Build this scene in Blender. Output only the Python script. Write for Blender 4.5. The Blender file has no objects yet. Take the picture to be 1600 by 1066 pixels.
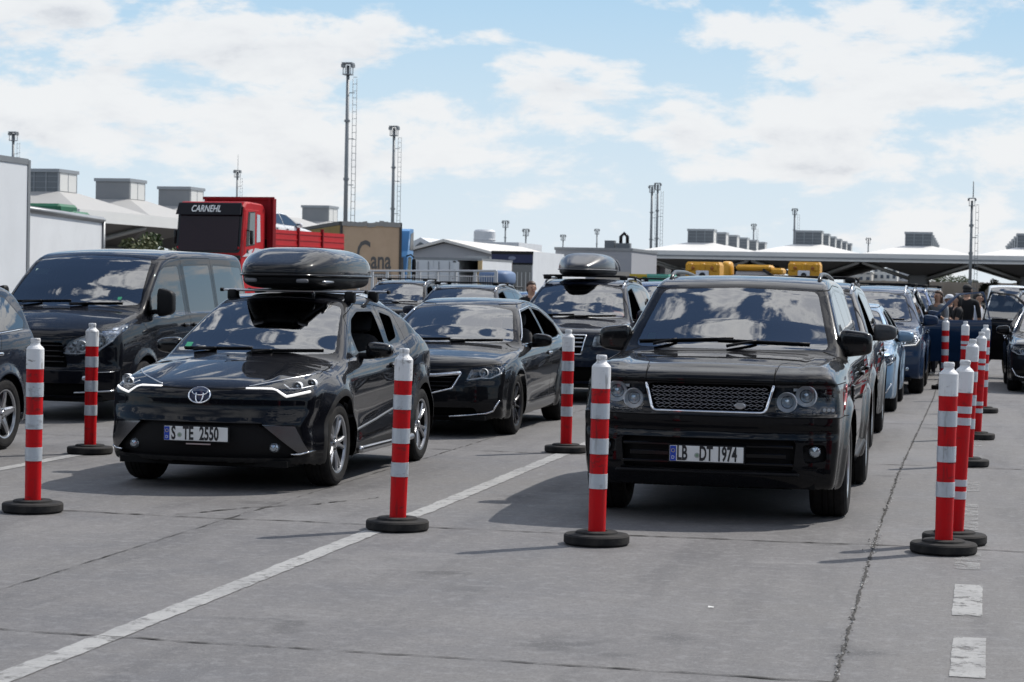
import bpy, math, random
import numpy as np
from mathutils import Vector, Matrix
R_ = math.radians
scene = bpy.context.scene
random.seed(7)

# ---------------------------------------------------------------- camera
cam_d = bpy.data.cameras.new('camera'); cam = bpy.data.objects.new('camera', cam_d)
scene.collection.objects.link(cam); scene.camera = cam
cam_d.sensor_width = 36.0; cam_d.lens = 36.0*3350/1600
cam_d.clip_start = 0.1; cam_d.clip_end = 6000
cam.matrix_world = (Matrix.Translation((0, 0, 1.67)) @ Matrix.Rotation(R_(11.88), 4, 'Z')
                    @ Matrix.Rotation(math.pi/2-R_(1.548), 4, 'X') @ Matrix.Rotation(0.0194, 4, 'Z'))
cam_d.dof.use_dof = True; cam_d.dof.focus_distance = 15.6; cam_d.dof.aperture_fstop = 8.0

# ---------------------------------------------------------------- sun, sky
SUN_EL = R_(48.8); SUN_V = Vector((0.681*math.cos(SUN_EL), 0.732*math.cos(SUN_EL), math.sin(SUN_EL)))
sun_d = bpy.data.lights.new('sun', 'SUN'); sun_d.energy = 4.5; sun_d.angle = R_(0.5); sun_d.color = (1.0, .95, .88)
sun = bpy.data.objects.new('sun', sun_d); scene.collection.objects.link(sun)
sun.rotation_euler = SUN_V.to_track_quat('Z', 'Y').to_euler(); sun.location = (0, 0, 40)
scene.view_settings.view_transform = 'Standard'; scene.view_settings.look = 'None'
scene.view_settings.gamma = 1.0; scene.view_settings.use_curve_mapping = False
scene.view_settings.exposure = 0.0
scene.cycles.max_bounces = 10; scene.cycles.transparent_max_bounces = 24
scene.cycles.caustics_reflective = False; scene.cycles.caustics_refractive = False
scene.cycles.sample_clamp_indirect = 6.0
scene.cycles.use_denoising = True

world = bpy.data.worlds.new('World'); scene.world = world; world.use_nodes = True
class NT:
    """small node helper"""
    def __init__(s, t): s.t = t; s.n = t.nodes; s.l = t.links
    def new(s, k, **kw):
        n = s.n.new(k)
        for a, v in kw.items(): setattr(n, a, v)
        return n
    def put(s, sock, v):
        if hasattr(v, 'is_linked') or isinstance(v, bpy.types.NodeSocket): s.l.new(v, sock)
        else: sock.default_value = v
    def m(s, op, a, b=0.0, c=0.0):
        n = s.n.new('ShaderNodeMath'); n.operation = op
        for i, v in enumerate((a, b, c)): s.put(n.inputs[i], v)
        return n.outputs[0]
    def v(s, op, a, b=(0, 0, 0)):
        n = s.n.new('ShaderNodeVectorMath'); n.operation = op
        s.put(n.inputs[0], a)
        if op == 'SCALE': s.put(n.inputs['Scale'], b)
        else: s.put(n.inputs[1], b)
        return n.outputs['Value'] if op in ('DOT_PRODUCT', 'LENGTH') else n.outputs[0]
    def noise(s, vec, scale, detail=4, rough=.55, dist=0.0, dim='3D'):
        n = s.n.new('ShaderNodeTexNoise'); n.noise_dimensions = dim
        s.put(n.inputs['Vector'], vec); n.inputs['Scale'].default_value = scale; n.inputs['Detail'].default_value = detail
        n.inputs['Roughness'].default_value = rough; n.inputs['Distortion'].default_value = dist
        return n.outputs['Fac']
    def ramp(s, fac, stops, interp='LINEAR'):
        n = s.n.new('ShaderNodeValToRGB'); e = n.color_ramp.elements; n.color_ramp.interpolation = interp
        while len(e) < len(stops): e.new(.5)
        for q, (p, c) in zip(e, stops):
            q.position = p; q.color = (c, c, c, 1) if not hasattr(c, '__len__') else (*c[:3], 1)
        s.put(n.inputs[0], fac); return n.outputs[0]
    def rng(s, val, a, b, c=0.0, d=1.0, smooth=True):
        n = s.n.new('ShaderNodeMapRange'); n.interpolation_type = 'SMOOTHSTEP' if smooth else 'LINEAR'
        s.put(n.inputs[0], val)
        for i, q in enumerate((a, b, c, d)): n.inputs[i+1].default_value = q
        return n.outputs[0]
    def mix(s, fac, a, b, kind='MIX'):
        n = s.n.new('ShaderNodeMix'); n.data_type = 'RGBA'; n.blend_type = kind
        s.put(n.inputs[0], fac)
        for sock, v in ((n.inputs[6], a), (n.inputs[7], b)):
            s.put(sock, v if hasattr(v, 'is_linked') else (*v[:3], 1))
        return n.outputs[2]

def build_sky():
    w = NT(world.node_tree); w.n.clear()
    sky = w.new('ShaderNodeTexSky', sky_type='NISHITA', sun_disc=False)
    sky.sun_elevation = SUN_EL; sky.sun_rotation = math.atan2(SUN_V.x, SUN_V.y)
    sky.air_density = 1.0; sky.dust_density = 0.15; sky.ozone_density = 2.0; sky.altitude = 100
    geo = w.new('ShaderNodeTexCoord'); d = geo.outputs['Generated']
    sep = w.new('ShaderNodeSeparateXYZ'); w.l.new(d, sep.inputs[0])
    z = w.m('MAXIMUM', sep.outputs[2], 0.0)
    inv = w.m('DIVIDE', 1.0, w.m('ADD', z, 0.10))
    p = w.v('SCALE', d, inv)
    # billows of cumulus seen overhead, and puffs stacked in perspective low down
    n1 = w.noise(p, 1.55, 8, .58, .25)
    n2 = w.noise(w.v('ADD', p, (2.2, 5.1, .4)), 0.62, 3, .5)
    n3 = w.noise(w.v('ADD', p, (3.1, 7.7, 1.3)), 4.4, 6, .62, .6)
    cov_h = w.m('ADD', w.m('MULTIPLY', n1, 1.10), w.m('ADD', w.m('MULTIPLY', n2, .60), w.m('ADD', w.m('MULTIPLY', n3, 1.15), -.895)))
    q1 = w.v('MULTIPLY', d, (1.0, 1.0, 2.5)); 
    l1 = w.noise(q1, 11.5, 8, .60, .15); l2 = w.noise(w.v('ADD', w.v('SCALE', q1, 1.0), (0, 0, .030)), 11.5, 8, .60, .15); l3 = w.noise(w.v('ADD', q1, (4, 2, 1)), 34, 5, .6)
    cov_l = w.m('ADD', w.m('MULTIPLY', l1, .95), w.m('ADD', w.m('MULTIPLY', l3, .16), -.012))
    hi = w.rng(z, .15, .34)
    cov = w.m('ADD', w.m('MULTIPLY', cov_h, hi), w.m('MULTIPLY', cov_l, w.m('SUBTRACT', 1.0, hi)))
    under = w.m('MULTIPLY', w.m('SUBTRACT', l2, l1), w.m('SUBTRACT', 1.0, hi))
    # where the banks and the blue gaps lie (azimuth from the lane direction, elevation; degrees)
    az = w.m('MULTIPLY', w.m('ARCTAN2', sep.outputs[0], sep.outputs[1]), 57.29578)
    el = w.m('MULTIPLY', w.m('ARCSINE', sep.outputs[2]), 57.29578)
    for (a0, e0, ra, re, amt) in SKY_BIAS:
        q = w.m('ADD', w.m('POWER', w.m('ABSOLUTE', w.m('DIVIDE', w.m('SUBTRACT', az, a0), ra)), 2.0),
                w.m('POWER', w.m('ABSOLUTE', w.m('DIVIDE', w.m('SUBTRACT', el, e0), re)), 2.0))
        cov = w.m('ADD', cov, w.m('MULTIPLY', w.m('EXPONENT', w.m('MULTIPLY', q, -1.0)), amt))
    dens = w.rng(cov, .515, .625)
    # cloud tone: bright tops, grey bases and cores
    core = w.rng(w.m('ADD', w.m('ADD', cov, w.m('MULTIPLY', under, 1.0)), w.m('MULTIPLY', hi, w.m('SUBTRACT', w.m('MULTIPLY', n3, .9), .43))), .58, .88)
    tone = w.ramp(core, [(0, (.90, .905, .91)), (.45, (.82, .83, .85)), (1, (.60, .62, .67))])
    skyc = w.v('SCALE', sky.outputs[0], SKY_MUL)
    # the haze low down is pale
    low = w.ramp(z, [(0, (.77, .835, .89)), (.045, (.68, .80, .89)), (.09, (.57, .745, .885)), (.14, (.43, .655, .865)), (.30, (.20, .42, .74))])
    base = w.mix(w.rng(z, .10, .45), w.v('SCALE', low, 1.0/SKY_STR), skyc)
    cl = w.v('SCALE', tone, w.m('DIVIDE', w.m('ADD', 1.0, w.m('MULTIPLY', hi, 0.9)), SKY_STR))
    col = w.mix(w.m('MULTIPLY', dens, .90), base, cl)
    bg = w.new('ShaderNodeBackground'); w.l.new(col, bg.inputs[0]); bg.inputs[1].default_value = SKY_STR
    out = w.new('ShaderNodeOutputWorld'); w.l.new(bg.outputs[0], out.inputs[0])
SKY_STR = 0.15; SKY_MUL = 0.75
# azimuth, elevation, half-widths, amount (cloud bank > 0, blue gap < 0)
SKY_BIAS = [(-18.2, 5.9, 3.7, .8, 0.094), (-23.4, 5.3, 2.6, 1.1, 0.086), (-21, 3.9, 6.5, .9, 0.094), (-16, 3.0, 3.0, .5, 0.050), (-10.9, 5.0, 2.0, .65, 0.101), (-8.0, 4.0, 4.2, .55, 0.072),
            (-3.0, 6.8, 5.5, 1.15, 0.101), (-1.0, 5.1, 3.2, .65, 0.072), (-4.2, 3.2, 1.6, .28, 0.094), (-14.4, 4.7, 1.2, .35, 0.108), (-12.6, 6.5, .8, .25, 0.072), (-15.5, 6.9, .6, .2, 0.058), (-23.7, 6.8, 1.0, .28, 0.094), (-14.5, 3.2, 3.0, .4, 0.043),
            (-15, 7.4, 4.0, .6, -0.126), (-13.4, 5.8, 1.1, .6, -0.099), (-9.8, 6.8, 2.0, .55, -0.099), (-7.5, 5.6, 1.2, .5, -0.072), (-8, 1.6, 20, 1.2, -0.045),
            (8, 66, 60, 14, 0.036), (-60, 55, 22, 12, -0.090), (-25, 72, 25, 7, 0.072)]
build_sky()
# ---------------------------------------------------------------- materials
MATS = {}
def mat(name, color, rough=.5, metal=0.0, coat=0.0, spec=.5, emit=None, noise=None, bump=None):
    if name in MATS: return MATS[name]
    m = bpy.data.materials.new(name); m.use_nodes = True; t = NT(m.node_tree)
    b = t.n['Principled BSDF']; b.inputs['Base Color'].default_value = (*color, 1); b.inputs['Roughness'].default_value = rough
    b.inputs['Metallic'].default_value = metal; b.inputs['Coat Weight'].default_value = coat; b.inputs['Coat Roughness'].default_value = .02
    b.inputs['Specular IOR Level'].default_value = spec
    if emit:
        b.inputs['Emission Color'].default_value = (*emit[0], 1); b.inputs['Emission Strength'].default_value = emit[1]
    if noise or bump:
        co = t.new('ShaderNodeTexCoord').outputs['Object']
    if noise:                                   # (scale, amount, second colour)
        nz = t.noise(co, noise[0], 5, .6)
        f = t.m('MULTIPLY', t.rng(nz, .35, .7), noise[1])
        t.l.new(t.mix(f, color, noise[2]), b.inputs['Base Color'])
        t.l.new(t.m('ADD', rough, t.m('MULTIPLY', f, .15)), b.inputs['Roughness'])
    if bump:                                    # (scale, strength)
        bp = t.new('ShaderNodeBump'); bp.inputs['Strength'].default_value = bump[1]; bp.inputs['Distance'].default_value = .01
        t.l.new(t.noise(co, bump[0], 4), bp.inputs['Height']); t.l.new(bp.outputs[0], b.inputs['Normal'])
    MATS[name] = m; return m

def paint(name, color, metal=0.0, rough=.5, dust=.03):
    """clear-coated car paint with a film of road dust low on the body"""
    if name in MATS: return MATS[name]
    m = bpy.data.materials.new(name); m.use_nodes = True; t = NT(m.node_tree); b = t.n['Principled BSDF']
    co = t.new('ShaderNodeTexCoord').outputs['Object']
    sep = t.new('ShaderNodeSeparateXYZ'); t.l.new(co, sep.inputs[0])
    low = t.rng(sep.outputs[2], .25, .75, 1.0, .15)
    d = t.m('MULTIPLY', t.m('MULTIPLY', low, t.rng(t.noise(co, 5.0, 6, .65), .35, .8)), dust)
    t.l.new(t.mix(d, color, (.16, .145, .125)), b.inputs['Base Color'])
    b.inputs['Metallic'].default_value = metal; b.inputs['Roughness'].default_value = rough; b.inputs['Specular IOR Level'].default_value = .05
    b.inputs['Coat Weight'].default_value = 1.0
    t.l.new(t.m('ADD', .012, t.m('MULTIPLY', d, .9)), b.inputs['Coat Roughness'])
    b.inputs['Coat IOR'].default_value = 1.32
    MATS[name] = m; return m

def glass(name, tint, ior=1.9, rough=.0):
    """single-sheet glazing: mirror of the sky by Fresnel, tinted view through"""
    if name in MATS: return MATS[name]
    m = bpy.data.materials.new(name); m.use_nodes = True; t = NT(m.node_tree); t.n.clear()
    fr = t.new('ShaderNodeFresnel'); fr.inputs[0].default_value = ior
    tr = t.new('ShaderNodeBsdfTransparent'); tr.inputs[0].default_value = (*tint, 1)
    gl = t.new('ShaderNodeBsdfGlossy'); gl.inputs['Color'].default_value = (1, 1, 1, 1); gl.inputs['Roughness'].default_value = rough
    mx = t.new('ShaderNodeMixShader'); t.l.new(fr.outputs[0], mx.inputs[0]); t.l.new(tr.outputs[0], mx.inputs[1]); t.l.new(gl.outputs[0], mx.inputs[2])
    o = t.new('ShaderNodeOutputMaterial'); t.l.new(mx.outputs[0], o.inputs[0])
    MATS[name] = m; return m

M_RUBBER = mat('tyre_rubber', (.009, .009, .010), .8, spec=.2, noise=(14, .5, (.035, .033, .03)))
M_PLAST = mat('black_plastic', (.007, .007, .008), .5, spec=.18, bump=(180, .15))
M_TRIM = mat('gloss_black_trim', (.003, .003, .004), .15, spec=.3)
M_GAP = mat('panel_gap', (.002, .002, .002), .9, spec=.1)
M_CHROME = mat('chrome', (.72, .73, .75), .07, 1.0)
M_SATIN = mat('satin_aluminium', (.50, .51, .53), .30, 1.0)
M_ALLOY = mat('alloy_silver', (.40, .41, .43), .3, .85)
M_ALLOYD = mat('alloy_dark', (.03, .03, .034), .25, .6)
M_GLASS = glass('windscreen_glass', (.42, .47, .45), 3.0)
M_GLASSD = glass('privacy_glass', (.04, .045, .05), 2.4)
M_GLASSS = glass('side_glass', (.36, .40, .39), 2.1)
M_LENS = glass('lamp_lens', (.93, .95, .97), 1.5)
M_REFL = mat('lamp_reflector', (.82, .84, .87), .4, .25)
M_LAMPD = mat('lamp_housing_dark', (.03, .034, .042), .25, .5)
M_BULB = mat('lamp_glass', (.40, .44, .48), .05, .7)
M_DRL = mat('daytime_running_light', (.8, .8, .8), .3, emit=((1, .97, .93), .7))
M_AMBER = mat('amber_lens', (.6, .2, .03), .15)
M_RED = mat('red_lens', (.32, .012, .015), .12)
M_PLATE = mat('plate_white', (.70, .71, .70), .4, noise=(9, .25, (.5, .49, .46)))
M_EURO = mat('plate_blue', (.01, .05, .38), .4)
M_INK = mat('plate_ink', (.012, .012, .014), .5)
M_INT = mat('cabin_trim', (.014, .014, .016), .75)
M_SEAT = mat('seat_fabric', (.055, .054, .055), .85, noise=(30, .5, (.03, .03, .033)))
M_DASH = mat('dashboard_grey', (.050, .052, .053), .7)
M_STICK = mat('green_sticker', (.03, .28, .14), .5)
M_WHITE = mat('white_sticker', (.75, .76, .75), .5)

# ---------------------------------------------------------------- object helpers
COL = scene.collection
def link(o, parent=None):
    COL.objects.link(o)
    if parent is not None: o.parent = parent
    return o
def tag(o, label=None, cat=None, group=None, kind=None):
    if label: o['label'] = label
    if cat: o['category'] = cat
    if group: o['group'] = group
    if kind: o['kind'] = kind
    return o
def thing(name, label, cat, loc=(0, 0, 0), rz=0.0, group=None):
    o = bpy.data.objects.new(name, None); o.empty_display_size = .3
    link(o); o.location = loc; o.rotation_euler = (0, 0, rz)
    return tag(o, label, cat, group)
def raw_mesh(name, V, F, mats, fm=None, normals=None, smooth=False):
    me = bpy.data.meshes.new(name)
    me.from_pydata([tuple(map(float, v)) for v in V], [], [tuple(map(int, f)) for f in F])
    for m in (mats if isinstance(mats, (list, tuple)) else [mats]): me.materials.append(m)
    if fm is not None: me.polygons.foreach_set('material_index', np.asarray(fm, np.int32))
    if smooth: me.polygons.foreach_set('use_smooth', np.ones(len(me.polygons), bool))
    me.update()
    if normals is not None:
        me.polygons.foreach_set('use_smooth', np.ones(len(me.polygons), bool))
        me.normals_split_custom_set_from_vertices([tuple(map(float, n)) for n in normals])
    return me
def mesh_obj(name, V, F, mats, parent=None, fm=None, normals=None, smooth=False, loc=None):
    o = bpy.data.objects.new(name, raw_mesh(name, V, F, mats, fm, normals, smooth)); link(o, parent)
    if loc is not None: o.location = loc
    return o

def rotm(rx=0, ry=0, rz=0):
    return np.array((Matrix.Rotation(rz, 3, 'Z') @ Matrix.Rotation(ry, 3, 'Y') @ Matrix.Rotation(rx, 3, 'X')))

class MB:
    """mesh collector: simple shapes gathered into one mesh with several materials"""
    def __init__(s): s.V = []; s.F = []; s.M = []; s.S = []; s.n = 0
    def add(s, V, F, m=0, smooth=False):
        V = np.asarray(V, float).reshape(-1, 3); s.V.append(V)
        s.F += [tuple(int(i)+s.n for i in f) for f in F]; s.M += [m]*len(F); s.S += [smooth]*len(F); s.n += len(V); return s
    def box(s, c, size, m=0, R=None, ch=0.0):
        hx, hy, hz = [q/2 for q in size]; ch = min(ch, hx*.9, hy*.9, hz*.9)
        if ch <= 0:
            V = np.array([(i, j, k) for i in (-hx, hx) for j in (-hy, hy) for k in (-hz, hz)])
            F = [(0, 1, 3, 2), (4, 6, 7, 5), (0, 4, 5, 1), (2, 3, 7, 6), (0, 2, 6, 4), (1, 5, 7, 3)]
        else:
            V = []; ix = {}
            H = (hx, hy, hz)
            for sx in (-1, 1):
                for sy in (-1, 1):
                    for sz in (-1, 1):
                        for a in range(3):
                            p = [sx*(hx-ch), sy*(hy-ch), sz*(hz-ch)]; p[a] = (sx, sy, sz)[a]*H[a]
                            ix[(sx, sy, sz, a)] = len(V); V.append(p)
            V = np.array(V); F = []
            for a in range(3):
                b, c2 = (a+1) % 3, (a+2) % 3
                for sg in (-1, 1):
                    q = []
                    for (sb, sc) in ((-1, -1), (1, -1), (1, 1), (-1, 1)):
                        k = [0, 0, 0]; k[a] = sg; k[b] = sb; k[c2] = sc; q.append(ix[(*k, a)])
                    F.append(tuple(q if sg > 0 else q[::-1]))
                for sb in (-1, 1):                 # chamfers along axis a between faces b and c2
                    for sc in (-1, 1):
                        k1 = [0, 0, 0]; k1[a] = -1; k1[b] = sb; k1[c2] = sc; k2 = list(k1); k2[a] = 1
                        q = [ix[(*k1, b)], ix[(*k2, b)], ix[(*k2, c2)], ix[(*k1, c2)]]
                        F.append(tuple(q if sb*sc < 0 else q[::-1]))
            for sx in (-1, 1):
                for sy in (-1, 1):
                    for sz in (-1, 1):
                        q = [ix[(sx, sy, sz, a)] for a in range(3)]
                        F.append(tuple(q if sx*sy*sz > 0 else q[::-1]))
        if R is not None: V = V @ np.asarray(R).T
        return s.add(V+np.asarray(c, float), F, m)
    def tube(s, pts, r, n=8, m=0, cap=True, closed=False):
        P = np.asarray(pts, float); N = len(P); rr = np.full(N, r) if np.isscalar(r) else np.asarray(r, float)
        V = []; up = np.array([0, 0, 1.0]); a = None
        for i in range(N):
            if closed: t = P[(i+1) % N]-P[i-1]
            else: t = P[min(i+1, N-1)]-P[max(i-1, 0)]
            t = t/max(np.linalg.norm(t), 1e-9)
            if a is None:
                a = np.cross(t, up if abs(t[2]) < .95 else np.array([1.0, 0, 0]))
            a = a-t*(a@t); a = a/max(np.linalg.norm(a), 1e-9); b = np.cross(t, a)
            for k in range(n):
                q = 2*math.pi*k/n; V.append(P[i]+rr[i]*(math.cos(q)*a+math.sin(q)*b))
        F = []
        for i in range(N if closed else N-1):
            j = (i+1) % N
            for k in range(n):
                F.append((i*n+k, i*n+(k+1) % n, j*n+(k+1) % n, j*n+k))
        if cap and not closed: F.append(tuple(range(n))[::-1]); F.append(tuple((N-1)*n+k for k in range(n)))
        return s.add(V, F, m, True)
    def lathe(s, prof, n=24, m=0, axis=2, c=(0, 0, 0), smooth=True, seg=None, closed=False):
        """prof: (radius, height) pairs turned about an axis; seg: material per ring"""
        V = []; P = list(prof)
        for (r, h) in P:
            for k in range(n):
                q = 2*math.pi*k/n; p = [r*math.cos(q), r*math.sin(q), h]
                if axis == 0: p = [p[2], p[0], p[1]]
                elif axis == 1: p = [p[1], p[2], p[0]]
                V.append(p)
        V = np.array(V)+np.asarray(c, float)
        for i in range(len(P) if closed else len(P)-1):
            j = (i+1) % len(P)
            F = [(k, (k+1) % n, n+(k+1) % n, n+k) for k in range(n)]
            W = np.concatenate([V[i*n:(i+1)*n], V[j*n:(j+1)*n]])
            s.add(W, F, seg[i] if seg else m, smooth)
        return s
    def prism(s, poly, a, b, ax=1, m=0, bevel=0):
        """poly in the two remaining axes, extruded from a to b along ax"""
        n = len(poly); o = [i for i in range(3) if i != ax]; V = []
        for h in (a, b):
            for (u, v) in poly:
                p = [0, 0, 0]; p[o[0]] = u; p[o[1]] = v; p[ax] = h; V.append(p)
        F = [tuple(range(n)), tuple(range(2*n-1, n-1, -1))]+[(i, n+i, n+(i+1) % n, (i+1) % n) for i in range(n)]
        return s.add(V, F, m)
    def blob(s, c, r, e=(.5, .5), n=(20, 12), m=0, R=None, fn=None):
        """superellipsoid: e near 0.3 boxy, 1 round"""
        V = []; nu, nv = n
        def sp(w, e): return math.copysign(abs(w)**e, w)
        for j in range(nv+1):
            ph = -math.pi/2+math.pi*j/nv
            for i in range(nu):
                th = 2*math.pi*i/nu
                V.append((r[0]*sp(math.cos(ph), e[0])*sp(math.cos(th), e[1]), r[1]*sp(math.cos(ph), e[0])*sp(math.sin(th), e[1]), r[2]*sp(math.sin(ph), e[0])))
        V = np.array(V)
        if fn is not None: V = fn(V)
        if R is not None: V = V @ np.asarray(R).T
        F = []
        for j in range(nv):
            for i in range(nu):
                F.append((j*nu+i, j*nu+(i+1) % nu, (j+1)*nu+(i+1) % nu, (j+1)*nu+i))
        return s.add(V+np.asarray(c, float), F, m, True)
    def mesh(s, name, mats):
        V = np.concatenate(s.V) if s.V else np.zeros((0, 3))
        me = raw_mesh(name, V, s.F, mats, s.M); me.polygons.foreach_set('use_smooth', np.array(s.S, bool)); return me
    def build(s, name, mats, parent=None, loc=None, sharp=None):
        me = s.mesh(name, mats)
        if sharp: me.set_sharp_from_angle(angle=R_(sharp))
        o = bpy.data.objects.new(name, me); link(o, parent)
        if loc is not None: o.location = loc
        return o

def copy_tree(o, parent=None):
    c = o.copy(); COL.objects.link(c)
    if parent is not None: c.parent = parent
    for ch in list(o.children): copy_tree(ch, c)
    return c

def text_mesh(body, size, extrude=.002, mats=M_INK, sx=1.0, name='lettering', parent=None, align='CENTER', shear=0.0, offset=0.0):
    """writing as a mesh lying in the local xz plane, read from -y"""
    cu = bpy.data.curves.new('lettering', 'FONT'); cu.body = body; cu.size = size; cu.extrude = extrude
    cu.align_x = align; cu.align_y = 'CENTER'; cu.resolution_u = 3; cu.shear = shear; cu.offset = offset
    tmp = bpy.data.objects.new('lettering_tmp', cu); COL.objects.link(tmp)
    bpy.context.view_layer.update()
    me = bpy.data.meshes.new_from_object(tmp.evaluated_get(bpy.context.evaluated_depsgraph_get()))
    bpy.data.objects.remove(tmp); bpy.data.curves.remove(cu)
    n = len(me.vertices); co = np.zeros(n*3); me.vertices.foreach_get('co', co); co = co.reshape(-1, 3)
    co = np.stack([co[:, 0]*sx, -co[:, 2], co[:, 1]], 1); me.vertices.foreach_set('co', co.ravel()); me.update()
    me.materials.clear(); me.materials.append(mats)
    o = bpy.data.objects.new(name, me); link(o, parent); return o
# ---------------------------------------------------------------- ground
def concrete_mat():
    m = bpy.data.materials.new('concrete_paving'); m.use_nodes = True; t = NT(m.node_tree); b = t.n['Principled BSDF']
    co = t.new('ShaderNodeTexCoord').outputs['Object']
    sep = t.new('ShaderNodeSeparateXYZ'); t.l.new(co, sep.inputs[0])
    lanes = t.v('MULTIPLY', co, (1.0, .10, 1.0))
    big = t.noise(co, .16, 4, .6); mid = t.noise(co, 1.1, 6, .68); fine = t.noise(co, 34, 5, .75)
    streak = t.noise(lanes, 2.6, 5, .6)
    c = t.ramp(mid, [(.28, (.100, .097, .100)), (.5, (.142, .138, .140)), (.72, (.184, .179, .179))])
    # every slab cast at another time: a tone of its own
    sl = t.new('ShaderNodeCombineXYZ'); t.l.new(t.m('FLOOR', t.m('DIVIDE', t.m('ADD', sep.outputs[0], 40.54), 4.4)), sl.inputs[0]); t.l.new(t.m('FLOOR', t.m('DIVIDE', t.m('SUBTRACT', sep.outputs[1], .98), 6.58)), sl.inputs[1])
    wn = t.new('ShaderNodeTexWhiteNoise'); t.l.new(sl.outputs[0], wn.inputs[0])
    c = t.mix(t.m('MULTIPLY', wn.outputs[0], .22), c, (.165, .161, .155))
    c = t.mix(t.m('MULTIPLY', t.rng(big, .38, .66), .38), c, (.155, .149, .138))
    c = t.mix(t.m('MULTIPLY', t.rng(streak, .50, .70), .48), c, (.070, .069, .074))
    # tyre rubber polished into the wheel tracks of each lane
    tr = t.m('ABSOLUTE', t.m('SUBTRACT', t.m('FRACT', t.m('DIVIDE', t.m('ADD', sep.outputs[0], 101.73), 1.78)), .5))
    c = t.mix(t.m('MULTIPLY', t.m('MULTIPLY', t.rng(tr, .36, .12), t.rng(streak, .35, .6)), .34), c, (.078, .077, .081))
    c = t.mix(t.m('MULTIPLY', t.rng(t.noise(t.v('MULTIPLY', t.v('ADD', co, (1.5, 6.2, 0)), (.8, .5, 1)), .55, 5, .6), .54, .68), .35), c, (.22, .222, .23))
    # oil spots and pale chalky scuffs
    c = t.mix(t.m('MULTIPLY', t.rng(t.noise(t.v('ADD', co, (9, 4, 0)), .9, 3, .5), .63, .72), .6), c, (.046, .045, .047))
    sc = t.noise(t.v('MULTIPLY', co, (.45, 1.5, 1)), 1.6, 7, .75)
    c = t.mix(t.m('MULTIPLY', t.rng(sc, .56, .72), .42), c, (.25, .247, .245))
    c = t.mix(t.m('MULTIPLY', t.rng(fine, .40, .66), .45), c, (.065, .063, .065))
    c = t.mix(t.m('MULTIPLY', t.rng(t.noise(co, 11, 5, .7), .50, .64), .45), c, (.20, .198, .20))
    c = t.mix(t.m('MULTIPLY', t.rng(t.noise(t.v('ADD', co, (2, 8, 0)), 75, 3, .7), .56, .66), .6), c, (.24, .238, .235))
    c = t.mix(t.m('MULTIPLY', t.rng(t.noise(co, 120, 2, .6), .60, .68), .6), c, (.04, .04, .04))
    t.l.new(c, b.inputs['Base Color'])
    t.l.new(t.rng(mid, .3, .7, .62, .88), b.inputs['Roughness']); b.inputs['Specular IOR Level'].default_value = .35
    bp = t.new('ShaderNodeBump'); bp.inputs['Strength'].default_value = .35; bp.inputs['Distance'].default_value = .006
    t.l.new(t.m('ADD', fine, t.m('MULTIPLY', mid, 1.5)), bp.inputs['Height']); t.l.new(bp.outputs[0], b.inputs['Normal'])
    return m
M_CONC = concrete_mat()
mesh_obj('ground', [(-1500, -60, 0), (1500, -60, 0), (1500, 3200, 0), (-1500, 3200, 0)], [(0, 1, 2, 3)], M_CONC)['kind'] = 'structure'

def worn_paint_mat():
    m = bpy.data.materials.new('worn_road_paint'); m.use_nodes = True; t = NT(m.node_tree); b = t.n['Principled BSDF']
    co = t.new('ShaderNodeTexCoord').outputs['Object']
    c = t.mix(t.m('MULTIPLY', t.rng(t.noise(co, 2.2, 6, .7), .42, .68), .75), (.33, .33, .325), (.22, .22, .22))
    c = t.mix(t.m('MULTIPLY', t.rng(t.noise(co, 40, 5, .75), .5, .7), .5), c, (.15, .148, .146))
    wear = t.m('MULTIPLY', t.rng(t.noise(t.v('ADD', co, (5, 3, 0)), 7, 7, .75), .56, .63), .9)
    c = t.mix(wear, c, (.135, .132, .13))
    t.l.new(c, b.inputs['Base Color']); b.inputs['Roughness'].default_value = .75
    return m
M_LINE = worn_paint_mat()
def faded_paint_mat(lo=.45, hi=1.0, th=.50):
    m = M_LINE.copy(); m.name = 'faded_road_paint'; t = NT(m.node_tree); b = t.n['Principled BSDF']
    co = t.new('ShaderNodeTexCoord').outputs['Object']; tr = t.new('ShaderNodeBsdfTransparent'); mx = t.new('ShaderNodeMixShader')
    t.l.new(t.rng(t.noise(co, 6, 6, .75), th-.06, th+.06, lo, hi), mx.inputs[0]); t.l.new(b.outputs[0], mx.inputs[1]); t.l.new(tr.outputs[0], mx.inputs[2])
    t.l.new(mx.outputs[0], t.n['Material Output'].inputs[0]); return m
M_DASH2 = faded_paint_mat(); M_DASH1 = faded_paint_mat(.10, .85, .56); M_LINEW = faded_paint_mat(.05, .50, .59)
M_JOINT = mat('joint_filler', (.030, .028, .026), .95, noise=(25, .6, (.07, .065, .06)))
rng_ = np.random.RandomState(3)
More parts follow.
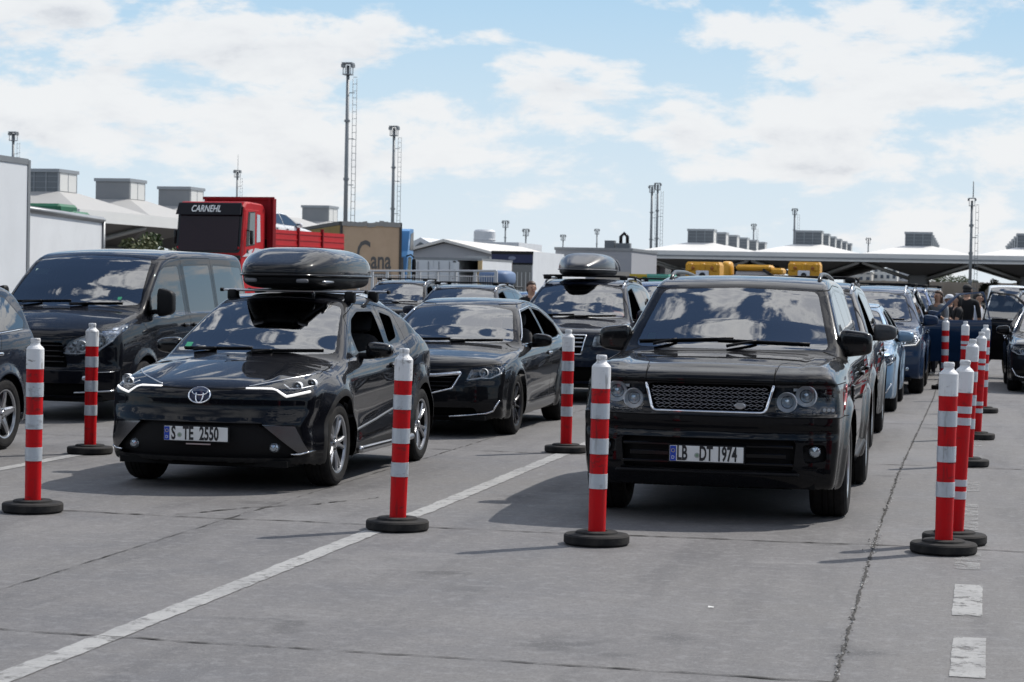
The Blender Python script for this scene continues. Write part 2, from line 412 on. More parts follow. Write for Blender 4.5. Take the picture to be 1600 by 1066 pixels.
def strip(name, pts, w, m, z, jit=.0, kind='structure', step=.25, wj=.0):
    """a ragged ribbon lying on the ground along pts"""
    P = np.array(pts, float); seg = np.hypot(*np.diff(P, axis=0).T); cum = np.concatenate([[0], np.cumsum(seg)])
    tt = np.linspace(0, cum[-1], max(2, int(cum[-1]/step)+1))
    X = np.interp(tt, cum, P[:, 0]); Y = np.interp(tt, cum, P[:, 1])
    dx, dy = np.gradient(X), np.gradient(Y); ln = np.hypot(dx, dy); nx, ny = -dy/ln, dx/ln
    off = rng_.normal(0, 1, len(tt))*jit; off = np.convolve(off, [.25, .5, .25], 'same')
    hw = w/2*(1+np.clip(rng_.normal(0, 1, len(tt)), -1.6, 2.2)*wj)
    e1 = rng_.normal(0, 1, len(tt))*jit*.6; e2 = rng_.normal(0, 1, len(tt))*jit*.6
    A = np.stack([X+nx*(off+hw+e1), Y+ny*(off+hw+e1), 0*X+z], 1); B = np.stack([X+nx*(off-hw+e2), Y+ny*(off-hw+e2), 0*X+z], 1)
    n = len(tt); V = np.concatenate([A, B]); F = [(n+i, n+i+1, i+1, i) for i in range(n-1)]
    o = mesh_obj(name, V, F, m); o['kind'] = kind; return o
strip('lane_line', [(-3.86, 4), (-3.82, 10.5), (-3.80, 16), (-3.83, 22.5), (-3.83, 60)], .135, M_LINEW, .004, .005, step=.06)
strip('lane_line', [(-8.0, 10), (-8.0, 60)], .135, M_LINEW, .004, .004, step=.15)
strip('lane_line', [(3.6, 20), (3.6, 70)], .135, M_LINE, .004, .004, step=.3)
for y0, y1 in [(9.45, 10.55), (11.25, 12.45), (13.15, 14.0), (15.3, 17.2), (18.3, 19.3), (21.4, 22.3), (23.6, 25.2), (27, 28.6), (31, 32.5), (35, 37), (40, 42)]:
    xo = .055+max(0, y0-15)*.011
    strip('lane_dash', [(xo, y0), (xo+.012, y1)], .155, M_DASH1 if y0 < 12 else M_DASH2, .004, .002, step=.09)
strip('expansion_joint', [(-.49, 3), (-.50, 9.2), (-.54, 14.1), (-.545, 19.9), (-.51, 24.4), (-.43, 34.2), (-.40, 90)], .013, M_JOINT, .004, .0045, step=.05, wj=.5)
for Yj, w in [(9.25, .007), (14.13, .018), (20.75, .016), (27.2, .015), (33.6, .015), (40, .015), (47, .015)]:
    xs = np.arange(-26, 12.1, .5); pts = [(x, Yj+.05*math.sin(x*.8+Yj)+rng_.normal(0, .012)) for x in xs]
    if Yj == 9.25: pts = [(x, 9.28-.035*(x+4)) for x in xs]
    strip('expansion_joint', pts, w, M_JOINT, .0045, .010, step=.07, wj=.5)
strip('expansion_joint', [(-4.9, 3), (-4.95, 14.1), (-4.9, 40)], .006, M_JOINT, .0046, .006, step=.1, wj=.6)
# a branching crack ahead of the crossover
strip('ground_crack', [(-5.35, 14.2), (-5.1, 14.75), (-4.7, 15.2), (-4.35, 15.9)], .012, M_JOINT, .0047, .02, step=.06, wj=.6)
# grit lying in the open joint
def grit():
    b = MB()
    for _ in range(300):
        y = 6+rng_.beta(1.4, 2.2)*22; x = np.interp(y, [3, 9.2, 14.1, 19.9, 24.4, 34], [-.49, -.50, -.54, -.545, -.51, -.43])+rng_.normal(0, .011)
        if rng_.rand() < .18: y = 14.1+rng_.normal(0, .28); x = -.54+rng_.normal(0, .03)
        r = .004+.007*rng_.rand()**2
        V = np.array([(0, 0, 1), (1, 0, .3), (0, 1, .2), (-1, 0, .3), (0, -1, .25)])*r*(.7+.6*rng_.rand(5, 1))
        b.add(V+(x, y, .004), [(0, 1, 2), (0, 2, 3), (0, 3, 4), (0, 4, 1)], int(rng_.rand() < .35))
    o = b.build('gravel', [mat('grit', (.10, .097, .09), .9), mat('grit_pale', (.40, .39, .37), .9)]); tag(o, 'loose grit lying along the open joint beside the black off-roader', 'gravel', kind='stuff')
grit()
def litter():
    pl = mat('pale_litter', (.6, .6, .58), .8)
    for (x, y, s, lab) in [(-6.62, 14.75, .05, 'crumpled pale paper scrap on the concrete behind the far left bollard'), (-1.25, 11.1, .02, 'tiny white scrap on the bare concrete in front of the black off-roader')]:
        V = [(x+s*(i-1.5)*.5+rng_.normal(0, s*.1), y+s*.5*(j-1), .004+abs(rng_.normal(0, s*.16))) for j in range(3) for i in range(4)]
        F = [(j*4+i, j*4+i+1, j*4+i+5, j*4+i+4) for j in range(2) for i in range(3)]
        tag(mesh_obj('paper_scrap', V, F, pl), lab, 'litter')
litter()

# ---------------------------------------------------------------- lane bollards
M_BW = mat('bollard_white', (.70, .71, .72), .42, noise=(7, .35, (.50, .50, .49)))
M_BR = mat('bollard_red', (.52, .0025, .006), .5, spec=.22, noise=(5, .35, (.38, .006, .010)))
def scuff(m, dark, amt=.75):
    t = NT(m.node_tree); b = t.n['Principled BSDF']; src = b.inputs['Base Color'].links[0].from_socket; g = t.new('ShaderNodeNewGeometry').outputs['Position']
    n = t.noise(t.v('MULTIPLY', g, (9, 9, 22)), 1.0, 6, .7); n2 = t.noise(t.v('MULTIPLY', g, (30, 30, 4)), 1.0, 4, .6); n3 = t.noise(g, 1.3, 2)
    f = t.m('MULTIPLY', t.m('MAXIMUM', t.rng(n, .55, .66), t.m('MULTIPLY', t.rng(n2, .54, .68), .8)), t.m('MULTIPLY', t.rng(n3, .3, .65), amt))
    t.l.new(t.mix(f, src, dark), b.inputs['Base Color'])
scuff(M_BW, (.16, .15, .14), .85); scuff(M_BR, (.09, .018, .018), .8); 
M_BS = mat('reflective_band', (.52, .56, .60), .30, .25, noise=(40, .3, (.42, .46, .50)))
scuff(M_BS, (.20, .20, .21), .7)
M_BASE = mat('bollard_rubber', (.010, .010, .011), .8, spec=.25, noise=(9, .6, (.045, .042, .038)), bump=(60, .2))
def bollard_meshes(kind):
    # bands: (z0, z1, name)
    if kind == 'wide': bands = [(.07, .36, 'red'), (.36, .457, 'band'), (.457, .583, 'red'), (.583, .685, 'band'), (.685, .81, 'red'), (.81, .91, 'band'), (.91, 1.013, 'red')]
    else: bands = [(.07, .30, 'red'), (.30, .352, 'band'), (.352, .385, 'red'), (.385, .43, 'band'), (.43, .79, 'red'), (.79, .84, 'band'), (.84, .868, 'red'), (.868, .915, 'band'), (.915, 1.025, 'red')]
    rad = lambda z: .0575+.0035*z
    out = {}
    b = MB(); b.lathe([(.02, 1.0), (rad(1), 1.005), (rad(1.1)+.0005, 1.09), (rad(1.1), 1.145), (.052, 1.158), (.036, 1.172), (.032, 1.182), (.032, 1.190), (.035, 1.195), (.035, 1.212), (.031, 1.220), (.001, 1.221)], 32)
    out['head'] = b.mesh('head', [M_BW]); out['head'].set_sharp_from_angle(angle=R_(32))
    b = MB(); b.lathe([(rad(.06)-.002, .06), (rad(.9)-.002, .9), (rad(1.015)-.001, 1.015)], 32, 0); out['post'] = b.mesh('post', [M_BR])
    out['bands'] = []
    for (a, c, k) in bands:
        if k == 'band':
            b = MB(); b.lathe([(rad(a)-.003, a), (rad(a)+.0012, a+.001), (rad(c)+.0012, c-.001), (rad(c)-.003, c)], 32, 0)
            me = b.mesh('reflective_band', [M_BS]); me.set_sharp_from_angle(angle=R_(32)); out['bands'].append(me)
    b = MB(); b.lathe([(.001, .006), (.204, .006), (.212, .016), (.212, .058), (.203, .068), (.150, .071), (.138, .073), (.134, .084), (.125, .088), (.07, .089), (.05, .07)], 40); out['base'] = b.mesh('base', [M_BASE]); out['base'].set_sharp_from_angle(angle=R_(35))
    b = MB(); b.lathe([(.001, 0), (.013, 0), (.013, .004), (.009, .008), (.001, .008)], 12, axis=1, c=(0, 0, 0)); out['plug'] = b.mesh('plug', [M_BR])
    return out
BOL = {k: bollard_meshes(k) for k in ('wide', 'pair')}
def bollard(x, y, kind, label, lean=(0, 0), rz=0.0, plug=None):
    t = thing('bollard', label, 'bollard', (x, y, 0), rz, 'red and white lane bollards')
    me = BOL[kind]
    o = bpy.data.objects.new('base', me['base']); link(o, t); o.rotation_euler = (lean[1]*.12, lean[0]*.12, 0)
    p = bpy.data.objects.new('post', me['post']); link(p, t); p.rotation_euler = (lean[1], lean[0], 0)
    link(bpy.data.objects.new('head', me['head']), p)
    for q in me['bands']: link(bpy.data.objects.new('reflective_band', q), p)
    if plug is not None:
        q = bpy.data.objects.new('plug', me['plug']); link(q, p); q.rotation_euler = (0, 0, plug); q.location = (.060*math.sin(plug), -.060*math.cos(plug), .945)
    return t
for (x, y, kd, lab, ln, pl) in [
    (-6.357, 13.995, 'wide', 'red and white bollard nearest the left edge, in front of the silver five-spoke wheel', (.004, 0), None),
    (-7.957, 18.764, 'wide', 'red and white bollard standing in front of the headlight of the dark van', (.006, 0), -.1),
    (-3.683, 13.888, 'wide', 'red and white bollard on the white line beside the black crossover with roof box', (.022, 0), .75),
    (-2.277, 13.587, 'wide', 'red and white bollard standing at the corner of the black off-roader with mesh grille', (.008, 0), .6),
    (-3.832, 20.912, 'wide', 'red and white bollard on the white line between the dark sedan and the black off-roader', (.004, 0), None),
    (-.090, 13.944, 'wide', 'nearest bollard of the right-hand row, with three broad silver bands', (.006, 0), .1),
    (-.024, 14.485, 'pair', 'bollard with narrow paired silver bands close behind the nearest right-hand one, leaning right', (.035, 0), None),
    (.063, 21.0, 'wide', 'broad-banded bollard third in the right-hand row, tilted to the right', (.025, 0), None),
    (.17, 24.9, 'pair', 'bollard with narrow paired bands fourth in the right-hand row', (.03, 0), None),
    (.29, 30.4, 'wide', 'distant bollard in front of the open dark car door, right of its neighbour', (.012, 0), None),
    (.02, 33.6, 'pair', 'distant bollard half hidden behind others in front of the open dark car door', (.01, 0), None),
    (-.30, 37.3, 'wide', 'farthest bollard of the right-hand row, at the edge of the open blue door', (.004, 0), None)]:
    bollard(x, y, kd, lab, ln, 0.0, pl)
# ---------------------------------------------------------------- car shells
def pchip(pts):
    xs = np.array([p[0] for p in pts], float); ys = np.array([p[1] for p in pts], float)
    h = np.diff(xs); d = np.diff(ys)/h; m = np.zeros(len(xs))
    if len(xs) > 2:
        for i in range(1, len(xs)-1):
            if d[i-1]*d[i] > 0:
                w1 = 2*h[i]+h[i-1]; w2 = h[i]+2*h[i-1]
                m[i] = (w1+w2)/(w1/d[i-1]+w2/d[i])
    m[0] = d[0]; m[-1] = d[-1]
    def fn(x):
        x = np.asarray(x, float); xc = np.clip(x, xs[0], xs[-1])
        i = np.clip(np.searchsorted(xs, xc)-1, 0, len(h)-1)
        t = (xc-xs[i])/h[i]; t2 = t*t; t3 = t2*t
        return (2*t3-3*t2+1)*ys[i]+(t3-2*t2+t)*h[i]*m[i]+(3*t2-2*t3)*ys[i+1]+(t3-t2)*h[i]*m[i+1]
    return fn

def sst(x):
    x = np.clip(x, 0, 1); return x*x*(3-2*x)

def smax(a, b, k):
    h = np.maximum(k-np.abs(a-b), 0)/k
    return np.maximum(a, b)+h*h*k*0.25

class Shell:
    """a closed body surface: top, side, front and rear profiles blended together"""
    def __init__(s, p):
        s.p = p; s.L = p['L']; s.W = p['W']/2
        s.top = pchip(p['top']); s.belt = pchip(p['belt']); s.plan = pchip(p['plan']); s.sec = pchip(p['sec'])
        s.front = pchip(p['front']); s.rear = pchip(p['rear']); s.bot = pchip(p['bot'])
        s.crown = pchip(p['crown']); s.krad = pchip(p['krad']); s.tum = pchip(p.get('tum', [(0, .35), (9, .35)]))
        s.ex_side = p.get('ex_side'); s.ex_top = p.get('ex_top'); s.ex_front = p.get('ex_front')
    def f(s, x, y, z):
        p = s.p; x = np.abs(x); u = x/s.W
        m = sst((y-p['mid'][0])/(p['mid'][1]-p['mid'][0]))
        ye = y-p['wrapf']*x*x*(1-m)+p['wrapr']*x*x*m
        zt = s.top(ye); sl = (s.top(ye+.01)-s.top(ye-.01))/.02
        zt = zt-s.crown(y)*x*x
        if s.ex_top: zt = zt+s.ex_top(x, y)
        ft = (z-zt)/np.sqrt(1+sl*sl)
        be = s.belt(y); up = np.maximum(z-be, 0)
        xs = s.plan(y)+s.sec(np.minimum(z/be, 1.0))-s.tum(y)*up-p['tq']*up*up-p['ledge']*sst(up/.035)
        for yw in p['wheels']:
            r = np.hypot(y-yw, z-p['wr'])
            xs = xs+p['flare']*sst((p['Ra']+p['fw']-r)/p['fw'])*sst((be-.02-z)/.12)
        if s.ex_side: xs = xs+s.ex_side(y, z, be)
        fs = x-xs
        g = smax(ft, fs, s.krad(y))
        yf = s.front(z)+p['ff'][0]*u**p['ff'][1]
        if s.ex_front: yf = yf+s.ex_front(x, z)
        g = smax(g, (yf-y)*.9, p['kf'])
        yr = s.L-s.rear(z)-p['fr'][0]*u**p['fr'][1]
        g = smax(g, (y-yr)*.9, p['kr'])
        return smax(g, s.bot(y)-z, .05)
    def grad(s, P, e=.004):
        x, y, z = P.T
        g = np.stack([s.f(x+e, y, z)-s.f(x-e, y, z), s.f(x, y+e, z)-s.f(x, y-e, z), s.f(x, y, z+e)-s.f(x, y, z-e)], 1)/(2*e)
        return g
    def front_y(s, X, Z, y0=-.1, y1=2.6):
        """first point of the surface seen from the front at (x, z)"""
        X = np.atleast_1d(np.asarray(X, float)); Z = np.atleast_1d(np.asarray(Z, float))
        ys = np.linspace(y0, y1, 140); res = np.full(X.shape, y1)
        F = s.f(X[:, None], ys[None, :], Z[:, None])
        neg = F < 0; i = np.argmax(neg, 1); ok = neg.any(1) & (i > 0)
        j = np.arange(len(X)); i = np.where(ok, i, 1)
        a = F[j, i-1]; b = F[j, i]
        yy = ys[i-1]+(ys[i]-ys[i-1])*np.clip(a/(a-b+1e-9), 0, 1)
        return np.where(ok, yy, y1)
    def side_x(s, Y, Z):
        Y = np.atleast_1d(np.asarray(Y, float)); Z = np.atleast_1d(np.asarray(Z, float))
        xs = np.linspace(s.W+.15, .2, 120)
        F = s.f(xs[None, :]+0*Y[:, None], Y[:, None]+0*xs[None, :], Z[:, None]+0*xs[None, :])
        neg = F < 0; i = np.argmax(neg, 1); ok = neg.any(1) & (i > 0)
        j = np.arange(len(Y)); i = np.where(ok, i, 1)
        a = F[j, i-1]; b = F[j, i]
        return np.where(ok, xs[i-1]+(xs[i]-xs[i-1])*np.clip(a/(a-b+1e-9), 0, 1), .2)
    def top_z(s, X, Y):
        X = np.atleast_1d(np.asarray(X, float)); Y = np.atleast_1d(np.asarray(Y, float))
        zs = np.linspace(2.3, .5, 160)
        F = s.f(X[:, None]+0*zs[None, :], Y[:, None]+0*zs[None, :], zs[None, :]+0*X[:, None])
        neg = F < 0; i = np.argmax(neg, 1); ok = neg.any(1) & (i > 0)
        j = np.arange(len(X)); i = np.where(ok, i, 1)
        a = F[j, i-1]; b = F[j, i]
        return np.where(ok, zs[i-1]+(zs[i]-zs[i-1])*np.clip(a/(a-b+1e-9), 0, 1), .5)
    def mesh(s, h):
        W = s.W+.16
        nx = int(W/h)+2; xs = (np.arange(-nx, nx+1))*h
        ys = np.arange(-.12, s.L+.12+h, h); zs = np.arange(.05, s.p['H']+.14, h)
        half = s.f(xs[nx:, None, None]+0*ys[None, :, None]+0*zs, ys[None, :, None]+0*xs[nx:, None, None]+0*zs, zs[None, None, :]+0*xs[nx:, None, None]+0*ys[None, :, None])
        F = np.concatenate([half[:0:-1], half], 0)
        V, T = surface_nets(F, xs, ys, zs)
        for _ in range(4):
            g = s.grad(V); n2 = (g*g).sum(1); v = s.f(*V.T)
            st = np.clip(v/np.maximum(n2, .05), -h*.5, h*.5)
            V = V-st[:, None]*g
        s.V = V; s.T = T; s.tag = np.zeros(len(T), int); s.names = ['body']; s.dead = []
        # skip underside detail no camera sees: keep closed
    def tid(s, name):
        if name not in s.names: s.names.append(name)
        return s.names.index(name)
    def carve(s, ax, poly, name, side=0, only=None, nmin=.15, rng=None):
        """cut the outline poly (in the two axes ax) into the surface and give what lies inside to part `name`"""
        a, b = ax; c = 3-a-b; poly = np.asarray(poly, float)
        lo = poly.min(0)-1e-3; hi = poly.max(0)+1e-3
        A = s.V[:, a]; B = s.V[:, b]; C = s.V[:, c]
        t0, t1, t2 = s.T.T
        sel = ((np.maximum(np.maximum(A[t0], A[t1]), A[t2]) > lo[0]) & (np.minimum(np.minimum(A[t0], A[t1]), A[t2]) < hi[0])
               & (np.maximum(np.maximum(B[t0], B[t1]), B[t2]) > lo[1]) & (np.minimum(np.minimum(B[t0], B[t1]), B[t2]) < hi[1]))
        if rng is not None: cc = (C[t0]+C[t1]+C[t2])/3; sel &= (cc > rng[0]) & (cc < rng[1])
        if only is not None: sel &= np.isin(s.tag, [s.names.index(o) for o in only if o in s.names])
        ids = np.nonzero(sel)[0]
        if not len(ids): return 0
        tv = s.V[s.T[ids]]; nn = np.cross(tv[:, 1]-tv[:, 0], tv[:, 2]-tv[:, 0])
        nn = nn/np.maximum(np.linalg.norm(nn, axis=1), 1e-12)[:, None]
        if c == 0: ok = ((tv[:, :, 0].mean(1)*side > .1) & (nn[:, 0]*side > nmin)) if side else (np.abs(nn[:, 0]) > nmin)
        elif c == 1: ok = (nn[:, 1] < -nmin) if side <= 0 else (nn[:, 1] > nmin)
        else: ok = nn[:, 2] > nmin
        ids = ids[ok]
        if not len(ids): return 0
        T = s.T[ids]; tg = s.tag[ids]; extra = []; V = s.V; nV = len(V); VN = V
        n = len(poly)
        for k in range(n):
            p = poly[k]; q = poly[(k+1) % n]; d = q-p; ln = np.hypot(*d)
            if ln < 1e-6: continue
            d = d/ln; nr = np.array([-d[1], d[0]])
            us, inv = np.unique(T, return_inverse=True); P = VN[us][:, [a, b]]-p
            sdu = P@nr; alu = P@d; sdu = np.where(np.abs(sdu) < 2e-4, 0, sdu)
            inv = inv.reshape(-1, 3); ts = sdu[inv]; ta = alu[inv]
            cut = (ts.min(1) < 0) & (ts.max(1) > 0) & (ta.max(1) > -1e-4) & (ta.min(1) < ln+1e-4)
            idx = np.nonzero(cut)[0]
            if not len(idx): continue
            nv = []; ec = {}; nt = []; ntag = []; base = len(VN)
            for ti in idx:
                tri = T[ti]; sv = ts[ti]; pos = []; neg = []
                for e in range(3):
                    f_ = (e+1) % 3; i, j = int(tri[e]), int(tri[f_]); si, sj = sv[e], sv[f_]
                    if si >= 0: pos.append(i)
                    if si <= 0: neg.append(i)
                    if si*sj < 0:
                        key = (i, j) if i < j else (j, i)
                        if key not in ec:
                            if i < j: u, w, su, sw = i, j, si, sj
                            else: u, w, su, sw = j, i, sj, si
                            ec[key] = base+len(nv); nv.append(VN[u]+su/(su-sw)*(VN[w]-VN[u]))
                        m = ec[key]; pos.append(m); neg.append(m)
                for pl in (pos, neg):
                    for e in range(1, len(pl)-1):
                        nt.append((pl[0], pl[e], pl[e+1])); ntag.append(tg[ti])
            if nv: VN = np.concatenate([VN, np.array(nv)])
            keep = ~cut
            T = np.concatenate([T[keep], np.array(nt)]); tg = np.concatenate([tg[keep], np.array(ntag, int)])
        ce = VN[T].mean(1); ins = pip(ce[:, [a, b]], poly)
        tg = np.where(ins, s.tid(name), tg)
        rest = np.ones(len(s.T), bool); rest[ids] = False
        s.V = VN; s.T = np.concatenate([s.T[rest], T]); s.tag = np.concatenate([s.tag[rest], tg])
        return int(ins.sum())
    def normals(s):
        g = s.grad(s.V); return g/np.maximum(np.linalg.norm(g, axis=1), 1e-9)[:, None]

def pip(P, poly):
    x, y = P[:, 0], P[:, 1]; ins = np.zeros(len(P), bool); n = len(poly)
    for i in range(n):
        x1, y1 = poly[i]; x2, y2 = poly[(i+1) % n]
        if y1 == y2: continue
        c = ((y1 > y) != (y2 > y)) & (x < (x2-x1)*(y-y1)/(y2-y1)+x1)
        ins ^= c
    return ins

def surface_nets(F, xs, ys, zs):
    S = F < 0
    nx, ny, nz = F.shape
    cnt = np.zeros((nx-1, ny-1, nz-1)); acc = np.zeros((nx-1, ny-1, nz-1, 3))
    off = [(i, j, k) for i in (0, 1) for j in (0, 1) for k in (0, 1)]
    for (i, j, k) in off:
        for ax in range(3):
            o = [i, j, k]
            if o[ax]: continue
            o2 = list(o); o2[ax] = 1
            A = F[i:nx-1+i, j:ny-1+j, k:nz-1+k]; B = F[o2[0]:nx-1+o2[0], o2[1]:ny-1+o2[1], o2[2]:nz-1+o2[2]]
            cr = (A < 0) != (B < 0)
            t = np.where(cr, A/np.where(A-B == 0, 1, A-B), 0)
            for c in range(3):
                v = o[c]+(t if c == ax else 0)
                acc[..., c] += np.where(cr, v, 0)
            cnt += cr
    act = cnt > 0
    idx = np.full(act.shape, -1, int); I, J, K = np.nonzero(act)
    idx[I, J, K] = np.arange(len(I))
    p = acc[I, J, K]/cnt[I, J, K][:, None]
    h = xs[1]-xs[0]
    V = np.stack([xs[I]+p[:, 0]*h, ys[J]+p[:, 1]*h, zs[K]+p[:, 2]*h], 1)
    quads = []
    for ax in range(3):
        o = [0, 0, 0]; o[ax] = 1
        A = S[:nx-o[0], :ny-o[1], :nz-o[2]]; B = S[o[0]:, o[1]:, o[2]:]
        b, c = (ax+1) % 3, (ax+2) % 3
        for inside in (True, False):
            m = (A == inside) & (B == (not inside))
            q = np.stack(np.nonzero(m), 1)
            q = q[(q[:, b] > 0) & (q[:, c] > 0) & (q[:, b] < F.shape[b]-1) & (q[:, c] < F.shape[c]-1)]
            def g(db, dc):
                r = q.copy(); r[:, b] -= db; r[:, c] -= dc; return idx[r[:, 0], r[:, 1], r[:, 2]]
            Q = np.stack([g(0, 0), g(1, 0), g(1, 1), g(0, 1)], 1)
            quads.append(Q if inside else Q[:, ::-1])
    Q = np.concatenate(quads)
    T = np.concatenate([Q[:, [0, 1, 2]], Q[:, [0, 2, 3]]])
    return V, T
# ---------------------------------------------------------------- car parts
def sub_mesh(sh, tags, N=None):
    ids = [sh.names.index(t) for t in tags if t in sh.names]
    sel = np.isin(sh.tag, ids); T = sh.T[sel]; tg = sh.tag[sel]
    used, inv = np.unique(T, return_inverse=True)
    fm = np.zeros(len(T), int)
    for k, i in enumerate(ids): fm[tg == i] = k
    return sh.V[used], inv.reshape(-1, 3), fm, (sh.N[used] if N is None else N[used])
def emit(sh, tags, mats, name, parent):
    """mats: one material per tag"""
    tags2 = [t for t in tags if t in sh.names]; ms = [m for t, m in zip(tags, mats) if t in sh.names]
    V, T, fm, N = sub_mesh(sh, tags2)
    if not len(T): return None
    return mesh_obj(name, V, T, ms, parent, fm, N)
def boundary(T):
    E = {}
    for t in T:
        for a, b in ((t[0], t[1]), (t[1], t[2]), (t[2], t[0])):
            if (b, a) in E: del E[(b, a)]
            else: E[(a, b)] = 1
    return list(E)
def inset_part(sh, tg, depth, mats, name, parent, along=None, skirt=1, shrink=1.0):
    """the region pushed into the body, with walls back to its rim"""
    V, T, fm, N = sub_mesh(sh, [tg])
    if not len(T): return None
    D = -N*depth if along is None else np.tile(np.asarray(along, float)*depth, (len(V), 1))
    c = V.mean(0)
    V2 = c+(V-c)*shrink+D
    B = boundary([tuple(t) for t in T]); n = len(V)
    F = [tuple(t+n) for t in T]; M = [0]*len(F)
    for a, b in B: F.append((a, b, b+n, a+n)); M.append(1 if skirt else 0)
    return mesh_obj(name, np.concatenate([V, V2]), F, mats, parent, M)
def offset_poly(P, d):
    P = np.asarray(P, float); n = len(P); out = []
    ar = .5*sum(P[i][0]*P[(i+1) % n][1]-P[(i+1) % n][0]*P[i][1] for i in range(n)); sg = 1 if ar > 0 else -1
    for i in range(n):
        a = P[i]-P[i-1]; b = P[(i+1) % n]-P[i]; a = a/np.linalg.norm(a); b = b/np.linalg.norm(b)
        na = np.array([a[1], -a[0]])*sg; nb = np.array([b[1], -b[0]])*sg
        out.append(P[i]+d*(na+nb)/max(1+na@nb, .35))
    return np.array(out)
def rounded(P, r=.03, k=3):
    P = np.asarray(P, float); n = len(P); out = []
    for i in range(n):
        a, p, b = P[i-1], P[i], P[(i+1) % n]
        la = np.linalg.norm(a-p); lb = np.linalg.norm(b-p); q = min(r, la*.45, lb*.45)
        s = p+(a-p)/la*q; e = p+(b-p)/lb*q
        for j in range(k+1):
            t = j/k; out.append((1-t)**2*s+2*t*(1-t)*p+t*t*e)
    return np.array(out)
def carve_line(sh, ax, pts, w, name, side=0, only=('body',), nmin=.1, rng=None, closed=False):
    pts = [np.asarray(p, float) for p in pts]
    if closed: pts = pts+[pts[0]]
    for p, q in zip(pts[:-1], pts[1:]):
        d = q-p; l = np.hypot(*d)
        if l < 1e-5: continue
        d = d/l; n = np.array([-d[1], d[0]])*w/2; e = d*w*.4
        sh.carve(ax, [p-n-e, q-n+e, q+n+e, p+n-e], name, side, only, nmin, rng)
def mx(P): return [(-x, z) for (x, z) in P][::-1]
def ftube(sh, b, pts, r, off=0.0, m=0, n=6, closed=False, dense=.05):
    """a tube lying on the front of the body along (x, z) points"""
    P = np.array(pts+[pts[0]] if closed else pts, float); seg = np.hypot(*np.diff(P, axis=0).T); cum = np.concatenate([[0], np.cumsum(seg)])
    t = np.linspace(0, cum[-1], max(3, int(cum[-1]/dense)+1)); 
    t = np.unique(np.concatenate([t, cum])); X = np.interp(t, cum, P[:, 0]); Z = np.interp(t, cum, P[:, 1])
    Y = sh.front_y(X, Z)-off
    Q = np.stack([X, Y, Z], 1)
    b.tube(Q[:-1] if closed else Q, r, n, m, True, closed)
def stube(sh, b, pts, r, sd, off=0.0, m=0, n=6, dense=.08):
    P = np.array(pts, float); seg = np.hypot(*np.diff(P, axis=0).T); cum = np.concatenate([[0], np.cumsum(seg)])
    t = np.unique(np.concatenate([np.linspace(0, cum[-1], max(3, int(cum[-1]/dense)+1)), cum])); Y = np.interp(t, cum, P[:, 0]); Z = np.interp(t, cum, P[:, 1])
    X = (sh.side_x(Y, Z)+off)*sd
    b.tube(np.stack([X, Y, Z], 1), r, n, m)

RIMS = {}
def tyre_mesh(R, w, rr):
    b = MB(); s = w/2
    b.lathe([(rr-.012, -s*.80), (rr+.004, -s*.92), (rr+.02, -s*.97), ((R+rr)/2, -s), (R-.035, -s*.97), (R-.012, -s*.86), (R-.003, -s*.70), (R, -s*.35), (R-.007, -s*.33), (R-.007, -s*.28), (R, -s*.26), (R, -s*.04), (R-.007, -s*.02),
             (R-.007, s*.02), (R, s*.04), (R, s*.26), (R-.007, s*.28), (R-.007, s*.33), (R, s*.35), (R-.003, s*.70), (R-.012, s*.86), (R-.035, s*.97), ((R+rr)/2, s), (rr+.02, s*.97), (rr+.004, s*.92), (rr-.012, s*.80)], 40, 0, axis=0)
    return b.mesh('tyre', [M_RUBBER])
def rim_mesh(rr, w, ns, style, mats):
    """outer face towards +x; mats: spoke, barrel"""
    b = MB(); s = w/2
    b.lathe([(rr-.012, -s*.8), (rr-.03, -s*.6), (rr-.035, s*.3), (rr-.02, s*.70), (rr-.014, s*.86), (rr, s*.90), (rr+.004, s*.84)], 40, 0, axis=0, seg=[1, 1, 1, 0, 0, 0])
    b.lathe([(.001, s*.46), (rr*.9, s*.40)], 24, 1, axis=0)                       # dark backing (brake and barrel)
    b.lathe([(.03, s*.43), (rr*.62, s*.44), (rr*.62, s*.36)], 30, 2, axis=0)       # brake disc
    xo = s*.74
    b.lathe([(.001, xo+.004), (.028, xo+.003), (.034, xo-.004), (.062, xo-.012), (.070, xo-.04)], 24, 0, axis=0)
    def spoke(a0, a1, w0, w1, split=False):
        # from the hub at angle a0 to the rim at angle a1
        N = 6; V = []
        for i in range(N):
            t = i/(N-1); r = .05+(rr-.018-.05)*t; a = a0+(a1-a0)*t; ww = (w0*(1-t)+w1*t)/2
            x = xo-.012+.012*math.sin(t*math.pi)+(.02*t*t if style != 'dish' else .03*t)
            er = np.array([math.cos(a), math.sin(a)]); et = np.array([-er[1], er[0]])
            for (k, dx) in ((-1, -.012), (-.55, 0), (.55, 0), (1, -.012), (1, -.05), (-1, -.05)):
                q = er*r+et*ww*k; V.append((x+dx, q[0], q[1]))
        F = []
        for i in range(N-1):
            for k in range(6): F.append((i*6+k, i*6+(k+1) % 6, (i+1)*6+(k+1) % 6, (i+1)*6+k))
        b.add(V, F, 0)
    for k in range(ns):
        a = 2*math.pi*k/ns+.3
        if style == 'single': spoke(a, a, .075, .055)
        elif style == 'star': spoke(a, a, .10, .060)
        elif style == 'twin': spoke(a-.10, a-.20, .035, .032); spoke(a+.10, a+.20, .035, .032)
        elif style == 'vee': spoke(a, a-.27, .040, .026); spoke(a, a+.27, .040, .026)
        elif style == 'multi': spoke(a, a, .034, .028)
        for q in (.5,):
            aa = a+math.pi/ns; b.lathe([(.001, .002), (.008, .002), (.009, -.01)], 6, 1, axis=0, c=(xo-.004, .045*math.cos(aa), .045*math.sin(aa)))
    return b.mesh('rim', mats)
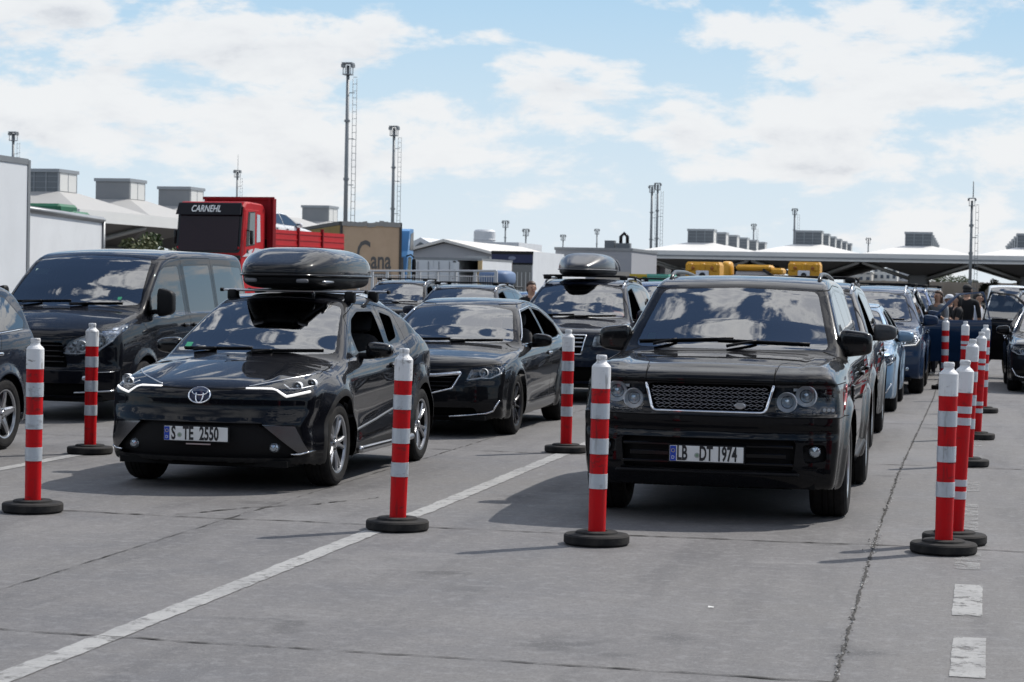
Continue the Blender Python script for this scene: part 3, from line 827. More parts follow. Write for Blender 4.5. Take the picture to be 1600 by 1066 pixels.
M_DISC = mat('brake_disc', (.22, .21, .20), .4, .8)
M_WELL = mat('wheel_well_dark', (.006, .006, .006), .9, spec=.2)
def wheel_set(root, sh, rim=('twin', 5, None), w=.235, rr=None):
    p = sh.p; R = p['wr']; rr = rr or R*.66
    key = (R, w, rr, rim[0], rim[1], rim[2] or 'a')
    if key not in RIMS:
        RIMS[key] = (tyre_mesh(R, w, rr), rim_mesh(rr, w, rim[1], rim[0], [M_ALLOYD if rim[2] == 'dark' else M_ALLOY, M_WELL, M_DISC]))
    ty, ri = RIMS[key]
    for yw in p['wheels']:
        for sd in (-1, 1):
            xc = sd*(sh.plan(yw)*1.0+p['wout']-w/2)
            o = bpy.data.objects.new('wheel', ty); link(o, root); o.location = (xc, yw, R)
            o.rotation_euler = (random.uniform(0, 6), 0, 0 if sd > 0 else math.pi)
            link(bpy.data.objects.new('rim', ri), o)
    zb = float(sh.bot(sh.L/2))+.03
    for yw in p['wheels']:
        for sd in (-1, 1):
            b = MB(); x1 = float(sh.plan(yw))+p['wout']-.035; a0 = math.asin(max(-1, min(1, (zb-R)/p['Ra']))); qs = np.linspace(a0, math.pi-a0, 22); V = []
            for q in qs: V += [(sd*x1, yw+(p['Ra']-.002)*math.cos(q), R+(p['Ra']-.002)*math.sin(q)), (sd*.50, yw+(p['Ra']+.02)*math.cos(q), R+(p['Ra']+.02)*math.sin(q))]
            n = len(qs); F = [(2*i, 2*i+1, 2*i+3, 2*i+2) for i in range(n-1)]+[tuple(2*i+1 for i in range(n))]
            b.add(V, F, 0); b.build('wheel_arch_liner', [M_WELL], root)

def interior(root, sh, y_seat=2.15, z_hip=.62, y_dash=1.55, z_dash=1.0, w=.62, rear=True, spread=.37, z_top=None):
    b = MB()
    b.blob((0, y_dash-.02, z_dash-.13), (w, .26, .15), (.35, .35), m=0); b.box((0, (y_dash+sh.L-.5)/2, .42), (w*2.1, sh.L-.7-y_dash+.2, .12), 1)
    b.box((0, y_seat-.1, .56), (.22, 1.1, .22), 1, ch=.03)
    b.build('dashboard', [M_DASH, M_INT], root)
    rows = [(y_seat, (-spread, spread))]
    if rear: rows.append((y_seat+.85, (-spread, 0, spread)))
    for (ys, xs) in rows:
        for x in xs:
            s = MB(); R = rotm(-.25)
            s.blob((x, ys-.12, z_hip-.06), (.25, .27, .09), (.5, .5)); s.blob((x, ys+.17, z_hip+.26), (.24, .075, .33), (.5, .5), R=R)
            s.blob((x, ys+.27, z_hip+.68), (.13, .05, .085), (.5, .5), R=R); s.tube([(x-.05, ys+.25, z_hip+.5), (x-.05, ys+.27, z_hip+.66)], .008); s.tube([(x+.05, ys+.25, z_hip+.5), (x+.05, ys+.27, z_hip+.66)], .008)
            s.build('seat', [M_SEAT], root)
    s = MB(); c = np.array([spread, y_dash+.20, z_dash-.03]); ax = rotm(.45)
    s.tube([c+ax @ np.array([.185*math.cos(q), 0, .185*math.sin(q)]) for q in np.linspace(0, 2*math.pi, 25)[:-1]], .016, 8, 0, closed=True)
    s.blob(c, (.06, .03, .05), (.6, .6)); 
    for q in (.2, math.pi-.2, -math.pi/2): s.tube([c, c+ax @ np.array([.18*math.cos(q), 0, .18*math.sin(q)])], .014)
    s.build('steering_wheel', [M_INT], root)
def mirrors(root, sh, y, z, size, m_paint, sides=(-1, 1), out=.10, zs=0, e=(.55, .55), base='black', sink=.02):
    """door mirrors on stalks; size = half-lengths"""
    me = None
    for sd in sides:
        x0 = float(sh.side_x([y], [z-.02])[0]); cx = x0+out+size[0]-.04
        b = MB()
        def sh_fn(V, sd=sd):
            V = V.copy(); t = V[:, 0]*1.0/size[0]*sd
            V[:, 2] *= 1-.16*np.clip(t, -1, 1); V[:, 1] = V[:, 1]+.10*size[0]*(t+1)*.6; return V
        b.blob((sd*cx, y, z), size, e, (22, 14), 0, fn=sh_fn)
        b.blob((sd*(x0+out*.3), y+.0, z-size[2]*.72), (out*.8+.05, .035, .028), (.6, .6), (12, 8), 1)
        o = b.build('door_mirror', [m_paint, M_PLAST], root)
        g = MB(); g.blob((sd*cx, y+size[1]*.83+.03, z), (size[0]*.86, .012, size[2]*.80), (.5, .5), (18, 10)); g.build('mirror_glass', [mat('mirror_glass', (.6, .62, .65), .02, 1.0)], o)
def plate(root, y, z, txt, seal=None, x=0.0, tilt=0.0, w=.52, gap=None, short=False):
    b = MB(); b.box((0, 0, 0), (w+.022, .012, .132), 1, ch=.004); b.box((0, -.006, .002), (w, .008, .110), 0, ch=.003)
    o = b.build('number_plate', [M_PLATE, M_PLAST], root, (x, y, z)); o.rotation_euler = (tilt, 0, 0)
    b = MB(); b.box((-w/2+.024, -.0102, .002), (.043, .002, .104), 0); e = b.build('country_band', [M_EURO], o)
    b = MB()
    for k in range(12):
        q = k*math.pi/6; b.lathe([(.0008, -.0125), (.0026, -.0125), (.0026, -.011)], 5, 0, axis=1, c=(-w/2+.024+.012*math.cos(q), 0, .022+.012*math.sin(q)))
    b.build('star_ring', [mat('band_yellow', (.75, .6, .1), .5)], e)
    t = text_mesh('D', .034, .0006, M_PLATE, .9, 'lettering', e); t.location = (-w/2+.024, -.0118, -.028)
    for (s, px, sx) in txt:
        t = text_mesh(s, .142, .0008, M_INK, sx*.84, 'lettering', o, 'LEFT', offset=.0040); t.location = (px, -.0112, .001)
    if seal is not None:
        b = MB(); b.lathe([(.001, -.0115), (.019, -.0115), (.019, -.010)], 20, 0, axis=1, c=(seal, 0, -.008)); b.lathe([(.001, -.0123), (.010, -.0123), (.010, -.011)], 14, 1, axis=1, c=(seal, 0, -.008))
        b.build('registration_seal', [mat('seal_grey', (.33, .36, .33), .5), mat('seal_green', (.16, .25, .16), .5)], o)
    return o
def wipers(root, sh, arms, m=None):
    """arms: list of [(x,z) pivot, (x,z) joint, (x,z) blade0, blade1]"""
    for (pv, jt, b0, b1) in arms:
        b = MB()
        def on(x, z, off): return (x, float(sh.front_y([x], [z])[0])-off, z)
        N = 7
        b.tube([on(pv[0]+(jt[0]-pv[0])*t, pv[1]+(jt[1]-pv[1])*t, .045-.012*t) for t in np.linspace(0, 1, N)], np.linspace(.014, .009, N), 6)
        b.tube([on(b0[0]+(b1[0]-b0[0])*t, b0[1]+(b1[1]-b0[1])*t, .016) for t in np.linspace(0, 1, 10)], .009, 6)
        b.build('wiper', [M_PLAST], root)
def underbody(root, sh):
    p = sh.p; zb = float(sh.bot(sh.L/2)); y0, y1 = p['wheels']; R = p['Ra']
    b = MB(); b.box((0, sh.L/2, zb+.04), (1.16, sh.L-.5, .09), 0); b.box((0, (.12+y0-R)/2, zb+.035), (2*sh.W-.42, y0-R-.16, .05), 0); b.box((0, (y0+y1)/2, zb+.05), (2*sh.W-.16, y1-y0-2*R-.06, .07), 0)
    b.tube([(-.45, y0, p['wr']), (.45, y0, p['wr'])], .05); b.tube([(-.6, y1, p['wr']), (.6, y1, p['wr'])], .06)
    b.build('underbody', [M_WELL], root)
def handles(root, sh, pts, m, L=.2, parents=None):
    for (y, z, sd) in pts:
        x = float(sh.side_x([y], [z])[0]); b = MB()
        b.blob((sd*(x+.022), y, z), (.016, L/2, .018), (.6, .6), (14, 8), 0); b.blob((sd*(x-.004), y-.01, z-.004), (.012, L*.36, .028), (.8, .8), (14, 8), 1)
        o = b.build('door_handle', [m, M_GAP], (parents or {}).get((round(y, 2), sd), root))
def roof_rails(root, sh, x, y0, y1, m, hgt=.055, r=.016):
    for sd in (-1, 1):
        b = MB(); P = []
        for t in np.linspace(0, 1, 15):
            y = y0+(y1-y0)*t; z = float(sh.top_z([x], [y])[0]); k = min(1, min(t, 1-t)*9); P.append((sd*x, y, z-.012+hgt*k))
        b.tube(P, r, 8); b.build('roof_rail', [m], root)
def lamp_bits(sh, root, parent, items, sd=1):
    """items: (x, z, r, depth) round lamps behind the lens"""
    b = MB()
    for (x, z, r, dp) in items:
        y = float(sh.front_y([x], [z])[0])+dp; c = (x*sd, y, z)
        b.lathe([(r, -.035), (r*1.06, -.04), (r*1.1, -.03), (r*1.05, .02)], 24, 0, axis=1, c=c)
        b.lathe([(r, -.03), (r*.72, .0), (r*.7, .0)], 24, 0, axis=1, c=c)
        b.lathe([(.001, -.03), (r*.3, -.026), (r*.55, -.012), (r*.68, .005)], 24, 1, axis=1, c=c)
    b.build('projector_lamp', [M_REFL, M_BULB], parent)
def facets(sh, parent, poly, sd, rows=7, y_off=.022, tilt=.026, m=None):
    """ribbed mirror steps inside a lamp, each tipped towards the sky"""
    P = offset_poly(poly, -.014); z0, z1 = P[:, 1].min(), P[:, 1].max(); b = MB()
    for k in range(rows):
        z = z0+(z1-z0)*(k+.35)/rows; xs = np.linspace(P[:, 0].min(), P[:, 0].max(), 26); dz = (z1-z0)/rows*.62
        ok = pip(np.stack([xs, np.full(26, z)], 1), P) & pip(np.stack([xs, np.full(26, z+dz)], 1), P); y = sh.front_y(xs, np.full(26, z))+y_off
        for i in range(25):
            if ok[i] and ok[i+1] and (i+k) % 5: b.add([(xs[i]*sd, y[i], z), (xs[i+1]*sd, y[i+1], z), (xs[i+1]*sd, y[i+1]+tilt*1.2, z+dz), (xs[i]*sd, y[i]+tilt*1.2, z+dz)], [(0, 1, 2, 3)], 0)
    if b.V: b.build('reflector_facet', [m or M_FACET], parent)
M_FACET = mat('reflector_mirror', (.86, .87, .88), .16, 1.0)
def split_sides(sh, name):
    """tag halves of `name` by side: name_r (+x) and name_l"""
    i = sh.names.index(name); sel = sh.tag == i; cx = sh.V[sh.T].mean(1)[:, 0]
    sh.tag[sel & (cx > 0)] = sh.tid(name+'_r'); sh.tag[sel & (cx <= 0)] = sh.tid(name+'_l')
def base_cuts(sh, doors, windows, screen, rear_screen=None, extra=None, rec=.0, gapw=.007):
    p = sh.p
    # wheel openings
    for yw in p['wheels']:
        circ = [(yw+p['Ra']*math.cos(q), p['wr']+p['Ra']*math.sin(q)) for q in np.linspace(0, 2*math.pi, 49)[:-1]]
        if p.get('clad'):
            cl = [(yw+(p['Ra']+p['clad'])*math.cos(q), p['wr']+(p['Ra']+p['clad'])*math.sin(q)) for q in np.linspace(0, 2*math.pi, 49)[:-1]]
        for sd in (-1, 1):
            if p.get('clad'): sh.carve((1, 2), cl, 'cladding', sd, ('body',), .12)
            sh.carve((1, 2), circ, 'hole', sd, None, .02)
    if p.get('sill'):
        for sd in (-1, 1):
            sh.carve((1, 2), p['sill'], 'cladding', sd, ('body',), -.9)
    ce = sh.V[sh.T].mean(1); tv = sh.V[sh.T]; nn = np.cross(tv[:, 1]-tv[:, 0], tv[:, 2]-tv[:, 0]); nz = nn[:, 2]/np.linalg.norm(nn, axis=1)
    sh.tag[(nz < -.75) & (ce[:, 2] < sh.bot(ce[:, 1])+.04)] = sh.tid('hole')
    for sd in (-1, 1):
        sfx = '_r' if sd > 0 else '_l'
        for k, D in enumerate(doors):
            sh.carve((1, 2), D, f'door{k}{sfx}', sd, ('body', 'cladding'), .1)
            carve_line(sh, (1, 2), list(D), gapw, 'gap', sd, ('body', 'cladding', f'door{k}{sfx}'), .1, closed=True)
        for k, (Wn, dk) in enumerate(windows):
            Wn = rounded(Wn, .04)
            sh.carve((1, 2), offset_poly(Wn, .022), f'seal{sfx}', sd, None, .1)
            sh.carve((1, 2), Wn, f'win{k}{sfx}', sd, None, .1)
    sc = rounded(screen, .05)
    sh.carve((0, 2), offset_poly(sc, .016), 'seal_f', -1, None, .06, rng=(.5, sh.L*.62))
    sh.carve((0, 2), sc, 'windscreen', -1, None, .06, rng=(.5, sh.L*.62))
    if rear_screen is not None:
        sh.carve((0, 2), rounded(rear_screen, .05), 'rear_window', 1, None, .06, rng=(sh.L*.6, sh.L+.3))
def base_emit(sh, root, pm, doors, windows, glass_w=None, glass_s=None, extra_tags=(), extra_mats=(), door_gap=True, clad=None, open_windows=(), skip_doors=()):
    sh.N = sh.normals(); H = {}
    tags = ['body', 'gap', 'seal_f', 'cladding']+list(extra_tags); mats = [pm, M_GAP, M_TRIM, clad or M_PLAST]+list(extra_mats)
    H['body'] = emit(sh, tags, mats, 'body', root)
    for sfx in ('_r', '_l'):
        for k in range(len(doors)):
            if (k, sfx) in skip_doors: continue
            H[f'door{k}{sfx}'] = emit(sh, [f'door{k}{sfx}'], [pm], 'door', root)
        emit(sh, [f'seal{sfx}'], [M_TRIM], 'window_surround', root)
        for k, (_, dk) in enumerate(windows):
            if (k, sfx) in open_windows or (dk is not None and (dk, sfx) in skip_doors): continue
            par = H.get(f'door{dk}{sfx}') if dk is not None else None
            g = glass_s or M_GLASSS
            if isinstance(g, (list, tuple)): g = g[k]
            emit(sh, [f'win{k}{sfx}'], [g], 'window', par or root)
    H['windscreen'] = emit(sh, ['windscreen'], [glass_w or M_GLASS], 'windscreen', root)
    emit(sh, ['rear_window'], [M_GLASSD], 'rear_window', root)
    return H
# ---------------------------------------------------------------- the black off-roader
RR = dict(L=4.78, W=1.92, H=1.80, mid=(2.2, 2.9), wrapf=.16, wrapr=.10, tq=.06, ledge=.022, wheels=(.90, 3.645), wr=.372, Ra=.425, flare=.035, fw=.11, wout=.012,
    top=[(-.2, 1.01), (0, 1.045), (.10, 1.085), (.28, 1.125), (.6, 1.152), (1.0, 1.170), (1.28, 1.185), (1.34, 1.21), (1.66, 1.43), (1.98, 1.632), (2.10, 1.70), (2.25, 1.738), (2.6, 1.768), (3.2, 1.772), (4.0, 1.745), (4.45, 1.715), (4.62, 1.64), (4.72, 1.40), (5.0, .9)],
    belt=[(0, 1.02), (.6, 1.075), (1.3, 1.125), (3, 1.145), (4.8, 1.165)], plan=[(0, .895), (.5, .925), (1.2, .945), (3.8, .95), (4.8, .90)],
    sec=[(.18, -.075), (.28, -.03), (.42, -.010), (.55, 0), (.72, .002), (.86, -.008), (.95, -.028), (1.0, -.055)],
    front=[(.18, .20), (.24, .09), (.30, .035), (.36, .01), (.45, .0), (.60, .0), (.66, .012), (.72, -.012), (.765, -.012), (.79, .035), (.98, .065), (1.02, .055), (1.06, .09), (1.10, .2), (1.3, .5), (2.0, .6)],
    rear=[(.2, .12), (.4, .02), (.7, .0), (.8, .05), (1.1, .06), (1.75, .1)], bot=[(0, .225), (.6, .22), (1.0, .235), (3.8, .26), (4.8, .34)],
    crown=[(0, .035), (1.2, .045), (1.9, .07), (2.4, .05), (4.5, .06)], krad=[(0, .06), (1.2, .07), (1.6, .05), (4.8, .06)], tum=[(0, .30), (9, .30)],
    ff=(.22, 3.0), fr=(.16, 3.2), kf=.035, kr=.06,
    ex_top=lambda x, y: .018*sst((.60-np.abs(x))/.05)*sst((1.25-y)/.25)*0+.014*sst((np.abs(x)-.60)/.09)*sst((1.2-y)/.2),
    ex_side=lambda y, z, be: .006*sst((z-.93)/.02)*sst((1.02-z)/.05))
def build_rr():
    sh = Shell(RR); sh.mesh(.026)
    doors = [rounded([(1.42, .34), (1.34, .62), (1.36, 1.10), (1.44, 1.20), (2.02, 1.645), (2.64, 1.70), (2.665, 1.1), (2.65, .33)], .03), rounded([(2.672, .33), (2.685, 1.1), (2.66, 1.70), (3.42, 1.685), (3.58, 1.1), (3.42, .80), (3.20, .55), (3.13, .33)], .03)]
    wins = [([(1.60, 1.165), (1.60, 1.245), (2.06, 1.595), (2.56, 1.645), (2.59, 1.165)], 0), ([(2.72, 1.165), (2.70, 1.65), (3.34, 1.635), (3.46, 1.175)], 1), ([(3.60, 1.18), (3.50, 1.63), (4.10, 1.60), (4.40, 1.52), (4.47, 1.20)], None)]
    screen = [(-.745, 1.205), (-.61, 1.645), (0, 1.668), (.61, 1.645), (.745, 1.205), (.4, 1.200), (-.4, 1.200)]
    base_cuts(sh, doors, wins, screen)
    # nose: grille, lamps, intakes, shut lines
    grille = rounded([(-.445, .985), (-.40, .800), (.40, .800), (.445, .985)], .05)
    sh.carve((0, 2), grille, 'grille', -1, ('body',), .05, rng=(-.5, .6))
    lampR = rounded([(.462, .985), (.468, .80), (.52, .772), (.905, .790), (.905, .985)], .025)
    for P, s_ in ((lampR, '_r'), ([(-x, z) for x, z in lampR][::-1], '_l')): sh.carve((0, 2), P, 'lamp'+s_, -1, ('body',), .02, rng=(-.5, .62))
    sh.carve((0, 2), rounded([(-.62, .605), (-.60, .385), (.60, .385), (.62, .605)], .04), 'intake', -1, ('body',), .05, rng=(-.5, .6))
    for s_ in (1, -1):
        sh.carve((0, 2), rounded([(s_*.66, .575), (s_*.68, .44), (s_*.83, .46), (s_*.82, .575)][::s_], .03), 'fogbay_r' if s_ > 0 else 'fogbay_l', -1, ('body',), .05, rng=(-.5, .6))
        carve_line(sh, (0, 2), [(s_*.455, .99), (s_*.452, 1.10)], .006, 'gap', -1, rng=(-.5, .5))
        carve_line(sh, (0, 1), [(s_*.452, .02), (s_*.47, .35), (s_*.60, .9), (s_*.72, 1.22)], .006, 'gap', 1, nmin=.3, rng=(.9, 1.3))
    carve_line(sh, (0, 2), [(-.95, .996), (.95, .996)], .007, 'gap', -1, rng=(-.5, .75), nmin=.03)
    carve_line(sh, (0, 2), [(-.95, .762), (.95, .762)], .006, 'gap', -1, rng=(-.5, .75), nmin=.03)
    pm = paint('paint_black', (.0011, .0015, .0030))
    root = thing('off_road_car', 'black boxy off-roader with silver mesh grille at the front of the right queue', 'car', (0, 0, 0))
    H = base_emit(sh, root, pm, doors, wins, glass_s=[M_GLASSS, M_GLASSD, M_GLASSD])
    inset_part(sh, 'intake', .10, [M_PLAST, M_PLAST], 'lower_intake', root, (0, 1, 0))
    g = inset_part(sh, 'grille', .07, [M_GAP, M_PLAST], 'grille', root, (0, 1, 0))
    b = MB(); P = [tuple(q) for q in rounded([(-.445, .985), (-.40, .800), (.40, .800), (.445, .985)], .05)]
    k = len(P); ftube(sh, b, [(-.452, .985), (-.405, .815), (-.392, .797), (-.37, .790), (.37, .790), (.392, .797), (.405, .815), (.452, .985)], .012, .004, n=8); b.build('grille_frame', [M_CHROME], g)
    b = MB(); inn = offset_poly(grille, -.008)
    for j in range(7):
        z0 = .812+.0285*j
        for sg in (1, -1):
            pts = []
            for i in range(-22, 23):
                x = i*.022+(.011 if j % 2 else 0); zz = z0+sg*(.010 if i % 2 else -.002)
                pts.append((x, zz))
            run = []
            for q in pts+[None]:
                if q is not None and pip(np.array([q]), inn)[0]: run.append(q)
                else:
                    if len(run) > 2:
                        Y = sh.front_y([r_[0] for r_ in run], [r_[1] for r_ in run])+.022
                        b.tube(np.array([(r_[0], y, r_[1]) for r_, y in zip(run, Y)]), .0026, 4, 0, False)
                    run = []
    b.build('mesh_insert', [mat('mesh_silver', (.36, .36, .38), .3, .9)], g)
    b = MB(); y = float(sh.front_y([.20], [.84])[0]); b.lathe([(.001, -.006), (.034, -.005), (.040, 0), (.040, .02)], 20, 0, axis=1, c=(0, 0, 0)); o = b.build('badge', [M_SATIN, M_TRIM], g, (.22, y+.004, .835)); o.scale = (1, 1, .62)
    for s_, sd in (('_r', 1), ('_l', -1)):
        lamp = emit(sh, ['lamp'+s_], [M_LENS], 'headlight', root)
        inset_part(sh, 'lamp'+s_, .075, [M_LAMPD, M_LAMPD], 'lamp_bowl', lamp, (0, 1, 0))
        lamp_bits(sh, root, lamp, [(.545, .868, .066, .040), (.675, .912, .070, .048)], sd)
        facets(sh, lamp, [(.74, .86), (.74, .975), (.885, .975), (.885, .86)], sd, 4, .03)
        b = MB(); y = float(sh.front_y([.60], [.95])[0]); b.box((sd*.60, y+.05, .955), (.03, .01, .02)); 
        for q in range(3): b.lathe([(.001, 0), (.012, 0), (.012, .02)], 10, 0, axis=1, c=(sd*(.80+.03*q), float(sh.front_y([.8], [.82])[0])+.05, .815))
        b.build('marker_bulb', [M_REFL], lamp)
        b = MB(); zz = np.linspace(.812, .972, 8); yy = sh.front_y(np.full(8, .925), zz)
        b.tube(np.stack([np.full(8, .922)*sd, yy+.012, zz], 1), .012, 6); b.build('side_marker', [M_RED], lamp)
        inset_part(sh, 'fogbay'+s_, .05, [M_PLAST, M_PLAST], 'fog_lamp_bay', root, (0, 1, 0))
        b = MB(); y = float(sh.front_y([.745], [.52])[0]); b.lathe([(.001, -.01), (.03, -.005), (.038, 0), (.042, .012), (.042, .04)], 18, 0, axis=1, c=(sd*.745, y+.015, .525)); b.build('fog_lamp', [M_BULB], root)
        # wing vent
    b = MB(); b.box((0, .02, .365), (1.30, .05, .022), ch=.008); b.build('skid_trim', [M_PLAST], root)
    b = MB()
    for zz in (.43, .555): b.box((0, .035, zz), (1.2, .03, .022), 0, ch=.005)
    b.box((0, .03, .49), (1.1, .02, .035), 0, ch=.005); b.build('intake_bar', [M_TRIM], root)
    plate(root, -.016, .492, [('LB', -.210, .60), ('DT', -.052, .60), ('1974', .072, .60)], seal=-.066)
    wheel_set(root, sh, ('twin', 5, None), .275, .25); underbody(root, sh)
    interior(root, sh, 2.35, .78, 1.62, 1.17, .68)
    mirrors(root, sh, 1.70, 1.255, (.125, .075, .098), mat('mirror_black', (.004, .004, .005), .2, spec=.3, coat=.4), out=.015, e=(.42, .42))
    wipers(root, sh, [((-.60, 1.225), (-.42, 1.265), (-.72, 1.245), (.02, 1.28)), ((-.02, 1.222), (.20, 1.265), (-.1, 1.268), (.60, 1.25))])
    roof_rails(root, sh, .60, 2.35, 4.35, mat('rail_black', (.01, .01, .011), .3), .05, .016)
    handles(root, sh, [(2.48, 1.0, 1), (2.48, 1.0, -1), (3.38, 1.01, 1), (3.38, 1.01, -1)], pm, .2)
    b = MB()
    for sd in (1, -1): stube(sh, b, [(1.36, .40), (2.2, .36), (3.15, .40)], .03, sd, .0)
    b.build('side_skirt', [M_PLAST], root)
    for sd in (1, -1):
        b = MB(); x = float(sh.side_x([1.22], [.86])[0]); b.box((sd*(x+.002), 1.22, .86), (.02, .10, .19), ch=.006)
        for q in range(4): b.box((sd*(x+.013), 1.22, .80+.04*q), (.008, .08, .012))
        b.build('wing_vent', [M_TRIM], root)
    b = MB(); v = [(-.66, 1.255), (-.60, 1.255), (-.60, 1.305), (-.66, 1.305)]
    yy = sh.front_y([q[0] for q in v], [q[1] for q in v])+.006
    mesh_obj('windscreen_sticker', [(q[0], y_, q[1]) for q, y_ in zip(v, yy)], [(0, 1, 2, 3)], M_STICK, H['windscreen'])
    return root, sh
# ---------------------------------------------------------------- the black crossover with the roof box
CHR = dict(L=4.36, W=1.80, H=1.60, mid=(2.1, 2.9), wrapf=.20, wrapr=.16, tq=.22, ledge=.016, wheels=(.93, 3.57), wr=.341, Ra=.392, flare=.055, fw=.20, wout=.012, clad=.055,
    sill=[(.5, .10), (.5, .33), (1.36, .30), (3.14, .33), (4.2, .40), (4.4, .40), (4.4, .10)],
    top=[(-.2, .79), (0, .81), (.12, .835), (.35, .89), (.8, .985), (1.08, 1.035), (1.16, 1.055), (1.55, 1.255), (1.95, 1.455), (2.10, 1.51), (2.35, 1.545), (2.7, 1.552), (3.1, 1.505), (3.5, 1.395), (3.8, 1.275), (4.05, 1.14), (4.22, 1.02), (4.33, .93), (4.6, .5)],
    belt=[(0, .80), (.6, .90), (1.2, .965), (2.2, 1.01), (3.1, 1.08), (3.6, 1.16), (4.4, 1.16)], plan=[(0, .80), (.5, .845), (1.0, .868), (2.2, .862), (3.5, .885), (4.36, .82)],
    sec=[(.18, -.05), (.30, -.015), (.45, -.005), (.60, -.022), (.75, .0), (.86, .004), (.94, -.02), (1.0, -.06)],
    front=[(.14, .22), (.20, .10), (.26, .045), (.40, .005), (.52, .0), (.58, .015), (.66, .045), (.745, .055), (.80, .085), (.84, .15), (1.0, .6), (2, 1.2)],
    rear=[(.2, .12), (.4, .02), (.7, .0), (.9, .06), (1.1, .16), (1.75, .3)], bot=[(0, .20), (.6, .19), (3.8, .20), (4.4, .3)],
    crown=[(0, .06), (1.0, .09), (1.9, .09), (2.6, .07), (4.3, .09)], krad=[(0, .10), (1.2, .07), (1.7, .05), (4.3, .07)], tum=[(0, .38), (9, .38)],
    ff=(.34, 2.5), fr=(.28, 2.6), kf=.05, kr=.07,
    ex_top=lambda x, y: .020*sst((np.abs(x)-.42)/.10)*sst((1.05-y)/.3)*sst((y-.2)/.3)-.03*sst((.30-np.abs(x))/.3)*0,
    ex_side=lambda y, z, be: -.028*np.exp(-((z-.50-.10*(y-2.2))/.13)**2)*sst((y-1.25)/.4)*sst((3.3-y)/.4))
M_CLAD = mat('grey_cladding', (.013, .013, .014), .5, spec=.2, noise=(20, .4, (.05, .047, .043)))
def build_chr():
    sh = Shell(CHR); sh.mesh(.025)
    doors = [rounded([(1.42, .36), (1.36, .60), (1.36, .95), (1.56, 1.03), (1.90, 1.36), (2.30, 1.46), (2.78, 1.45), (2.80, 1.1), (2.74, .36)], .03), rounded([(2.75, .36), (2.81, 1.1), (2.80, 1.45), (3.18, 1.40), (3.25, 1.15), (3.14, .88), (3.02, .55), (3.0, .36)], .03)]
    wins = [([(1.82, 1.055), (1.83, 1.21), (2.02, 1.33), (2.28, 1.395), (2.70, 1.395), (2.66, 1.09)], 0), ([(2.86, 1.39), (3.12, 1.345), (3.04, 1.16), (2.78, 1.115)], 1), ([(1.62, 1.045), (1.77, 1.165), (1.77, 1.055)], 0)]
    screen = [(-.70, 1.055), (-.555, 1.435), (-.3, 1.474), (0, 1.482), (.3, 1.474), (.555, 1.435), (.70, 1.055), (.4, 1.045), (-.4, 1.045)]
    base_cuts(sh, doors, wins, screen, gapw=.006)
    lampR = rounded([(.335, .812), (.50, .852), (.74, .905), (.80, .90), (.825, .80), (.80, .775), (.655, .738), (.565, .80)], .012)
    for P, s_ in ((lampR, '_r'), ([(-x, z) for x, z in lampR][::-1], '_l')): sh.carve((0, 2), P, 'lamp'+s_, -1, ('body',), .02, rng=(-.5, .75))
    carve_line(sh, (0, 2), [(-.335, .808), (-.2, .80), (.2, .80), (.335, .808)], .010, 'gap', -1, rng=(-.5, .5), nmin=.02)
    for s_ in (1, -1):
        carve_line(sh, (0, 1), [(s_*.36, .13), (s_*.62, .36), (s_*.76, .75), (s_*.745, 1.12)], .006, 'gap', 1, nmin=.3, rng=(.75, 1.2))
        sh.carve((0, 2), [(s_*.50, .535), (s_*.73, .52), (s_*.815, .325), (s_*.76, .300)][::s_], 'corner_trim'+('_r' if s_ > 0 else '_l'), -1, ('body',), .02, rng=(-.5, .6))
    sh.carve((0, 2), rounded([(-.52, .545), (-.76, .30), (-.70, .27), (.70, .27), (.76, .30), (.52, .545)], .03), 'intake', -1, ('body',), .05, rng=(-.5, .5))
    sh.carve((0, 2), [(-1, .275), (1, .275), (1, .10), (-1, .10)], 'lip', -1, ('body', 'cladding'), -.9, rng=(-.5, .75))
    sh.carve((0, 2), rounded([(-.56, .69), (-.50, .585), (.50, .585), (.56, .69)], .02), 'upper_grille', -1, ('body',), .05, rng=(-.5, .5))
    pm = paint('paint_blue_black', (.0014, .0018, .0040))
    root = thing('crossover_car', 'black crossover with angular lit headlights carrying a big roof box', 'car')
    H = base_emit(sh, root, pm, doors, wins, glass_s=[M_GLASSS, M_GLASSD, M_GLASSS], clad=M_CLAD, extra_tags=('upper_grille',), extra_mats=(M_TRIM,), open_windows=((0, '_r'), (1, '_r')))
    emit(sh, ['lip'], [M_CLAD], 'front_lip', root)
    inset_part(sh, 'intake', .05, [M_PLAST, M_PLAST], 'lower_intake', root, (0, 1, 0))
    for s_ in ('_r', '_l'): emit(sh, ['corner_trim'+s_], [mat('pearl_grey_trim', (.15, .15, .16), .25, 1.0)], 'bumper_blade', root)
    for s_, sd in (('_r', 1), ('_l', -1)):
        lamp = emit(sh, ['lamp'+s_], [M_LENS], 'headlight', root)
        inset_part(sh, 'lamp'+s_, .06, [M_LAMPD, M_LAMPD], 'lamp_bowl', lamp, (-.25*sd, .9, 0))
        lamp_bits(sh, root, lamp, [(.70, .825, .036, .035), (.775, .845, .034, .05)], sd)
        b = MB(); ftube(sh, b, [(.345*sd, .808), (.535*sd, .808), (.58*sd, .795), (.652*sd, .752), (.70*sd, .762), (.80*sd, .788)], .0105, -.006, n=8, dense=.02); b.build('light_strip', [M_DRL], lamp)
        b = MB(); ftube(sh, b, [(.60*sd, .838), (.66*sd, .808), (.74*sd, .812), (.80*sd, .83)], .006, -.012, n=6, dense=.02); b.build('inner_strip', [M_REFL], lamp)
        b = MB(); ftube(sh, b, [(.36*sd, .826), (.52*sd, .862), (.74*sd, .912)], .006, -.002, n=6, dense=.03); b.build('chrome_brow', [M_SATIN], lamp)
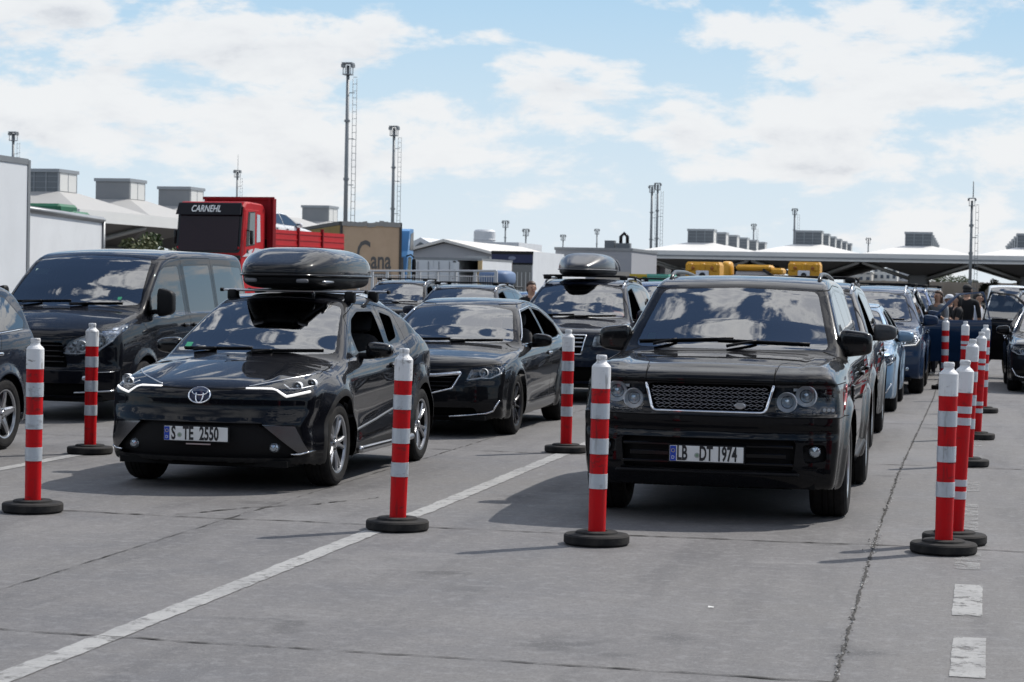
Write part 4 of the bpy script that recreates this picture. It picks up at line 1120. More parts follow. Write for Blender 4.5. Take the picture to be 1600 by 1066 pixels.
        b = MB(); x = .575; y = float(sh.front_y([x], [.352])[0]); b.lathe([(.001, -.02), (.024, -.015), (.030, -.006), (.036, .0), (.040, .012), (.04, .06)], 18, 0, axis=1, c=(sd*x, y+.03, .352)); b.build('fog_lamp', [M_BULB], root)
        b = MB(); ftube(sh, b, [(.70*sd, .300), (.76*sd, .302), (.84*sd, .325)], .007, .004, n=6, dense=.03); b.build('chrome_tick', [M_CHROME], root)
    b = MB(); ftube(sh, b, [(-.50, .546), (.50, .546)], .006, .004, n=6); b.build('bumper_crease', [M_TRIM], root)
    # emblem: three rings
    y0 = float(sh.front_y([0], [.752])[0])-.012
    def ell(cx, cz, rx, rz, r, tilt=.35):
        return [(cx+rx*math.cos(q), (rz*math.sin(q))*-math.sin(tilt)*-1*.0+y0+.35*(rz*math.sin(q)+cz-.752)*1.0, cz+rz*math.sin(q)) for q in np.linspace(0, 2*math.pi, 33)[:-1]]
    b = MB(); b.blob((0, y0+.012, .752), (.094, .012, .066), (1, 1), (24, 8)); e = b.build('emblem', [mat('emblem_blue', (.02, .035, .09), .1, coat=1)], root)
    b = MB(); b.tube(ell(0, .752, .088, .060, .006), .0075, 6, closed=True); b.tube(ell(0, .752, .030, .058, .006), .006, 6, closed=True); b.tube(ell(0, .778, .062, .026, .006), .006, 6, closed=True); b.build('emblem_ring', [M_CHROME], e)
    plate(root, -.018, .452, [('S', -.200, .66), ('TE', -.105, .66), ('2550', .030, .66)], seal=-.132)
    b = MB(); b.box((.02, -.020, .376), (.20, .006, .010)); b.build('plate_bracket', [M_SATIN], root)
    wheel_set(root, sh, ('twin', 5, None), .225, .238); underbody(root, sh)
    interior(root, sh, 2.05, .60, 1.55, .96, .60)
    mirrors(root, sh, 1.86, 1.075, (.115, .075, .068), mat('mirror_black', (.006, .006, .007), .12, coat=1.0), out=.105, e=(.6, .6))
    wipers(root, sh, [((-.50, 1.065), (-.30, 1.085), (-.62, 1.078), (.02, 1.092)), ((.05, 1.06), (.20, 1.08), (.02, 1.075), (.60, 1.085))])
    handles(root, sh, [(2.58, .925, 1), (2.58, .925, -1)], mat('mirror_black', (.006, .006, .007), .12), .19)
    # silver running board, grey sill sweep
    for sd in (1, -1):
        b = MB(); P = [(sd*(float(sh.side_x([y], [.30])[0])+.035), y, .235+(.012 if 1.5 < y < 3.0 else .03)) for y in np.linspace(1.42, 3.08, 12)]
        b.tube(P, .030, 8); b.box((sd*.87, 2.25, .262), (.10, 1.5, .012), 1); b.build('running_board', [M_SATIN, M_PLAST], root)
        b = MB(); stube(sh, b, [(1.38, .34), (1.55, .41), (2.2, .47), (3.0, .56)], .012, sd, .0, n=6); b.build('sill_moulding', [mat('moulding_grey', (.16, .165, .17), .3, .6)], root)
    # roof bars on feet
    for yb in (2.24, 2.98):
        b = MB(); zr = float(sh.top_z([.535], [yb])[0]); zb = 1.565; xo = .05
        b.blob((xo, yb, zb), (.665, .034, .013), (.35, .35), (24, 8), 0)
        for sd in (-1, 1):
            b.blob((sd*.535+xo*.6, yb, (zr+zb)/2-.012), (.045, .05, (zb-zr)/2+.018), (.4, .4), (14, 8), 1); b.blob((sd*.66+xo, yb, zb), (.012, .036, .017), (.5, .5), (10, 8), 1)
        b.build('roof_bar', [M_SATIN, M_PLAST], root)
    b = MB(); b.blob((.30, 2.02, 1.535), (.012, .03, .03), (.7, .7), (10, 8)); b.build('aerial', [M_TRIM], root)
    V = [(-.63, 1.085), (-.565, 1.085), (-.565, 1.12), (-.63, 1.12)]; yy = sh.front_y([q[0] for q in V], [q[1] for q in V])-.002
    mesh_obj('windscreen_sticker', [(q[0], y_, q[1]) for q, y_ in zip(V, yy)], [(0, 1, 2, 3)], M_STICK, H['windscreen'])
    return root, sh

def roof_box(kind, label):
    t = thing('roof_box', label, 'roof box')
    if kind == 'sport':
        m1 = paint('box_gloss_black', (.006, .0065, .008), dust=.05); L, W, Ht = .95, .455, .238
        def lid(V):
            V = V.copy(); u = V[:, 1]/L; f = 1-.42*sst((-u-.35)/.65)-.20*sst((u-.4)/.6); V[:, 0] *= 1-.22*sst((-u-.25)/.75)-.10*sst((u-.5)/.5); V[:, 2] = np.where(V[:, 2] > 0, V[:, 2]*f, V[:, 2])
            return V
        b = MB(); b.blob((0, 0, .115), (W, L, Ht), (.62, .42), (48, 26), 0, fn=lid)
        V = b.V[0]; V[:, 2] = np.maximum(V[:, 2], .100); b.build('lid', [m1], t)
        b = MB(); b.blob((0, 0, .105), (W-.012, L-.02, .125), (.5, .42), (48, 16), 0, fn=lambda V: np.stack([V[:, 0]*(1-.22*sst((-V[:, 1]/L-.25)/.75)-.10*sst((V[:, 1]/L-.5)/.5)), V[:, 1], np.minimum(V[:, 2], .0)], 1)); b.build('tray', [M_PLAST], t)
        b = MB(); P = []
        for q in np.linspace(0, 2*math.pi, 64)[:-1]:
            c, s = math.cos(q), math.sin(q); x = W*math.copysign(abs(c)**.42, c); y = L*math.copysign(abs(s)**.42, s); x *= 1-.22*sst((-y/L-.25)/.75)-.10*sst((y/L-.5)/.5); P.append((x*1.006, y*1.004, .103))
        b.tube(P, .012, 6, closed=True); b.build('rim_seal', [M_TRIM], t)
        b = MB()
        for x in (-.20, .26): b.blob((x, -L*.97, .055), (.055, .02, .018), (.5, .5), (12, 8))
        b.build('latch', [mat('latch_grey', (.14, .14, .15), .35)], t)
        b = MB(); b.blob((.40, -.62, .05), (.02, .16, .012), (.6, .6), (10, 6)); b.build('side_badge', [M_SATIN], t)
    else:
        m1 = mat('box_satin_black', (.014, .015, .018), .30, coat=.35); L, W, Ht = .98, .40, .31
        def lid(V):
            V = V.copy(); u = V[:, 1]/L; V[:, 0] *= 1-.34*sst((-u-.2)/.8); V[:, 2] = np.where(V[:, 2] > 0, V[:, 2]*(1-.45*sst((-u-.3)/.7)), V[:, 2]); return V
        b = MB(); b.blob((0, 0, .10), (W, L, Ht-.06), (.72, .55), (40, 22), 0, fn=lid); V = b.V[0]; V[:, 2] = np.maximum(V[:, 2], .09); b.build('lid', [m1], t)
        b = MB(); b.blob((0, 0, .095), (W-.01, L-.015, .11), (.6, .55), (40, 14), 0, fn=lambda V: np.stack([V[:, 0]*(1-.34*sst((-V[:, 1]/L-.2)/.8)), V[:, 1], np.minimum(V[:, 2], 0)], 1)); b.build('tray', [M_PLAST], t)
        b = MB(); P = []
        for q in np.linspace(0, 2*math.pi, 64)[:-1]:
            c, s = math.cos(q), math.sin(q); x = W*math.copysign(abs(c)**.55, c); y = L*math.copysign(abs(s)**.55, s); P.append((x*1.005*(1-.34*sst((-y/L-.2)/.8)), y*1.003, .094))
        b.tube(P, .010, 6, closed=True); b.build('rim_seal', [mat('seal_grey_strip', (.12, .12, .125), .4)], t)
        for y in (.30, .62):
            b = MB(); P = [(W*1.01*math.cos(q)*(1.0), y, .09+(Ht-.055)*max(0, math.sin(q))**.72) for q in np.linspace(0, math.pi, 18)]
            b.tube(P, .012, 6); b.build('strap', [mat('strap_grey', (.2, .2, .21), .7)], t)
    return t
SED = dict(L=4.83, W=1.86, H=1.53, mid=(2.3, 3.2), wrapf=.22, wrapr=.16, tq=.26, ledge=.014, wheels=(.98, 3.717), wr=.339, Ra=.378, flare=.03, fw=.12, wout=.004,
    top=[(-.2, .77), (0, .80), (.12, .84), (.5, .905), (1.0, .965), (1.28, .99), (1.36, 1.01), (1.7, 1.19), (2.05, 1.355), (2.25, 1.42), (2.55, 1.472), (2.9, 1.49), (3.3, 1.465), (3.7, 1.385), (4.05, 1.25), (4.40, 1.10), (4.6, 1.065), (4.78, 1.04), (5.0, .8)],
    belt=[(0, .76), (.6, .85), (1.3, .925), (2.5, .965), (3.6, 1.005), (4.83, 1.0)], plan=[(0, .84), (.5, .885), (1.2, .905), (3.6, .912), (4.83, .86)],
    sec=[(.18, -.05), (.30, -.015), (.45, -.006), (.62, -.004), (.78, .002), (.88, -.004), (.95, -.024), (1.0, -.055)],
    front=[(.14, .20), (.20, .09), (.28, .03), (.40, .0), (.55, .012), (.62, .03), (.72, .05), (.80, .10), (.86, .22), (1.0, .7), (2, 1.5)],
    rear=[(.2, .12), (.4, .02), (.7, .0), (.95, .03), (1.05, .06), (1.75, .3)], bot=[(0, .19), (.6, .18), (3.8, .19), (4.83, .27)],
    crown=[(0, .06), (1.1, .075), (1.9, .10), (2.6, .075), (4.3, .09)], krad=[(0, .09), (1.2, .06), (1.7, .05), (4.3, .06)], tum=[(0, .42), (9, .42)],
    ff=(.36, 2.5), fr=(.26, 2.8), kf=.05, kr=.07,
    ex_side=lambda y, z, be: -.014*np.exp(-((z-.42-.04*(y-2.2))/.10)**2)*sst((y-1.3)/.5)*sst((3.5-y)/.4))
VAN = dict(L=4.97, W=1.986, H=2.05, mid=(2.5, 3.5), wrapf=.16, wrapr=.06, tq=.03, ledge=.012, wheels=(1.02, 3.953), wr=.345, Ra=.40, flare=.025, fw=.10, wout=.0,
    top=[(-.2, .98), (0, 1.01), (.12, 1.07), (.40, 1.165), (.75, 1.25), (.90, 1.285), (.98, 1.32), (1.30, 1.575), (1.62, 1.80), (1.78, 1.89), (2.0, 1.955), (2.5, 2.0), (3.5, 2.01), (4.7, 1.995), (4.9, 1.94), (5.2, 1.4)],
    belt=[(0, .98), (.8, 1.10), (1.5, 1.165), (2.4, 1.20), (4.97, 1.22)], plan=[(0, .915), (.5, .955), (1.2, .975), (4.2, .985), (4.97, .96)],
    sec=[(.16, -.06), (.26, -.02), (.4, -.004), (.55, .0), (.7, .004), (.85, -.004), (.94, -.018), (1.0, -.035)],
    front=[(.18, .16), (.26, .05), (.34, .01), (.5, .0), (.58, .0), (.62, .03), (.9, .06), (.96, .07), (1.03, .12), (1.10, .26), (1.3, .75), (2, 1.4)],
    rear=[(.2, .1), (.4, .02), (.7, .0), (1.1, .03), (1.9, .10)], bot=[(0, .25), (.6, .22), (3.8, .24), (4.97, .3)],
    crown=[(0, .05), (1.0, .06), (1.9, .06), (2.6, .05), (4.9, .05)], krad=[(0, .09), (1.0, .07), (1.7, .06), (2.4, .09), (4.9, .09)], tum=[(0, .15), (1.5, .15), (2.2, .155), (5, .155)],
    ff=(.32, 2.8), fr=(.10, 4.0), kf=.05, kr=.06)
SUV = dict(L=4.70, W=1.88, H=1.76, mid=(2.2, 3.0), wrapf=.20, wrapr=.12, tq=.14, ledge=.016, wheels=(.93, 3.63), wr=.365, Ra=.41, flare=.035, fw=.12, wout=.008,
    top=[(-.2, .90), (0, .93), (.12, .97), (.5, 1.04), (1.0, 1.10), (1.22, 1.125), (1.30, 1.15), (1.65, 1.36), (2.0, 1.555), (2.15, 1.62), (2.4, 1.67), (2.8, 1.70), (3.4, 1.69), (4.1, 1.63), (4.35, 1.57), (4.48, 1.46), (4.62, 1.15), (4.9, .7)],
    belt=[(0, .88), (.6, .97), (1.3, 1.04), (3, 1.09), (4.7, 1.13)], plan=[(0, .85), (.5, .895), (1.2, .92), (3.7, .925), (4.7, .87)],
    sec=[(.18, -.06), (.28, -.02), (.42, -.008), (.58, -.002), (.74, .003), (.86, -.004), (.94, -.022), (1.0, -.052)],
    front=[(.18, .20), (.26, .08), (.34, .025), (.45, .0), (.60, .005), (.68, .03), (.86, .05), (.93, .09), (1.0, .2), (1.3, .8), (2.0, 1.4)],
    rear=[(.2, .12), (.4, .02), (.7, .0), (.8, .03), (1.1, .06), (1.75, .25)], bot=[(0, .26), (.6, .23), (1.0, .22), (3.8, .23), (4.7, .32)],
    crown=[(0, .05), (1.1, .065), (1.9, .08), (2.6, .06), (4.5, .07)], krad=[(0, .09), (1.2, .07), (1.7, .05), (4.7, .07)], tum=[(0, .34), (9, .34)],
    ff=(.32, 2.6), fr=(.22, 2.8), kf=.05, kr=.07,
    ex_side=lambda y, z, be: -.012*np.exp(-((z-.50)/.10)**2)*sst((y-1.3)/.4)*sst((3.3-y)/.4))

import copy
def raised(spec, dz, **kw):
    s = copy.deepcopy({k: v for k, v in spec.items() if not callable(v)}); s['ex_side'] = spec.get('ex_side'); s['dz'] = dz
    s['top'] = [(y, z+dz) for y, z in s['top']]; s['belt'] = [(y, z+dz) for y, z in s['belt']]; s['H'] += dz
    s['front'] = [(z+(dz if z > .62 else 0), y) for z, y in s['front']]
    s.update(kw); return s
def lamp_pair(sh, root, poly, depth, items, rng, along=None, strip=None, strip_m=None, r=.012, bowl=None):
    lampR = rounded(poly, r)
    for s_, sd in (('_r', 1), ('_l', -1)):
        lamp = emit(sh, ['lamp'+s_], [M_LENS], 'headlight', root)
        inset_part(sh, 'lamp'+s_, depth, [bowl or M_LAMPD, bowl or M_LAMPD], 'lamp_bowl', lamp, along if along is None else (along[0]*sd, along[1], along[2]))
        lamp_bits(sh, root, lamp, items, sd); facets(sh, lamp, poly, sd, 9 if bowl and 'bright' in bowl.name else 6)
        if strip:
            b = MB(); ftube(sh, b, [(x*sd, z) for x, z in strip], .009, -.010, n=6, dense=.03); b.build('light_strip', [strip_m or M_REFL], lamp)
def cut_lamps(sh, poly, rng, r=.012):
    lampR = rounded(poly, r)
    for P, s_ in ((lampR, '_r'), ([(-x, z) for x, z in lampR][::-1], '_l')): sh.carve((0, 2), P, 'lamp'+s_, -1, ('body',), .02, rng=rng)

def build_sedan():
    sh = Shell(SED); sh.mesh(.03)
    doors = [rounded([(1.44, .34), (1.36, .60), (1.38, .93), (1.52, 1.0), (2.25, 1.41), (2.86, 1.45), (2.89, 1.0), (2.86, .34)], .03), rounded([(2.87, .34), (2.90, 1.0), (2.87, 1.45), (3.30, 1.42), (3.82, 1.20), (3.86, 1.03), (3.45, .76), (3.28, .5), (3.24, .34)], .03)]
    wins = [([(1.62, .985), (1.70, 1.06), (2.28, 1.335), (2.82, 1.378), (2.85, 1.01)], 0), ([(2.93, 1.01), (2.91, 1.378), (3.25, 1.345), (3.70, 1.18), (3.78, 1.06), (3.55, 1.03)], 1)]
    screen = [(-.72, 1.005), (-.575, 1.35), (-.3, 1.395), (0, 1.405), (.3, 1.395), (.575, 1.35), (.72, 1.005), (.4, .992), (-.4, .992)]
    base_cuts(sh, doors, wins, screen, rear_screen=[(-.60, 1.10), (-.50, 1.37), (.50, 1.37), (.60, 1.10)])
    lp = [(.505, .605), (.565, .752), (.86, .795), (.90, .74), (.83, .655)]
    cut_lamps(sh, lp, (-.5, .75))
    gr = rounded([(-.46, .705), (-.37, .535), (-.16, .478), (.16, .478), (.37, .535), (.46, .705)], .03)
    sh.carve((0, 2), gr, 'grille', -1, ('body',), .05, rng=(-.5, .5))
    sh.carve((0, 2), rounded([(-.60, .33), (-.64, .24), (.64, .24), (.60, .33)], .03), 'intake', -1, ('body',), .05, rng=(-.5, .5))
    carve_line(sh, (0, 2), [(-.9, .80), (-.5, .765), (.5, .765), (.9, .80)], .007, 'gap', -1, rng=(-.5, .6), nmin=.02)
    pm = paint('paint_graphite_black', (.0035, .0038, .0052), .0)
    root = thing('sedan_car', 'dark graphite sedan with winged chrome grille behind the black crossover', 'car')
    H = base_emit(sh, root, pm, doors, wins, glass_s=[M_GLASSS, M_GLASSD], open_windows=((0, '_r'), (1, '_r')))
    inset_part(sh, 'intake', .05, [M_GAP, M_PLAST], 'lower_intake', root, (0, 1, 0))
    g = inset_part(sh, 'grille', .05, [M_GAP, M_PLAST], 'grille', root, (0, 1, 0))
    b = MB()
    for z, hw in ((.645, .40), (.60, .375), (.555, .34), (.515, .27)): ftube(sh, b, [(-hw, z), (hw, z)], .008, -.025)
    b.build('grille_bar', [M_TRIM], g)
    b = MB(); ftube(sh, b, [(-.455, .700), (-.2, .672), (0, .665), (.2, .672), (.455, .700)], .022, .0, n=8); b.build('chrome_wing', [M_CHROME], g)
    b = MB(); ftube(sh, b, [(-.46, .70), (-.375, .535), (-.16, .478), (.16, .478), (.375, .535), (.46, .70)], .010, .002, n=6); b.build('grille_frame', [M_CHROME], g)
    b = MB(); y = float(sh.front_y([0], [.668])[0])-.03; b.lathe([(.052, .0), (.058, .006), (.062, .0), (.058, -.006)], 24, 0, axis=1, c=(0, y, .668), closed=True); b.box((.0, y, .668), (.10, .008, .016), R=rotm(0, .35)); b.build('badge', [M_CHROME], g)
    lamp_pair(sh, root, lp, .07, [(.68, .70, .045, .04), (.79, .715, .042, .07)], (-.5, .75), (-.2, .9, 0), strip=[(.53, .625), (.66, .648), (.74, .638), (.85, .70)], bowl=mat('lamp_bowl_grey', (.16, .17, .19), .25, .7))
    for sd in (1, -1):
        b = MB(); ftube(sh, b, [(.34*sd, .232), (.70*sd, .262), (.78*sd, .29), (.845*sd, .405)], .010, .006, n=6, dense=.04); b.build('bumper_chrome', [M_CHROME], root)
        b = MB(); stube(sh, b, [(1.66, 1.02), (2.28, 1.355), (2.85, 1.40), (3.27, 1.366), (3.74, 1.19), (3.82, 1.055)], .008, sd, .002); stube(sh, b, [(1.60, .975), (2.8, .995), (3.5, 1.015), (3.82, 1.05)], .007, sd, .004); b.build('window_chrome', [M_CHROME], root)
    wheel_set(root, sh, ('multi', 10, 'dark'), .245, .245); underbody(root, sh)
    interior(root, sh, 2.2, .55, 1.62, .91, .60)
    mirrors(root, sh, 1.90, 1.02, (.115, .07, .075), pm, out=.09, e=(.6, .6))
    handles(root, sh, [(2.72, .86, 1), (2.72, .86, -1), (3.55, .88, 1), (3.55, .88, -1)], M_CHROME, .2)
    wipers(root, sh, [((-.50, 1.01), (-.30, 1.03), (-.62, 1.02), (.02, 1.035)), ((.05, 1.005), (.20, 1.02), (.02, 1.018), (.60, 1.03))])
    return root, sh

def build_van():
    sh = Shell(VAN); sh.mesh(.034)
    doors = [rounded([(1.46, .36), (1.42, .80), (1.0, 1.12), (1.02, 1.30), (1.68, 1.80), (1.80, 1.86), (2.46, 1.90), (2.50, 1.2), (2.46, .36)], .03), rounded([(2.52, .30), (2.54, 1.2), (2.50, 1.90), (3.55, 1.91), (3.56, .30)], .03)]
    wins = [([(1.36, 1.19), (1.38, 1.44), (1.75, 1.72), (1.90, 1.775), (2.36, 1.80), (2.40, 1.20), (1.8, 1.16)], 0), ([(2.58, 1.22), (2.56, 1.80), (3.46, 1.82), (3.48, 1.22)], 1), ([(3.62, 1.22), (3.62, 1.82), (4.70, 1.80), (4.74, 1.24)], None), ([(1.10, 1.21), (1.30, 1.38), (1.30, 1.20)], 0)]
    screen = [(-.83, 1.33), (-.71, 1.86), (-.4, 1.895), (0, 1.905), (.4, 1.895), (.71, 1.86), (.83, 1.33), (.4, 1.30), (-.4, 1.30)]
    base_cuts(sh, doors, wins, screen)
    lp = [(.33, .78), (.42, .91), (.90, 1.13), (.93, 1.05), (.87, .92), (.72, .79), (.50, .755)]
    cut_lamps(sh, lp, (-.5, .8))
    sh.carve((0, 2), rounded([(-.34, .90), (-.42, .62), (.42, .62), (.34, .90)], .03), 'grille', -1, ('body',), .05, rng=(-.5, .5))
    sh.carve((0, 2), rounded([(-.62, .44), (-.66, .30), (.66, .30), (.62, .44)], .03), 'intake', -1, ('body',), .05, rng=(-.5, .5))
    carve_line(sh, (0, 2), [(-.9, 1.06), (-.35, .935), (.35, .935), (.9, 1.06)], .007, 'gap', -1, rng=(-.5, .6), nmin=.02)
    carve_line(sh, (0, 2), [(-.95, .60), (.95, .60)], .007, 'gap', -1, rng=(-.5, .8), nmin=.02)
    pm = paint('paint_night_blue', (.0018, .0024, .0050))
    root = thing('passenger_van', 'dark blue passenger van with swept-back headlight at left of the crossover', 'van')
    H = base_emit(sh, root, pm, doors, wins, glass_s=[M_GLASSS, M_GLASSD, M_GLASSD, M_GLASSS])
    inset_part(sh, 'intake', .05, [M_GAP, M_PLAST], 'lower_intake', root, (0, 1, 0))
    g = inset_part(sh, 'grille', .05, [M_GAP, M_PLAST], 'grille', root, (0, 1, 0))
    b = MB()
    for z in (.86, .80, .74, .68): ftube(sh, b, [(-.37, z), (.37, z)], .011, -.015)
    b.build('grille_bar', [M_TRIM], g)
    lamp_pair(sh, root, lp, .07, [(.56, .86, .06, .03), (.74, .93, .055, .08)], (-.5, .75), (-.2, .9, 0), strip=[(.36, .78), (.52, .775), (.72, .81), (.86, .93)], bowl=mat('lamp_bowl_bright', (.74, .76, .78), .4, .35))
    for sd in (1, -1):
        b = MB(); ftube(sh, b, [(.50*sd, .335), (.90*sd, .36)], .011, .006, n=6, dense=.05); ftube(sh, b, [(.62*sd, .565), (.90*sd, .575)], .004, .004); b.build('bumper_chrome', [M_SATIN], root)
        b = MB(); b.blob((sd*.62, float(sh.front_y([.62], [.50])[0])+.005, .50), (.05, .02, .03), (.7, .7), (14, 8)); b.build('fog_lamp', [M_BULB], root)
    wheel_set(root, sh, ('star', 5, None), .215, .21); underbody(root, sh)
    interior(root, sh, 2.15, .85, 1.40, 1.18, .72, spread=.46)
    mirrors(root, sh, 1.42, 1.36, (.10, .075, .155), M_PLAST, out=.10, e=(.4, .4))
    handles(root, sh, [(2.32, 1.08, 1), (2.64, 1.08, 1)], M_TRIM, .18)
    wipers(root, sh, [((-.60, 1.335), (-.35, 1.36), (-.74, 1.35), (.02, 1.37)), ((.05, 1.32), (.25, 1.345), (.02, 1.335), (.64, 1.35))])
    b = MB(); yy = sh.front_y([-.60], [1.72])[0]; b.box((-.60, yy-.006+.01, 1.70), (.17, .004, .10), 0, R=rotm(-.85)); b.build('windscreen_sticker', [mat('pale_green_sticker', (.42, .56, .48), .6)], H['windscreen'])
    b = MB(); yy = sh.front_y([.55], [1.40])[0]; b.box((.55, yy+.004, 1.40), (.10, .004, .05), 0, R=rotm(-.85)); b.build('windscreen_sticker', [M_STICK], H['windscreen'])
    return root, sh

def build_suv(spec, pm, label, grille='bars', rim=('twin', 5, None), h=.03, name='suv_car', lamp_style='plain', rails=None, open_r=()):
    sh = Shell(spec); sh.mesh(h); dz = spec.get('dz', 0)
    T = lambda P: [(y, z+dz*sst((z-.55)/.4)) for y, z in P]
    doors = [rounded(T([(1.42, .34), (1.36, .62), (1.38, 1.02), (1.50, 1.11), (2.10, 1.58), (2.70, 1.63), (2.73, 1.05), (2.70, .34)]), .03), rounded(T([(2.71, .34), (2.74, 1.05), (2.71, 1.63), (3.45, 1.60), (3.60, 1.1), (3.40, .80), (3.19, .55), (3.13, .34)]), .03)]
    wins = [(T([(1.62, 1.09), (1.66, 1.15), (2.16, 1.52), (2.64, 1.57), (2.67, 1.10)]), 0), (T([(2.77, 1.10), (2.75, 1.57), (3.38, 1.545), (3.50, 1.13)]), 1), (T([(3.58, 1.14), (3.48, 1.54), (4.02, 1.48), (4.32, 1.24), (4.25, 1.17)]), None)]
    screen = T([(-.74, 1.14), (-.60, 1.545), (-.3, 1.592), (0, 1.60), (.3, 1.592), (.60, 1.545), (.74, 1.14), (.4, 1.128), (-.4, 1.128)])
    base_cuts(sh, doors, wins, screen)
    lp = T([(.50, .77), (.54, .90), (.84, .955), (.90, .93), (.91, .82), (.86, .765)])
    cut_lamps(sh, lp, (-.5, .8))
    sh.carve((0, 2), rounded(T([(-.42, .905), (-.36, .68), (.36, .68), (.42, .905)]), .04), 'grille', -1, ('body',), .05, rng=(-.5, .5))
    sh.carve((0, 2), rounded([(-.66, .52), (-.60, .32), (.60, .32), (.66, .52)], .04), 'intake', -1, ('body',), .05, rng=(-.5, .5))
    carve_line(sh, (0, 2), T([(-.9, .975), (-.5, .92), (.5, .92), (.9, .975)]), .007, 'gap', -1, rng=(-.5, .6), nmin=.02)
    root = thing(name, label, 'car')
    H = base_emit(sh, root, pm, doors, wins, glass_s=[M_GLASSS, M_GLASSD, M_GLASSD], open_windows=open_r)
    inset_part(sh, 'intake', .06, [M_GAP, M_PLAST], 'lower_intake', root, (0, 1, 0))
    g = inset_part(sh, 'grille', .05, [M_GAP, M_PLAST], 'grille', root, (0, 1, 0))
    b = MB()
    if grille == 'bars':
        for q in (.86, .80, .74): ftube(sh, b, [(-.38, q+dz), (.38, q+dz)], .012, -.01)
    elif grille == 'kidney':
        for k in range(9):
            for sd in (1, -1): x = sd*(.05+.036*k); ftube(sh, b, [(x, .70+dz), (x, .89+dz)], .008, -.01)
    b.build('grille_bar', [M_SATIN], g)
    b = MB(); ftube(sh, b, T([(-.42, .905), (-.36, .68), (.36, .68), (.42, .905), (-.42, .905)]), .011, .002); b.build('grille_frame', [M_CHROME], g)
    lamp_pair(sh, root, lp, .07, [(.63, .835+dz, .055, .035), (.77, .86+dz, .055, .06)], (-.5, .8), (-.2, .9, 0), strip=T([(.53, .80), (.66, .775), (.84, .79), (.89, .86)]) if lamp_style == 'strip' else None, strip_m=M_DRL, bowl=mat('lamp_bowl_bright', (.74, .76, .78), .4, .35) if lamp_style == 'plain' else mat('lamp_bowl_grey', (.16, .17, .19), .25, .7))
    for sd in (1, -1):
        b = MB(); b.lathe([(.001, -.02), (.03, -.012), (.04, 0), (.045, .03)], 16, 0, axis=1, c=(sd*.70, float(sh.front_y([.70], [.42])[0])+.012, .42)); b.build('fog_lamp', [M_BULB], root)
        b = MB(); stube(sh, b, T([(1.58, 1.075), (2.7, 1.09), (3.5, 1.12), (4.2, 1.155)]), .008, sd, .004); b.build('window_chrome', [M_CHROME], root)
    wheel_set(root, sh, rim, .245, .25); underbody(root, sh)
    interior(root, sh, 2.2, .70, 1.62, 1.05+dz, .62)
    mirrors(root, sh, 1.78, 1.15+dz, (.125, .075, .09), pm, out=.085, e=(.55, .55))
    handles(root, sh, [(2.55, .96, 1), (2.55, .96, -1), (3.42, .98, 1), (3.42, .98, -1)], M_CHROME if grille == 'bars' else pm, .2)
    if rails: roof_rails(root, sh, .60, 2.15, 4.1, rails, .05, .017)
    wipers(root, sh, [((-.50, 1.148+dz), (-.30, 1.17+dz), (-.64, 1.16+dz), (.02, 1.175+dz)), ((.05, 1.14+dz), (.20, 1.16+dz), (.02, 1.155+dz), (.62, 1.17+dz))])
    return root, sh
# ---------------------------------------------------------------- the queues of cars
def repaint(root, old, new):
    for o in [root]+list(root.children_recursive):
        for s in o.material_slots:
            if s.material is old: s.link = 'OBJECT'; s.material = new
def place(root, x, y, rz=0.0, label=None, old=None, new=None, group=None, name=None, cat=None):
    root.location = (x, y, 0); root.rotation_euler = (0, 0, rz)
    if label: root['label'] = label
    if group: root['group'] = group
    if old is not None: repaint(root, old, new)
    if name: root.name = name
    return root
rr, _ = build_rr(); place(rr, -1.745, 15.03)
ch, _ = build_chr(); place(ch, -5.80, 15.76)
bx = roof_box('sport', 'large glossy black roof box on the crossover with angular headlights'); bx.location = (-5.82, 15.76+2.80, 1.598)
sed, _ = build_sedan(); place(sed, -5.70, 22.2)
van, _ = build_van(); place(van, -10.31, 22.6)
P_NAVY = paint('paint_deep_navy', (.006, .009, .018))
SUV2 = raised(SUV, .06)
suv, _ = build_suv(SUV2, P_NAVY, 'dark suv with bright almond headlights and a satin roof box behind the sedan', rails=M_SATIN, open_r=((0, '_r'),))
place(suv, -5.57, 29.4)
P_BLUE = paint('paint_royal_blue', (.006, .021, .055), .2)
BMW = raised(SUV, .03, W=1.97)
BMW['plan'] = [(y, x+.045) for y, x in BMW['plan']]
bmw, _ = build_suv(BMW, P_BLUE, 'deep blue suv with a glowing headlight, third behind the off-roader', 'kidney', lamp_style='strip', rails=M_SATIN)
place(bmw, -1.58, 34.7)
# ---------------------------------------------------------------- things in the distance
CM = np.array(cam.matrix_world)[:3, :3]
def at(px, py, Y):
    d = CM @ np.array([(px-800)/3350, -(py-533)/3350, -1.0]); k = Y/d[1]
    return np.array([0, 0, 1.67])+k*d
M_WALL = mat('white_panel', (.60, .62, .64), .5, noise=(.7, .35, (.49, .505, .52)))
M_STEEL = mat('galvanised_steel', (.24, .25, .26), .45, .6, noise=(1.2, .4, (.17, .175, .18)))
M_MAST = mat('mast_grey', (.20, .215, .225), .5, .3)
M_ROOFW = mat('roof_white', (.68, .67, .64), .55, noise=(.25, .3, (.62, .62, .61)))
M_FASC = mat('fascia_grey', (.62, .62, .60), .5, noise=(.2, .4, (.54, .54, .53)))
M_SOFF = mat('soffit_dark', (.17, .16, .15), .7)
M_BEAM = mat('beam_grey', (.30, .29, .27), .6)
M_COLM = mat('column_concrete', (.17, .165, .16), .8)
M_LANT = mat('lantern_cladding', (.27, .29, .31), .4, .3, noise=(.8, .4, (.22, .235, .25)))
M_LANP = mat('lantern_panel_pale', (.58, .58, .56), .5)
M_LANB = mat('lantern_board', (.20, .21, .22), .6, noise=(.5, .4, (.25, .255, .26)))
